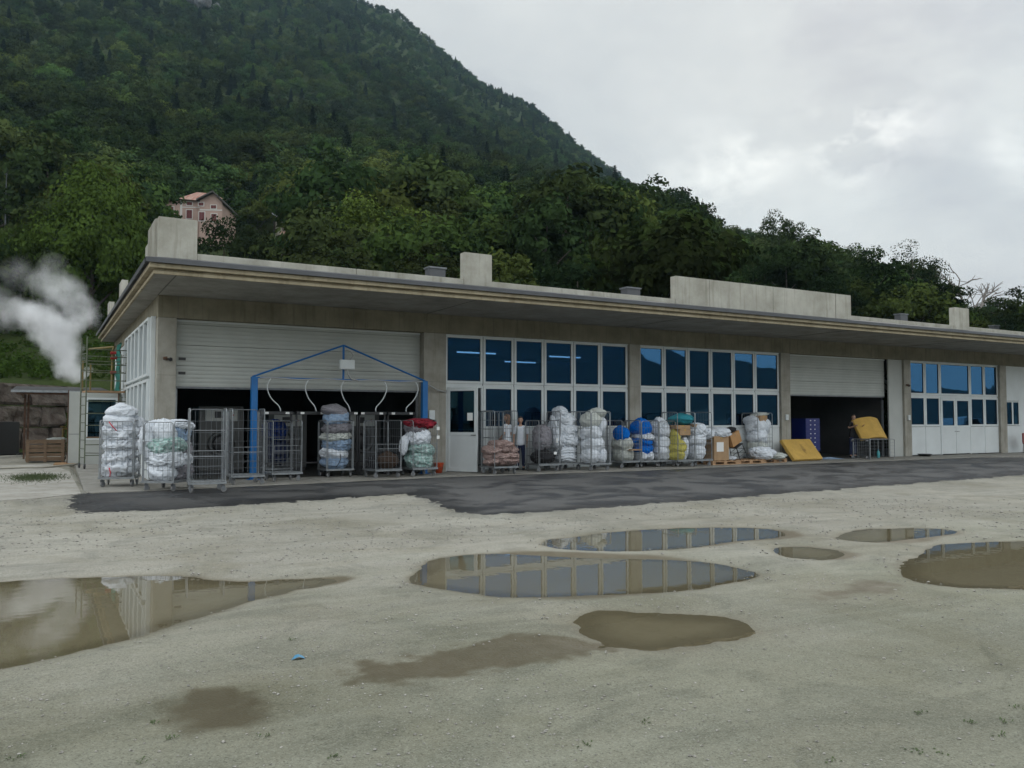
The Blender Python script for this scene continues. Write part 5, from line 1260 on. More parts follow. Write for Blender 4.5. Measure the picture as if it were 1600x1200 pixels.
    # eyes and mouth
    for sx in (-1, 1):
        e_ = MB(); c, s_ = math.cos(head_turn), math.sin(head_turn); ex, ey = sx * .031, -.083
        e_.lathe([(.002, -.007), (.010, -.004), (.011, 0), (.008, .004)], 8, 'Y', V(ex * c - ey * s_, ex * s_ + ey * c - lean - .015, 1.612)); e_.build('eye', M['hair_d'], root, True)
    e_ = MB(); ey = -.091; e_.tube([V(ex * c - ey * s_, ex * s_ + ey * c - lean - .015, 1.538) for ex in (-.02, 0, .02)], .005, 6); e_.build('mouth', M['redv'], root, True)
    # hair
    hb = bmesh.new(); bmesh.ops.create_uvsphere(hb, u_segments=24, v_segments=16, radius=1)
    dele = [v for v in hb.verts if (v.co.y < -.25 and v.co.z < .42) or (v.co.z < (-.6 if not long_hair else -2))]
    bmesh.ops.delete(hb, geom=dele, context='VERTS')
    for v in hb.verts:
        x, y, z = v.co
        z2 = z * .130
        if long_hair and z < 0 and y > -.2: z2 = z * .27; x *= 1.05
        nn = 1 + .05 * noise.noise(v.co * 6)
        c, s_ = math.cos(head_turn), math.sin(head_turn); x2, y2 = x * .091 * nn, y * .108 * nn + .008
        v.co = V(x2 * c - y2 * s_, x2 * s_ + y2 * c - lean - .012, z2 + 1.612)
    me = bpy.data.meshes.new('hair'); hb.to_mesh(me); hb.free()
    ho = finish(me, 'hair', hair, root); sm = ho.modifiers.new('s', 'SOLIDIFY'); sm.thickness = .012
    return root
down = lambda: (((-.22, .02, 1.10), (-.21, -.06, .86), (-.20, -.09, .78)), ((.22, .02, 1.10), (.21, -.06, .86), (.20, -.09, .78)))
person((9.72, -.28, 0), R(-150), 1.66, 'woman with light brown hair and white tunic, seen from behind beside the pink towels', (((-.23, .02, 1.12), (-.16, -.16, .98), (-.10, -.22, .96)), ((.23, .02, 1.12), (.18, -.15, .97), (.12, -.21, .95))), M['hair_l'], M['shirt'], M['blackcloth'], True, head_turn=R(30))
person((10.22, -.22, 0), R(-38), 1.60, 'dark haired woman in a pale tunic facing the yard behind the short cage', down(), M['hair_d'], M['shirt'], M['navy'])
person((26.15, .35, 0), R(-12), 1.72, 'dark clothed worker behind the raised foam mattress in the right doorway', (((-.26, -.08, 1.18), (-.18, -.30, 1.25), (-.15, -.38, 1.29)), ((.26, -.08, 1.18), (.22, -.30, 1.25), (.2, -.38, 1.29))), M['hair_d'], M['blackcloth'], M['navy'], lean=.04)

# ================================================================== left side yard
t = thing('annex_building', 'low white annex with a teal window against the left side of the hall', 'building', (0, 10, 0))
b = MB(); b.box(-1.24, -.01, 0, 3.5, .0, .83); b.box(-1.24, -.01, 0, 3.5, 2.3, 2.45); b.box(-1.24, -1.12, 0, 3.5, .831, 2.299); b.box(-.12, -.01, 0, 3.5, .831, 2.299); b.build('wall', M['side'], t)
m = MB(); m.box(-1.119, -1.05, -.02, .06, .835, 2.295); m.box(-.19, -.121, -.02, .06, .835, 2.295); m.box(-1.049, -.191, -.02, .06, 2.22, 2.295); m.box(-1.049, -.191, -.02, .06, .835, .91)
w = m.build('window', M['white'], t); MB().box(-1.05, -.19, .02, .035, .9, 2.22).build('pane', M['glass2'], w)
MB().box(-1.62, -1.26, .35, .42, .02, 2.5).build('white_door', M['side'], t, bevel=.01); MB().box(-1.655, -1.625, .34, .43, 0, 2.55).build('door_post', M['rust'], t)
MB().box(-1.60, -1.28, .344, .349, 1.02, 1.04).build('door_rail', M['galv_dark'], t)
b = MB(); b.box(-1.1, -.2, 1.6, 1.65, .0, 2.3); b.build('back_panel', M['dark'], t)
# lean-to roof
t = thing('lean_to', 'rusty lean-to shelter with a thin metal roof left of the hall', 'shelter', (0, 0, 0))
m = MB(); m.prism([(11.0, 2.50), (17.4, 2.86), (17.4, 2.90), (11.0, 2.54)], -3.35, .0 - .25, 'X'); m.build('roof', M['gasket'], t); MB().box(-3.36, -.24, 10.95, 10.998, 2.47, 2.55).build('roof_edge', M['galv'], t)
for x, y in ((-3.0, 15.6), (-2.86, 13.8)): MB().box(x - .035, x + .035, y - .035, y + .035, 0, 2.6).build('post', M['rust'], t)
MB().box(-3.2, -.3, 11.05, 11.12, 2.40, 2.49).build('roof_beam', M['rust'], t); MB().box(-3.1, -3.0, 11.13, 17.2, 2.42, 2.50).build('roof_beam', M['rust'], t)
# stone block wall
t = thing('stone_wall', 'retaining wall of huge rough stone blocks left of the hall under the grass bank', 'wall')
A = Vector((1.5, 32.1, 0)); Bv = Vector((-9.5, 19.4, 0)); d = (Bv - A); L_ = d.length; d.normalize(); nrm = Vector((d.y, -d.x, 0))
if nrm.dot(Vector((CAMX, CAMY, 0)) - A) < 0: nrm = -nrm
rw = random.Random(8); mst = mat('rough_reddish_stone', (.055, .038, .030), .95, 0, .3, 1.6, bump=1.0, bscale=6, col2=(.13, .11, .092)); mst.node_tree.nodes['Bump'].inputs['Distance'].default_value = .12
for row in range(3):
    s = -rw.uniform(0, 1)
    while s < L_:
        w_ = rw.uniform(1.6, 2.9); bm = bmesh.new(); bmesh.ops.create_cube(bm, size=1); bmesh.ops.subdivide_edges(bm, edges=bm.edges[:], cuts=7, use_grid_fill=True)
        hh = 1.12; sd_ = rw.random() * 50
        for v in bm.verts:
            p = v.co.copy(); q = Vector((p.x * (w_ - .06), p.y * .9, p.z * (hh - .05)))
            n3 = noise.noise(Vector((q.x * 1.4 + sd_, q.y, q.z * 1.4))) * .16 + noise.noise(Vector((q.x * 4 + sd_, q.y * 3, q.z * 4))) * .06
            edge = max(0, max(abs(p.x), abs(p.z)) - .42) * 1.1
            if p.y > 0: q.y += n3 * 1.3 - edge * 1.3
            q.x *= 1 - .03 * n3; q.z *= 1 - .05 * n3
            v.co = A + d * (s + w_ / 2 + q.x) + nrm * (q.y - .45) + Vector((0, 0, .02 + hh * (row + .5) + q.z))
        bmesh.ops.recalc_face_normals(bm, faces=bm.faces[:])
        me = bpy.data.meshes.new('stone_block'); bm.to_mesh(me); bm.free(); me.materials.append(mst)
        o = bpy.data.objects.new('stone_block', me); COL.objects.link(o); o.parent = t
        s += w_
# crate, planks, hose, valve
t = thing('wooden_crate', 'weathered wooden slatted crate under the lean-to', 'crate', (-2.25, 12.9, 0), R(-4))
m = MB()
for i in range(5): m.box(-.62, .62, -.52, -.49, .05 + i * .155, .05 + i * .155 + (.135 if i % 2 == 0 else .11))
m.build('front_slats', M['woodgrey'], t); m = MB()
for i in range(5): m.box(-.62, -.59, -.489, .5, .05 + i * .155, .17 + i * .155); m.box(.59, .62, -.489, .5, .05 + i * .155, .17 + i * .155)
m.build('side_slats', M['woodgrey'], t); m = MB()
for x in (-.6, -.05, .5): m.box(x, x + .1, -.545, -.521, .0, .82)
m.build('upright', M['woodgrey'], t); MB().box(-.58, .58, -.48, .49, .04, .07).build('floor_board', M['woodgrey'], t)
bundle((-2.05, 12.8, 0, 0), .1, .1, .62, .3, .25, .12, 'linen2', 'heap', 'pale rag lying in the wooden crate', 'rag', 'rag')
m = MB(); pts = [(-9, 6.2), (-5, 7.2), (-3.6, 8.0), (-2.9, 8.3), (-2.4, 8.0), (-1.9, 8.6), (-1.5, 9.4), (-1.3, 9.9)]
m.tube([(x, y, .03) for x, y in pts], .03, 8); tag(m.build('hose', M['linen2'] if False else mat('pale_hose', (.33, .31, .26), .7), None, True), 'pale hose lying across the ground before the wooden crate', 'hose')
for i in range(2):
    t = MB(); t.box(-2.05 + i * .05, -1.25, 9.9 + i * .9, 10.05 + i * .9, .0, .045); tag(t.build('plank', M['wood']), ['nearer grey plank lying by the hose', 'farther grey plank lying behind the hose'][i], 'plank')
t = thing('gas_valve', 'yellow pipe valve standing behind the wooden crate', 'valve', (-1.7, 14.2, 0))
MB().tube([(0, 0, 0), (0, 0, 1.15), (.1, 0, 1.2), (.55, 0, 1.2)], .045, 8).build('pipe', M['yellowp'], t); MB().lathe([(.09, -.02), (.09, .02)], 12, 'Z', (0, 0, 1.26)).build('hand_wheel', M['yellowp'], t)
MB().lathe([(.07, -.05), (.09, 0), (.07, .05)], 10, 'X', (.3, 0, 1.2)).build('flange', M['rust'], t)
t = thing('dark_cabinet', 'dark low cabinet before the stone wall at the left edge', 'cabinet', (-4.3, 19.5, 0), R(45))
MB().box(-1.2, 1.2, -.3, .3, .05, 1.45).build('cabinet_body', mat('dark_grey_paint', (.012, .012, .012), .7, 0, .2, 2), t, bevel=.02); MB().box(-.02, .02, -.305, -.301, .1, 1.4).build('door_gap', M['gasket'], t); MB().box(-1.1, 1.1, -.25, .25, 0, .049).build('foot', M['gasket'], t)
# gas pipes at the side wall
t = thing('gas_pipes', 'yellow gas pipes with red valves at the left side wall behind the scaffold', 'pipe')
yy = 9.6
MB().tube([(-.35, yy, 2.5), (-.35, yy, 3.9), (-.30, yy + .1, 4.05), (-1.0, yy + 1.6, 4.05)], .04, 8).build('pipe', M['yellowp'], t, False)
MB().tube([(-.9, yy + 2.5, 2.45), (-.9, yy + 2.5, 3.6)], .03, 8).build('pipe', M['yellowp'], t); MB().tube([(-1.15, yy + 2.6, 2.45), (-1.15, yy + 2.6, 3.7)], .03, 8).build('pipe', M['yellowp'], t)
for z in (3.15, 3.65, 3.82): MB().tube([(-.42, yy - .06, z), (-.1, yy - .06, z + .02)], .05, 8).build('valve', M['redv'], t)
MB().tube([(-.12, yy, 2.0), (-.12, yy, 3.9)], .035, 8).build('red_pipe', M['rust'], t)
t = thing('shade_net', 'green shade net hanging down the left side wall beyond the windows', 'net', (-.12, 8.15, 0))
m = MB(); n = 14
vs = []; fs = []
for i in range(n):
    for j in range(8): vs.append((-.03 * math.sin(i * 1.3 + j) - .10, j * .24, 2.45 + 1.62 * i / (n - 1)))
for i in range(n - 1):
    for j in range(7): fs.append((i * 8 + j, i * 8 + j + 1, (i + 1) * 8 + j + 1, (i + 1) * 8 + j))
m.add(vs, fs); o = m.build('net_cloth', M['green'], t); sm = o.modifiers.new('s', 'SOLIDIFY'); sm.thickness = .02
MB().tube([(-.1, -.03, 4.08), (-.1, 1.75, 4.08)], .025, 6).build('top_rail', M['scaf'], t)
# scaffold tower
t = thing('scaffold_tower', 'narrow green grey mobile scaffold tower on wheels at the left side of the hall', 'scaffold', (-.74, 7.25, 0), R(9))
for sx in (-.58, .58):
    for sy in (-.38, .38):
        MB().tube([(sx, sy, .16), (sx, sy, 3.95 + (.15 if sx < 0 else -.3))], .021, 8).build('standard', M['scaf'], t)
        w = MB(); w.lathe([(.07, -.022), (.085, 0), (.07, .022)], 14, 'X', (0, 0, .085)); w = w.build('wheel', M['rubber'], t, True); w.location = (sx, sy, 0)
        MB().box(-.03, .03, -.02, .02, .09, .17).build('fork', M['galv_dark'], w)
for z in (.42, .75, 1.35, 1.72, 2.10, 2.75, 3.0, 3.25, 3.50, 3.72): MB().tube([(-.58, -.38, z), (.58, -.38, z)], .017, 6).build('ledger', M['scaf'], t)
for z in (2.45, 3.1, 3.4): MB().tube([(-.58, .38, z), (.58, .38, z)], .017, 6).build('ledger', M['scaf'], t)
for sx in (-.58, .58):
    for z in [.35 + .27 * i for i in range(13)]: MB().tube([(sx, -.38, z), (sx, .38, z)], .014, 6).build('rung', M['scaf'], t)
MB().box(-.55, .55, -.36, .36, 2.38, 2.43).build('platform', M['wood'], t)
MB().tube([(-.58, -.4, .5), (.58, -.4, .45)], .012, 5).build('diagonal_brace', M['scaf'], t)
MB().box(-.55, .5, -.41, -.385, .95, 1.0).build('toe_board', M['woodgrey'], t)
# parked car outside the frame on the right, seen mirrored in the glazing
def car(x, y, rz, paint):
    t = thing('parked_car', 'white estate car parked in the yard off to the right, mirrored in the glazing', 'car', (x, y, -.03), rz)
    side = [(-2.2, .35), (-2.25, .75), (-2.05, .98), (-1.75, 1.05), (-1.55, 1.40), (-1.2, 1.47), (.2, 1.47), (.55, 1.38), (1.15, 1.0), (1.95, .88), (2.2, .7), (2.2, .35)]
    bm = bmesh.new(); rows = []
    for yv, k in ((-.82, .94), (-.85, 1), (.85, 1), (.82, .94)):
        rows.append([bm.verts.new((a, yv * (1 - .22 * max(0, c - .95) / .5), c if abs(yv) > .83 else c * 1)) for a, c in side])
    for i in range(3):
        for j in range(len(side)): bm.faces.new((rows[i][j], rows[i][(j + 1) % len(side)], rows[i + 1][(j + 1) % len(side)], rows[i + 1][j]))
    bm.faces.new(rows[0]); bm.faces.new(rows[3][::-1]); bmesh.ops.recalc_face_normals(bm, faces=bm.faces[:])
    me = bpy.data.meshes.new('car_body'); bm.to_mesh(me); bm.free(); me.materials.append(paint); o = bpy.data.objects.new('car_body', me); COL.objects.link(o); o.parent = t
    bv = o.modifiers.new('b', 'BEVEL'); bv.width = .04; bv.segments = 3
    for s in (-1, 1):
        for a, c in (((-1.62, 1.06), (-.75, 1.38)), ((-.68, 1.04), (.1, 1.40)), ((.17, 1.04), (.85, 1.30))):
            MB().add([(a[0] + .12, s * .842, a[1]), (c[0], s * .842, a[1]), (c[0] - (.35 if c[0] > .5 else 0), s * .70, c[1]), (a[0] + (.2 if a[0] < -1.5 else .12), s * .70, c[1])], [(0, 1, 2, 3)]).build('side_window', M['black'], t)
        for wx in (-1.35, 1.35):
            w = MB().lathe([(.2, -.1), (.31, -.1), (.32, 0), (.31, .1), (.2, .1)], 20, 'Y', (wx, s * .80, .32)).build('wheel', M['rubber'], t, True)
            MB().lathe([(.2, -.103), (.05, -.11)], 12, 'Y', (wx, s * .80, .32)).build('rim', M['galv'], w)
        MB().box(2.12, 2.22, s * .6 - .15, s * .6 + .15, .68, .80).build('headlight', M['paper'], t, bevel=.02)
    MB().add([(1.12, -.7, 1.03), (1.12, .7, 1.03), (.6, .62, 1.37), (.6, -.62, 1.37)], [(0, 1, 2, 3)]).build('windscreen', M['black'], t)
car(46.5, -7.6, R(4), mat('white_car_paint', (.7, .72, .74), .25)); bpy.data.objects['parked_car'].scale = (1.15, 1.15, 1.22)
# ================================================================== hillside
TX = [-1600, -500, 0, 150, 300, 450, 600, 800, 1000, 1100, 1200, 1300, 1430, 1520, 1600, 1800, 2400, 3200]
TZ = [44, 46, 60, 90, 130, 180, 250, 350, 500, 700, 900, 1000]
TY = [
 [700, 640, 600, 560, 500, 430, 350, 280, 200, 120, 60, 80],
 [701, 597, 540, 430, 330, 240, 150, 60, -40, -200, -300, -300],
 [701, 597, 522, 402, 318, 236, 150, 60, -60, -230, -320, -320],
 [701, 597, 520, 430, 348, 262, 175, 90, -15, -150, -240, -240],
 [701, 650, 545, 445, 378, 302, 215, 135, 55, -45, -130, -130],
 [701, 660, 545, 450, 388, 318, 245, 175, 95, 5, -55, -45],
 [701, 665, 545, 455, 402, 338, 280, 220, 145, 75, 22, 40],
 [701, 670, 548, 462, 416, 368, 322, 284, 236, 190, 158, 180],
 [701, 670, 552, 475, 436, 400, 368, 348, 330, 314, 297, 325],
 [701, 675, 555, 482, 445, 412, 388, 395, 415, 445, 480, 500],
 [701, 675, 558, 488, 452, 424, 412, 425, 450, 480, 510, 530],
 [701, 675, 562, 498, 464, 450, 446, 465, 490, 520, 540, 560],
 [701, 680, 572, 516, 488, 480, 484, 495, 515, 540, 560, 570],
 [701, 680, 584, 545, 526, 518, 518, 510, 530, 550, 565, 575],
 [701, 680, 588, 548, 526, 520, 520, 520, 535, 555, 570, 580],
 [701, 685, 600, 560, 535, 528, 532, 560, 570, 580, 590, 600],
 [701, 690, 620, 600, 590, 585, 590, 600, 605, 610, 615, 620],
 [701, 690, 625, 605, 595, 590, 595, 605, 610, 615, 620, 625]]
TYa = np.array(TY, float)
def terrain(px, dep):
    px = np.asarray(px, float); dep = np.asarray(dep, float)
    fi = np.interp(px, TX, range(len(TX))); fj = np.interp(dep, TZ, range(len(TZ)))
    i = np.clip(fi.astype(int), 0, len(TX) - 2); j = np.clip(fj.astype(int), 0, len(TZ) - 2); u = fi - i; w = fj - j
    u = u * u * (3 - 2 * u) * .5 + u * .5
    y = (TYa[i, j] * (1 - u) + TYa[i + 1, j] * u) * (1 - w) + (TYa[i, j + 1] * (1 - u) + TYa[i + 1, j + 1] * u) * w
    sp, cp_ = math.sin(PITCH), math.cos(PITCH); yy_ = (600 - y) / FPX; dz = dep * (yy_ * cp_ + sp) / (cp_ - yy_ * sp)
    h = CAMZ + dz; lat = (px - 800) / FPX * (dep * cp_ + dz * sp)
    X = CAMX + lat * cY + dep * sY; Y = CAMY - lat * sY + dep * cY
    amp = np.clip((dep - 55) * .03, 0, 8)
    h = h + vnoise(X + 500, Y + 500, .018, 41, 4) * amp * 1.6
    return X, Y, np.maximum(h, -.2)
pxs = np.concatenate([np.linspace(-1600, -400, 16), np.linspace(-350, 1900, 150), np.linspace(2000, 3200, 16)])
dps = 44 * (1000 / 44) ** np.linspace(0, 1, 150)
PX, DP = np.meshgrid(pxs, dps, indexing='ij')
X, Y, Zt = terrain(PX, DP)
Zt[:, 0] = -.2
v = np.stack([X, Y, Zt], -1).reshape(-1, 3); na = len(dps)
i = np.arange(len(pxs) - 1)[:, None] * na + np.arange(na - 1)[None, :]
f = np.stack([i, i + na, i + na + 1, i + 1], -1).reshape(-1, 4)
M['hill'] = mat('grassy_slope', (.042, .060, .015), .95, 0, 0, .12, col2=(.025, .036, .014), bump=1.0, bscale=1.2, spec=.1)
M['hill'].node_tree.nodes['Bump'].inputs['Distance'].default_value = .5
o = np_mesh('hillside', v, f, [M['hill']]); tag(o, kind='structure')
# opposite side of the valley, seen only in reflections
th_ = np.linspace(0, 2 * math.pi, 140); fr_ = np.linspace(0, 1, 12)
TH, FR = np.meshgrid(th_, fr_, indexing='ij')
dirx, diry = np.cos(TH), np.sin(TH)
side = -(dirx * sY + diry * cY)                       # + behind the camera
Rr = 650 + 700 * FR
az = np.degrees(np.arctan2(dirx, -diry))             # 0 = straight back from the facade, + toward the right
el = np.interp(az, [-180, -150, -110, -60, 0, 25, 35, 42, 50, 57, 75, 110, 150, 180], [0, 0, 1.5, 6.5, 7.6, 7.4, 6.6, 5.4, 3.6, 2.2, 1.6, .6, 0, 0])
hgt = Rr * np.tan(np.radians(el)) * FR ** 1.2 * .95 + vnoise(dirx * Rr, diry * Rr, .006, 51, 5) * 90 * FR * np.clip(el / 8, 0, 1) - .3
v = np.stack([CAMX + dirx * Rr, CAMY + diry * Rr, hgt], -1).reshape(-1, 3); na = 12
i = np.arange(139)[:, None] * na + np.arange(na - 1)[None, :]
f = np.stack([i, i + 1, i + na + 1, i + na], -1).reshape(-1, 4)
o = np_mesh('hills', v, f, [mat('far_forest', (.03, .045, .03), .95, 0, .3, .05, bump=1.0, bscale=.2)]); tag(o, kind='structure')
# ------------------------------------------------------------------ trees
def leafmat(name, c, tr=.16, vary=.42, hue=.03, big=.0):
    m = bpy.data.materials.new(name); m.use_nodes = True; t = m.node_tree; t.nodes.clear(); L = t.links.new
    o = N(t, 'ShaderNodeOutputMaterial'); oi = N(t, 'ShaderNodeObjectInfo'); tc = N(t, 'ShaderNodeTexCoord')
    nz = N(t, 'ShaderNodeTexNoise', i_Scale=.55, i_Detail=3.0); L(tc.outputs['Object'], nz.inputs['Vector'])
    hs = N(t, 'ShaderNodeHueSaturation'); hs.inputs['Color'].default_value = (*c, 1)
    r = N(t, 'ShaderNodeMapRange'); r.inputs['To Min'].default_value = 1 - vary; r.inputs['To Max'].default_value = 1 + vary; L(oi.outputs['Random'], r.inputs['Value'])
    r2 = N(t, 'ShaderNodeMapRange'); r2.inputs['From Min'].default_value = .35; r2.inputs['From Max'].default_value = .65; r2.inputs['To Min'].default_value = .72; r2.inputs['To Max'].default_value = 1.3; L(nz.outputs['Fac'], r2.inputs['Value'])
    mm = N(t, 'ShaderNodeMath', operation='MULTIPLY'); L(r.outputs[0], mm.inputs[0]); L(r2.outputs[0], mm.inputs[1])
    sc = N(t, 'ShaderNodeVectorMath', operation='SCALE'); sc.inputs['Scale'].default_value = .012; L(oi.outputs['Location'], sc.inputs[0])
    n3 = N(t, 'ShaderNodeTexNoise', i_Scale=1.0, i_Detail=2.0); L(sc.outputs[0], n3.inputs['Vector'])
    r3 = N(t, 'ShaderNodeMapRange'); r3.inputs['From Min'].default_value = .38; r3.inputs['From Max'].default_value = .64; r3.inputs['To Min'].default_value = .7; r3.inputs['To Max'].default_value = 1.55; L(n3.outputs['Fac'], r3.inputs['Value'])
    m3 = N(t, 'ShaderNodeMath', operation='MULTIPLY'); L(mm.outputs[0], m3.inputs[0]); L(r3.outputs[0], m3.inputs[1]); L(m3.outputs[0], hs.inputs['Value'])
    r4 = N(t, 'ShaderNodeMapRange'); r4.inputs['To Min'].default_value = .5 - hue; r4.inputs['To Max'].default_value = .5 + hue
    m4 = N(t, 'ShaderNodeMath', operation='FRACT'); m5 = N(t, 'ShaderNodeMath', operation='MULTIPLY'); m5.inputs[1].default_value = 7.31; L(oi.outputs['Random'], m5.inputs[0]); L(m5.outputs[0], m4.inputs[0]); L(m4.outputs[0], r4.inputs['Value']); L(r4.outputs[0], hs.inputs['Hue'])
    d = N(t, 'ShaderNodeBsdfDiffuse'); L(hs.outputs[0], d.inputs['Color']); tl = N(t, 'ShaderNodeBsdfTranslucent'); L(hs.outputs[0], tl.inputs['Color'])
    mx = N(t, 'ShaderNodeMixShader'); mx.inputs[0].default_value = tr; L(d.outputs[0], mx.inputs[1]); L(tl.outputs[0], mx.inputs[2]); L(mx.outputs[0], o.inputs[0])
    return m
M['leaf'] = leafmat('broadleaf_foliage', (.034, .052, .018))
M['leaf_b'] = leafmat('fresh_green_foliage', (.060, .095, .021), .22, .12)
M['leaf_m'] = leafmat('mid_green_foliage', (.052, .078, .021), .2, .3)
M['leaf_d'] = leafmat('dark_foliage', (.021, .033, .014), .2, .2)
M['needle'] = leafmat('conifer_needles', (.016, .026, .016), .1, .25)
M['bark'] = mat('bark', (.09, .075, .06), .95, 0, .3, 6)
def leaves(P, size, rng, flat=.0, out=None):
    n = len(P); a = rng.normal(size=(n, 3)); a /= np.linalg.norm(a, axis=1, keepdims=True)
    if out is not None: a = a * .75 + out; a /= np.linalg.norm(a, axis=1, keepdims=True)
    up = np.array([0, 0, 1.0]); a = a * (1 - flat) + up * flat * np.sign(a[:, 2:3] + .001); a /= np.linalg.norm(a, axis=1, keepdims=True)
    t = np.cross(a, rng.normal(size=(n, 3))); t /= np.linalg.norm(t, axis=1, keepdims=True); b_ = np.cross(a, t)
    s = size * (.6 + .8 * rng.rand(n, 1))
    V_ = np.stack([P - t * s, P - b_ * s * .6 + a * s * .15, P + t * s, P + b_ * s * .6 + a * s * .15], 1).reshape(-1, 3)
    return V_, np.arange(4 * n).reshape(-1, 4)
def crown_points(rng, H, Wd, nclump, per, base=.22, top=1.0, gap=.0):
    pts = []; outs = []
    c0 = H * (base + top) / 2; hz = H * (top - base) / 2
    for _ in range(nclump):
        d = rng.normal(size=3); d /= np.linalg.norm(d); r = rng.rand() ** .38
        z = d[2] * r; wid = Wd / 2 * (1 - .18 * z) * (1 + .22 * math.sin(3 * math.atan2(d[1], d[0]) + H))
        c = np.array([d[0] * r * wid, d[1] * r * wid, c0 + z * hz])
        cr_ = Wd * (.10 + .085 * rng.rand())
        q = rng.normal(size=(per, 3)); q /= np.linalg.norm(q, axis=1, keepdims=True); q *= (.55 + .5 * rng.rand(per, 1)); q[:, 2] *= .62
        keep = q[:, 2] > -.45
        pts.append(c + q[keep] * cr_); o_ = q[keep] * .8 + np.array([d[0], d[1], d[2] + .35]) * .7; outs.append(o_ / np.linalg.norm(o_, axis=1, keepdims=True))
    return np.concatenate(pts), np.concatenate(outs)
def trunk_mb(H, Wd, rng, base=.22, nl=9, r0=None, bend=.3):
    m = MB(); r0 = r0 or H * .022
    pts = [(0, 0, -1.2)] + [(bend * noise.noise(Vector((k * .6, H, 1))), bend * noise.noise(Vector((k * .6, H, 5))), H * .82 * k / 6) for k in range(1, 7)]
    m.tube(pts, [r0 * 1.25] + [r0 * (1 - .14 * k) for k in range(1, 7)], 7)
    for i in range(nl):
        a = i * 2.4 + rng.rand(); k = .22 + .5 * i / nl; p = Vector(pts[0]).lerp(Vector(pts[-1]), k); L_ = Wd * .42 * (1 - .4 * k)
        q = p + Vector((math.cos(a) * L_ * .5, math.sin(a) * L_ * .5, L_ * .45)); e_ = p + Vector((math.cos(a) * L_, math.sin(a) * L_, L_ * .75))
        m.tube([p, q, e_], [r0 * .45, r0 * .28, r0 * .1], 5)
    return m
def make_tree(name, label, H, Wd, seed, lm, nclump=70, per=70, size=.2, base=.2, group=None):
    rng = np.random.RandomState(seed)
    t = thing(name, label, 'tree', (0, 0, -500), 0, group)
    trunk_mb(H, Wd, rng).build('trunk', M['bark'], t)
    P_, O_ = crown_points(rng, H, Wd, int(nclump * .72), int(per * 1.45), base); V_, F_ = leaves(P_, size, rng, 0, O_)
    o = np_mesh('crown', V_, F_, [M[lm]], smooth=False); o.parent = t
    return t
def make_conifer(name, label, H, Wd, seed, size=.17, group=None, n=26, lm='needle'):
    rng = np.random.RandomState(seed); t = thing(name, label, 'tree', (0, 0, -500), 0, group)
    MB().tube([(0, 0, -1.2), (0, 0, H * .5), (0, 0, H)], [H * .018, H * .011, .02], 6).build('trunk', M['bark'], t)
    P_ = []
    for i in range(n):
        u = (i + .5) / n; z = H * (.08 + .92 * u); L_ = Wd / 2 * (1 - u) ** .85 * (1 + .2 * rng.randn() * (u < .9)) + .12
        nb = int(9 + 4 * (1 - u))
        for k in range(nb):
            a = k * 6.283 / nb + rng.rand() * .6; Lk = L_ * (.75 + .4 * rng.rand())
            s_ = rng.rand(int(10 + 26 * (1 - u))); s_ = s_ ** .7
            wd = .10 + .16 * Lk * (1 - s_)
            P_.append(np.stack([math.cos(a) * Lk * s_ + rng.randn(len(s_)) * wd * .6, math.sin(a) * Lk * s_ + rng.randn(len(s_)) * wd * .6, z - .32 * Lk * s_ + .1 * Lk * s_ ** 3 + rng.randn(len(s_)) * .05], -1))
    V_, F_ = leaves(np.concatenate(P_), size, rng, .35)
    o = np_mesh('crown', V_, F_, [M[lm]], smooth=False); o.parent = t
    return t
GRP = 'trees on the wooded slope behind the hall'
LB = 'broadleaf tree standing among many alike on the wooded slope behind the hall'
LD = 'dark broadleaf tree standing among many alike on the wooded slope behind the hall'
LC = 'narrow dark conifer standing among many alike on the wooded slope behind the hall'
protos = [make_tree('broadleaf_tree', LB, 10, 9, 1, 'leaf', 75, 55, .27), make_tree('broadleaf_tree', LB, 11, 8, 2, 'leaf', 75, 55, .26), make_tree('broadleaf_tree', LB, 8.5, 9.5, 3, 'leaf_m', 75, 55, .28), make_tree('broadleaf_tree', LB, 9, 7, 4, 'leaf', 60, 60, .20),
          make_tree('broadleaf_tree', LD, 9.5, 7.5, 6, 'leaf_d', 62, 60, .2), make_conifer('conifer_tree', LC, 13, 5, 7), make_conifer('conifer_tree', LC, 11, 4.4, 8)]
pused = [False] * len(protos)
def spawn(k, loc, s, rz, label=None, sz=1.0, group=GRP):
    if not pused[k]: o = protos[k]; pused[k] = True
    else: o = copy_tree(protos[k])
    o.location = loc; o.rotation_euler = (0, 0, rz); o.scale = (s, s, s * sz)
    if label: o['label'] = label; o.pop('group', None)
    elif group: o['group'] = group
    return o
def tpos(px, dep):
    x, y, z = terrain([px], [dep]); return (float(x[0]), float(y[0]), float(z[0]))
def place(root, px, dep, ytop, H, rz=0, wsc=1.0, sink=0):
    """stand a tree on the slope at pixel column px and depth dep with its top at row ytop"""
    x, y, z = tpos(px, dep); top = far(px, ytop, dep)[2]; s = (top - z) / H
    root.location = (x, y, z); root.scale = (s * wsc, s * wsc, s); root.rotation_euler = (0, 0, rz); return root
HERO = []
def hero(root, px, dep, ytop, H, Wd, rz=0, wsc=1.0):
    place(root, px, dep, ytop, H, rz, wsc); HERO.append((px, dep, Wd * root.scale[0]))
hero(make_tree('broadleaf_tree', 'big bright green tree left of the hall corner, standing above the steam', 12, 12, 21, 'leaf_b', 190, 110, .19, .06), 141, 62, 268, 12, 12, wsc=.74)
hero(make_tree('broadleaf_tree', 'bright green broad tree right of the stone barn above the parapet', 11, 12, 22, 'leaf_b', 170, 100, .17, .05), 584, 76, 308, 11, 12, wsc=.90)
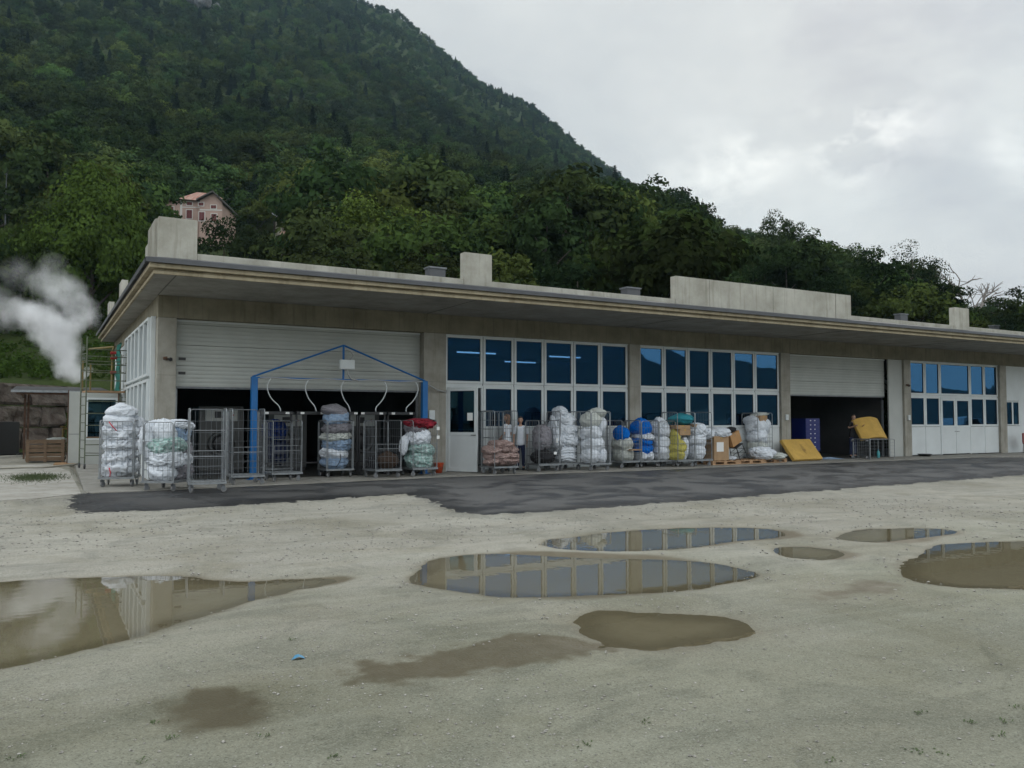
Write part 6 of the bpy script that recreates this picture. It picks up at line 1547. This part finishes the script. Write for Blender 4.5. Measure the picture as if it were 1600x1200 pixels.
hero(make_tree('broadleaf_tree', 'small dark tree growing directly before the pink house', 9, 8, 23, 'leaf_d', 110, 90, .15, .02), 348, 70, 335, 9, 8, wsc=.75)
hero(make_tree('broadleaf_tree', 'dark tree filling the gap between the pink house and the stone barn', 9, 9, 24, 'leaf_d', 110, 90, .16, .02), 398, 68, 358, 9, 9, wsc=.68)
hero(make_conifer('conifer_tree', 'tall very dark spruce just right of the stone barn', 20, 7.5, 25, .2, n=40), 497, 100, 238, 20, 7.5, wsc=.95)
hero(make_conifer('conifer_tree', 'dark broad conifer right behind the pink house', 15, 8, 26, .2, n=32), 398, 150, 268, 15, 8, wsc=1.1)
hero(make_conifer('conifer_tree', 'broad dark conifer high in the middle of the wooded slope', 15, 8, 27, .2, n=32), 790, 150, 258, 15, 8)
hero(make_conifer('conifer_tree', 'small blue green conifer above the second tall parapet block', 9, 6, 28, .16, n=24), 738, 92, 338, 9, 6)
hero(make_conifer('conifer_tree', 'small blue green conifer right of its neighbour above the parapet', 9, 6, 29, .16, n=24), 778, 96, 342, 9, 6)
hero(make_tree('broadleaf_tree', 'dark lone tree on the skyline where the near ridge starts to drop', 9, 7, 30, 'leaf_d', 60, 60, .17, .1), 1058, 215, 292, 9, 7)
hero(make_conifer('conifer_tree', 'ragged conifer on the skyline just right of the dark lone tree', 11, 6, 31, .18), 1082, 205, 318, 11, 6, wsc=.9)
hero(make_tree('broadleaf_tree', 'rounded tree sticking up from the skyline above the right end of the long parapet', 11, 9, 32, 'leaf', 100, 70, .18), 1218, 128, 333, 11, 9, wsc=.7)
hero(make_tree('broadleaf_tree', 'thin crowned tree on the skyline right of the rounded one', 10, 7, 33, 'leaf', 45, 40, .16), 1282, 122, 376, 10, 7, wsc=.7)
hero(make_tree('broadleaf_tree', 'domed dark green tree on the skyline left of the airy one', 11, 10, 34, 'leaf', 110, 75, .2), 1342, 105, 380, 11, 10, wsc=.8)
hero(make_tree('broadleaf_tree', 'airy open crowned tree on the skyline, tallest at the right', 12, 10, 35, 'leaf_d', 62, 42, .15, .25), 1428, 96, 374, 12, 10, wsc=.75)
hero(make_tree('broadleaf_tree', 'low bush like tree at the right edge of the slope', 8, 9, 36, 'leaf', 90, 70, .17, .02), 1585, 92, 450, 8, 9)
hero(make_tree('broadleaf_tree', 'bright fresh green shrub tree in the grassy clearing above the low parapet', 7, 8, 37, 'leaf_b', 90, 70, .16, .02), 925, 70, 402, 7, 8, wsc=.9)
# bare tree
t = thing('bare_tree', 'leafless pale tree with spreading thin branches at the right of the skyline', 'tree')
m = MB(); rt = random.Random(4)
def branch(p, d, L_, r, lv):
    q = p + d * L_ * .5 + Vector((rt.gauss(0, .04), rt.gauss(0, .04), 0)) * L_; e_ = q + (d + Vector((rt.gauss(0, .2), rt.gauss(0, .2), rt.gauss(0, .1)))).normalized() * L_ * .5
    m.tube([p, q, e_], [r, r * .8, r * .6], 5, False)
    if lv:
        for _ in range(3 if lv > 1 else 4): branch(p.lerp(e_, rt.uniform(.5, 1)), (d + Vector((rt.gauss(0, .55), rt.gauss(0, .55), rt.gauss(.05, .25)))).normalized(), L_ * .70, r * .66, lv - 1)
branch(Vector((0, 0, -1)), Vector((0, 0, 1)), 4.2, .20, 4); m.build('branches', mat('pale_bark', (.20, .18, .16), .9), t)
t.children[0].name = 'limbs'; MB().tube([(0, 0, -1.2), (0, 0, 2.5)], [.2, .17], 7).build('trunk', M['bark'], t)
place(t, 1522, 96, 415, 8.5, wsc=1.1); HERO.append((1522, 96, 5))
# population of the slope
rt = random.Random(17); cand = []
dep = 50.0
while dep < 960:
    sp = 6.4 if dep < 130 else 7.2 if dep < 280 else 8.2
    half = dep * 1300 / FPX; lat = -half
    while lat < half:
        d2 = dep + rt.uniform(-.5, .5) * sp; l2 = lat + rt.uniform(-.5, .5) * sp; px = l2 / d2 * FPX + 800
        cand.append((px, d2)); lat += sp
    dep += sp * (.9 if dep < 260 else 1.05)
cp = np.array(cand); X, Y, Zc = terrain(cp[:, 0], cp[:, 1])
clear = vnoise(X, Y, .022, 77, 3)
far_pts = []; count = 0; order = sorted(range(len(cand)), key=lambda q: cand[q][1])
indiv = []
for q in order:
    px, dp = cand[q]
    if dp < 100 and clear[q] > .13: continue
    if px < 60 and dp < 100 and dp > 78: continue                  # the open grass bank at the left edge
    if any(abs(dp - hd) < max(4, hw * .5) and abs(px - hp) / FPX * dp < hw * .48 for hp, hd, hw in HERO): continue
    if 225 < px < 480 and dp < 136: # keep the pink house and the barn in sight
        if dp > 58: continue
        if dp < 62: sc = .55
    r = rt.random(); con = r < (.025 if dp < 200 else .06)
    if px > 1030: con = False
    k = (5 if rt.random() < .5 else 6) if con else (4 if r > .80 else rt.choice((0, 1, 2, 3)))
    s = 1.2 * rt.uniform(.62, 1.15) * (.85 if dp < 75 else 1.05 if dp < 130 else 1.0) * (1.12 if con else 1) * (.8 if dp > 300 else 1)
    if 225 < px < 480 and dp < 62: s *= .6
    if 1090 < px < 1470: s *= .62
    if 1470 <= px < 1700: s *= .42
    if 560 < px < 1060 and dp > 600: s *= .8
    rec = (k, float(X[q]), float(Y[q]), float(Zc[q]), s, rt.random() * 6.28, rt.uniform(.9, 1.15))
    if -120 < px < 1720 and len(indiv) < 270 and dp < 400: indiv.append(rec)
    elif dp > 60 or px < -120 or px > 1720: far_pts.append(rec)
for k, x, y, z, s, rz, szz in indiv: spawn(k, (x, y, z - .1), s, rz, None, szz)
for k, u in enumerate(pused):
    if not u: x, y, z = tpos(1000 + 30 * k, 170); spawn(k, (x, y, z), .9, 1.0)
# the rest of the wood: one object, real crowns instanced on the slope
def forest(pts):
    me = bpy.data.meshes.new('forest'); me.from_pydata([(x, y, z - .1) for _, x, y, z, *_r in pts], [], [])
    for nm, dt, vals in (('kind_index', 'INT', [p[0] for p in pts]), ('turn', 'FLOAT', [p[5] for p in pts]), ('size', 'FLOAT', [p[4] for p in pts])):
        a = me.attributes.new(nm, dt, 'POINT'); a.data.foreach_set('value', vals)
    o = bpy.data.objects.new('forest', me); COL.objects.link(o)
    g = bpy.data.node_groups.new('forest', 'GeometryNodeTree'); g.interface.new_socket('Geometry', in_out='INPUT', socket_type='NodeSocketGeometry'); g.interface.new_socket('Geometry', in_out='OUTPUT', socket_type='NodeSocketGeometry')
    L = g.links.new; gi = g.nodes.new('NodeGroupInput'); go = g.nodes.new('NodeGroupOutput')
    iop = g.nodes.new('GeometryNodeInstanceOnPoints'); join = g.nodes.new('GeometryNodeJoinGeometry')
    crowns = [[c for c in p.children if c.name.startswith('crown')][0] for p in protos]
    for c in reversed(crowns):
        oi = g.nodes.new('GeometryNodeObjectInfo'); oi.inputs['Object'].default_value = c; oi.inputs['As Instance'].default_value = False
        g2i = g.nodes.new('GeometryNodeGeometryToInstance'); L(oi.outputs['Geometry'], g2i.inputs[0]); L(g2i.outputs[0], join.inputs[0])
    def attr(n, t='FLOAT'):
        a = g.nodes.new('GeometryNodeInputNamedAttribute'); a.data_type = t; a.inputs['Name'].default_value = n; return a.outputs['Attribute']
    cx = g.nodes.new('ShaderNodeCombineXYZ'); L(attr('turn'), cx.inputs[2])
    L(gi.outputs[0], iop.inputs['Points']); L(join.outputs[0], iop.inputs['Instance']); iop.inputs['Pick Instance'].default_value = True
    L(attr('kind_index', 'INT'), iop.inputs['Instance Index']); L(cx.outputs[0], iop.inputs['Rotation']); L(attr('size'), iop.inputs['Scale'])
    L(iop.outputs[0], go.inputs[0])
    md = o.modifiers.new('forest', 'NODES'); md.node_group = g
    return tag(o, 'dense dark green forest covering the mountainside behind the nearer trees', 'forest', kind='stuff')
forest(far_pts)
print('trees', len(indiv), 'forest', len(far_pts))
# undergrowth on the near slope: leafy shrubs as one mass
rng = np.random.RandomState(12); n = 5200
px = rng.uniform(-200, 1800, n); dp = 47 + 75 * rng.rand(n) ** 1.4
X, Y, Zc = terrain(px, dp); ok = vnoise(X, Y, .07, 61, 3) > -.04; ok &= ~((px < 70) & (dp > 78) & (dp < 100)); X, Y, Zc, dp = X[ok], Y[ok], Zc[ok], dp[ok]
Pn = []
for x, y, z in zip(X, Y, Zc):
    r = .35 + .55 * rng.rand(); q = rng.normal(size=(26, 3)); q /= np.linalg.norm(q, axis=1, keepdims=True); q[:, 2] = np.abs(q[:, 2]) * .9
    Pn.append(np.array([x, y, z]) + q * r * (.7 + .4 * rng.rand(26, 1)))
V_, F_ = leaves(np.concatenate(Pn), .13, rng)
o = np_mesh('undergrowth', V_, F_, [leafmat('shrub_foliage', (.040, .062, .013), .3, .1)], smooth=False); tag(o, 'low leafy undergrowth and grass covering the near slope', 'undergrowth', kind='stuff')
# rock outcrop high on the mountain
t = None
bm = bmesh.new()
for (px, py, r) in ((312, 0, 5), (324, 4, 3.5), (339, 12, 3), (300, -8, 6)):
    x, y, z = far(px, py, 560); g = bmesh.ops.create_icosphere(bm, subdivisions=4, radius=1)
    for v in g['verts']:
        q = v.co.copy(); n_ = 1 + .35 * noise.noise(q * 1.6 + Vector((px, 0, 0))) + .12 * noise.noise(q * 5)
        v.co = Vector((x, y, z)) + Vector((q.x * r * .8, q.y * r * .6, q.z * r)) * n_
me = bpy.data.meshes.new('rock_outcrop'); bm.to_mesh(me); bm.free(); me.materials.append(mat('pale_cliff_rock', (.10, .10, .10), .95, 0, .5, .25)); o = bpy.data.objects.new('rock_outcrop', me); COL.objects.link(o)
tag(o, 'pale grey rock face showing through the forest at the top of the picture', 'rock')
# ------------------------------------------------------------------ pink house, stone barn, pole
DH = 124.0
def hz(y, dy=0): return far(300, y, DH + dy)[2]
x, y, _z = far(250, 372, DH); base = hz(385); S_ = DH / FPX
t = thing('pink_house', 'pale pink two storey house with rusty red roof on the wooded slope', 'house', (x, y, base), -YAW + R(4))
def hx(px): return (px - 253) * S_ * .89
def hh(py, dy=0): return hz(py, dy) - base
M['pink'] = mat('pink_plaster', (.42, .30, .25), .9, 0, .12, .6); M['shut'] = mat('dark_red_shutter', (.13, .035, .035), .7); M['roofr'] = mat('rusty_roof_sheet', (.27, .10, .065), .8, 0, .3, .8, col2=(.36, .27, .22), stretch=(4, .4, .4)); M['roofd'] = mat('dark_roof', (.06, .055, .05), .8); M['trimw'] = mat('white_trim', (.6, .58, .54), .8)
m = MB(); m.prism([(hx(252), 0), (hx(325), 0), (hx(325), hh(312)), (hx(287), hh(311.5)), (hx(252), hh(318.5))], 0, 7.5); m.build('wall', M['pink'], t)
m = MB(); m.prism([(hx(325.2), 0), (hx(364), 0), (hx(364), hh(318)), (hx(349), hh(304)), (hx(325.2), hh(315))], -1.2, 6.5); m.build('gable_wall', M['pink'], t)
m = MB(); m.prism([(hx(248), hh(320)), (hx(287), hh(311)), (hx(287), hh(309)), (hx(248), hh(317.5))], -.6, 8); m.build('roof', M['roofd'], t)
m = MB(); a = [(hx(284), -.6, hh(311.4)), (hx(326), -.6, hh(314)), (hx(336), 8, hh(309, 8)), (hx(284), 8, hh(309, 8)), (hx(304), 3.2, hh(299.5, 3.2)), (hx(326), 4.2, hh(301, 4.2))]
m.add(a, [(0, 1, 5, 4), (1, 2, 5), (2, 3, 4, 5), (3, 0, 4), (0, 3, 2, 1)]); m.build('roof', M['roofr'], t)
m = MB(); m.prism([(hx(321), hh(317)), (hx(349), hh(303.5)), (hx(368), hh(319.5)), (hx(368), hh(317.5)), (hx(349), hh(301)), (hx(321), hh(314.5))], -1.9, 7); m.build('roof', M['roofd'], t)
for (a, c, w_, h_, yy, sh) in ((271, 329, 9, 12, 0, True), (303, 334, 9.5, 13, 0, True), (303, 317.5, 9, 4.5, 0, True), (327.5, 321, 8, 4.5, -1.2, True), (349, 325, 9, 5, -1.2, True), (329, 340, 9, 13, -1.2, True), (350, 342, 9, 12, -1.2, True)):
    X0, X1, Z0, Z1 = hx(a - w_ / 2), hx(a + w_ / 2), hh(c + h_ / 2), hh(c - h_ / 2); d0 = yy
    o = MB().box(X0 - .12, X1 + .12, d0 - .04, d0 - .003, Z0 - .12, Z1 + .12).build('window', M['trimw'], t)
    MB().box(X0, (X0 + X1) / 2 - .01, d0 - .09, d0 - .043, Z0, Z1).build('shutter', M['shut'], o); MB().box((X0 + X1) / 2 + .01, X1, d0 - .09, d0 - .043, Z0, Z1).build('shutter', M['shut'], o)
m = MB(); m.box(hx(287), hx(290.5), -.05, -.002, hh(345), hh(311.8)); m.box(hx(290.6), hx(325), -.045, -.002, hh(323.8), hh(322.4)); m.box(hx(325.3), hx(363.9), -1.245, -1.202, hh(330.8), hh(329)); m.build('trim', M['trimw'], t)
MB().box(hx(296), hx(299), 5, 5.5, hh(305), hh(296)).build('chimney', M['trimw'], t)
DB = 106.0
x, y, z = far(430, 400, DB); S2 = DB / FPX; bz = lambda py: far(440, py, DB)[2] - (z - 2)
t = thing('stone_barn', 'small old stone barn with a slanting grey roof below the dark spruce', 'barn', (x, y, z - 2), -YAW - R(6))
m = MB(); m.prism([(0, 0), (11 * S2, 0), (11 * S2, bz(343)), (0, bz(337.5))], 0, 4); m.build('wall', mat('barn_stone', (.17, .16, .13), .95, 0, .35, 2.0, bump=.8, bscale=3), t)
m = MB(); m.prism([(-4 * S2, bz(335.5)), (23 * S2, bz(350.5)), (23 * S2, bz(348.5)), (-4 * S2, bz(333.5))], -.5, 4.6); m.build('roof', M['galv_dark'], t)
m = MB(); m.prism([(11.2 * S2, bz(373)), (32 * S2, bz(374)), (30 * S2, bz(365)), (11.2 * S2, bz(364))], -.8, 3.5); m.build('low_red_roof', M['roofr'], t)
MB().box(11.2 * S2, 28 * S2, 0, 3, 0, bz(374)).build('shed_wall', M['pink'], t)
x, y, z = tpos(7, 92); top = far(7, 270, 92)[2]
t = thing('utility_pole', 'thin grey utility pole standing on the grass bank at the left edge', 'pole', (x, y, z - .5))
MB().tube([(0, 0, 0), (0, 0, top - z + .5)], [.09, .05], 8).build('pole_shaft', M['galv_dark'], t); MB().box(-.55, .1, -.04, .04, top - z + .3, top - z + .38).build('cross_arm', M['galv_dark'], t)
# ------------------------------------------------------------------ steam
SD = 38.0
blobs = [(122, 590, 20, 1.6), (108, 568, 26, 1.6), (98, 543, 30, 1.5), (84, 518, 33, 1.4), (66, 498, 34, 1.1), (40, 492, 32, .45), (112, 505, 26, .7), (125, 480, 28, .35), (100, 455, 34, .42), (70, 440, 30, .35), (132, 500, 22, .35), (18, 488, 30, .28), (-15, 480, 45, .2), (30, 430, 30, .10), (-60, 460, 60, .14), (80, 415, 26, .10)]
bm = bmesh.new(); s3 = SD / FPX
c0 = far(20, 505, SD)
g = bmesh.ops.create_icosphere(bm, subdivisions=3, radius=1)
rx, rz_ = Vector((cY, -sY, 0)), Vector((0, 0, 1)); ry = Vector((sY, cY, 0))
for v in g['verts']:
    q = v.co; v.co = Vector(c0) + rx * q.x * 160 * s3 + ry * q.y * 2.0 + rz_ * (q.z * 125 * s3)
me = bpy.data.meshes.new('steam'); bm.to_mesh(me); bm.free()
m = bpy.data.materials.new('steam_vapour'); m.use_nodes = True; nt = m.node_tree; nt.nodes.clear(); L = nt.links.new
tc = N(nt, 'ShaderNodeTexCoord'); nz = N(nt, 'ShaderNodeTexNoise', i_Scale=.9, i_Detail=5.0, i_Roughness=.55); L(tc.outputs['Object'], nz.inputs['Vector'])
sub = N(nt, 'ShaderNodeVectorMath', operation='SUBTRACT'); L(nz.outputs['Color'], sub.inputs[0]); sub.inputs[1].default_value = (.5, .5, .5)
scl = N(nt, 'ShaderNodeVectorMath', operation='SCALE'); L(sub.outputs[0], scl.inputs[0]); scl.inputs['Scale'].default_value = 1.7
adv = N(nt, 'ShaderNodeVectorMath', operation='ADD'); L(tc.outputs['Object'], adv.inputs[0]); L(scl.outputs[0], adv.inputs[1])
acc = None
def nm(op, a, b=None, c=None, cl=False):
    n = N(nt, 'ShaderNodeMath', operation=op); n.use_clamp = cl
    for i, v in enumerate((a, b, c)):
        if v is None: continue
        if isinstance(v, (int, float)): n.inputs[i].default_value = v
        else: L(v, n.inputs[i])
    return n.outputs[0]
for px, py, r, k in blobs:
    c = far(px, py, SD); d = N(nt, 'ShaderNodeVectorMath', operation='DISTANCE'); L(adv.outputs[0], d.inputs[0]); d.inputs[1].default_value = c
    g = nm('MULTIPLY', nm('SUBTRACT', 1.0, nm('DIVIDE', d.outputs['Value'], r * s3), None, True), k)
    acc = g if acc is None else nm('ADD', acc, g)
n2 = N(nt, 'ShaderNodeTexNoise', i_Scale=1.3, i_Detail=7.0, i_Roughness=.62); L(tc.outputs['Object'], n2.inputs['Vector'])
den = nm('MULTIPLY', nm('MULTIPLY', acc, nm('MULTIPLY', nm('SUBTRACT', n2.outputs['Fac'], .26), 3.0, None, True)), 2.6)
pv = N(nt, 'ShaderNodeVolumePrincipled'); pv.inputs['Color'].default_value = (.985, .99, 1, 1); pv.inputs['Anisotropy'].default_value = .0; L(den, pv.inputs['Density'])
mo = N(nt, 'ShaderNodeOutputMaterial'); L(pv.outputs[0], mo.inputs['Volume'])
me.materials.append(m); o = bpy.data.objects.new('steam', me); COL.objects.link(o); tag(o, 'white steam cloud billowing up and left beside the hall', 'steam', kind='stuff')
# ------------------------------------------------------------------ haze
b = MB(); b.box(-2000, 2000, -2000, 2000, -2, 620)
o = b.build('haze', None); o.data.materials.clear()
m = bpy.data.materials.new('valley_haze'); m.use_nodes = True; nt = m.node_tree; nt.nodes.clear()
pv = N(nt, 'ShaderNodeVolumePrincipled'); pv.inputs['Color'].default_value = (.55, .82, 1, 1); pv.inputs['Density'].default_value = .00010; pv.inputs['Anisotropy'].default_value = .2
mo = N(nt, 'ShaderNodeOutputMaterial'); nt.links.new(pv.outputs[0], mo.inputs['Volume']); o.data.materials.append(m)
tag(o, 'thin blue grey valley haze veiling the mountainside', 'haze', kind='stuff')
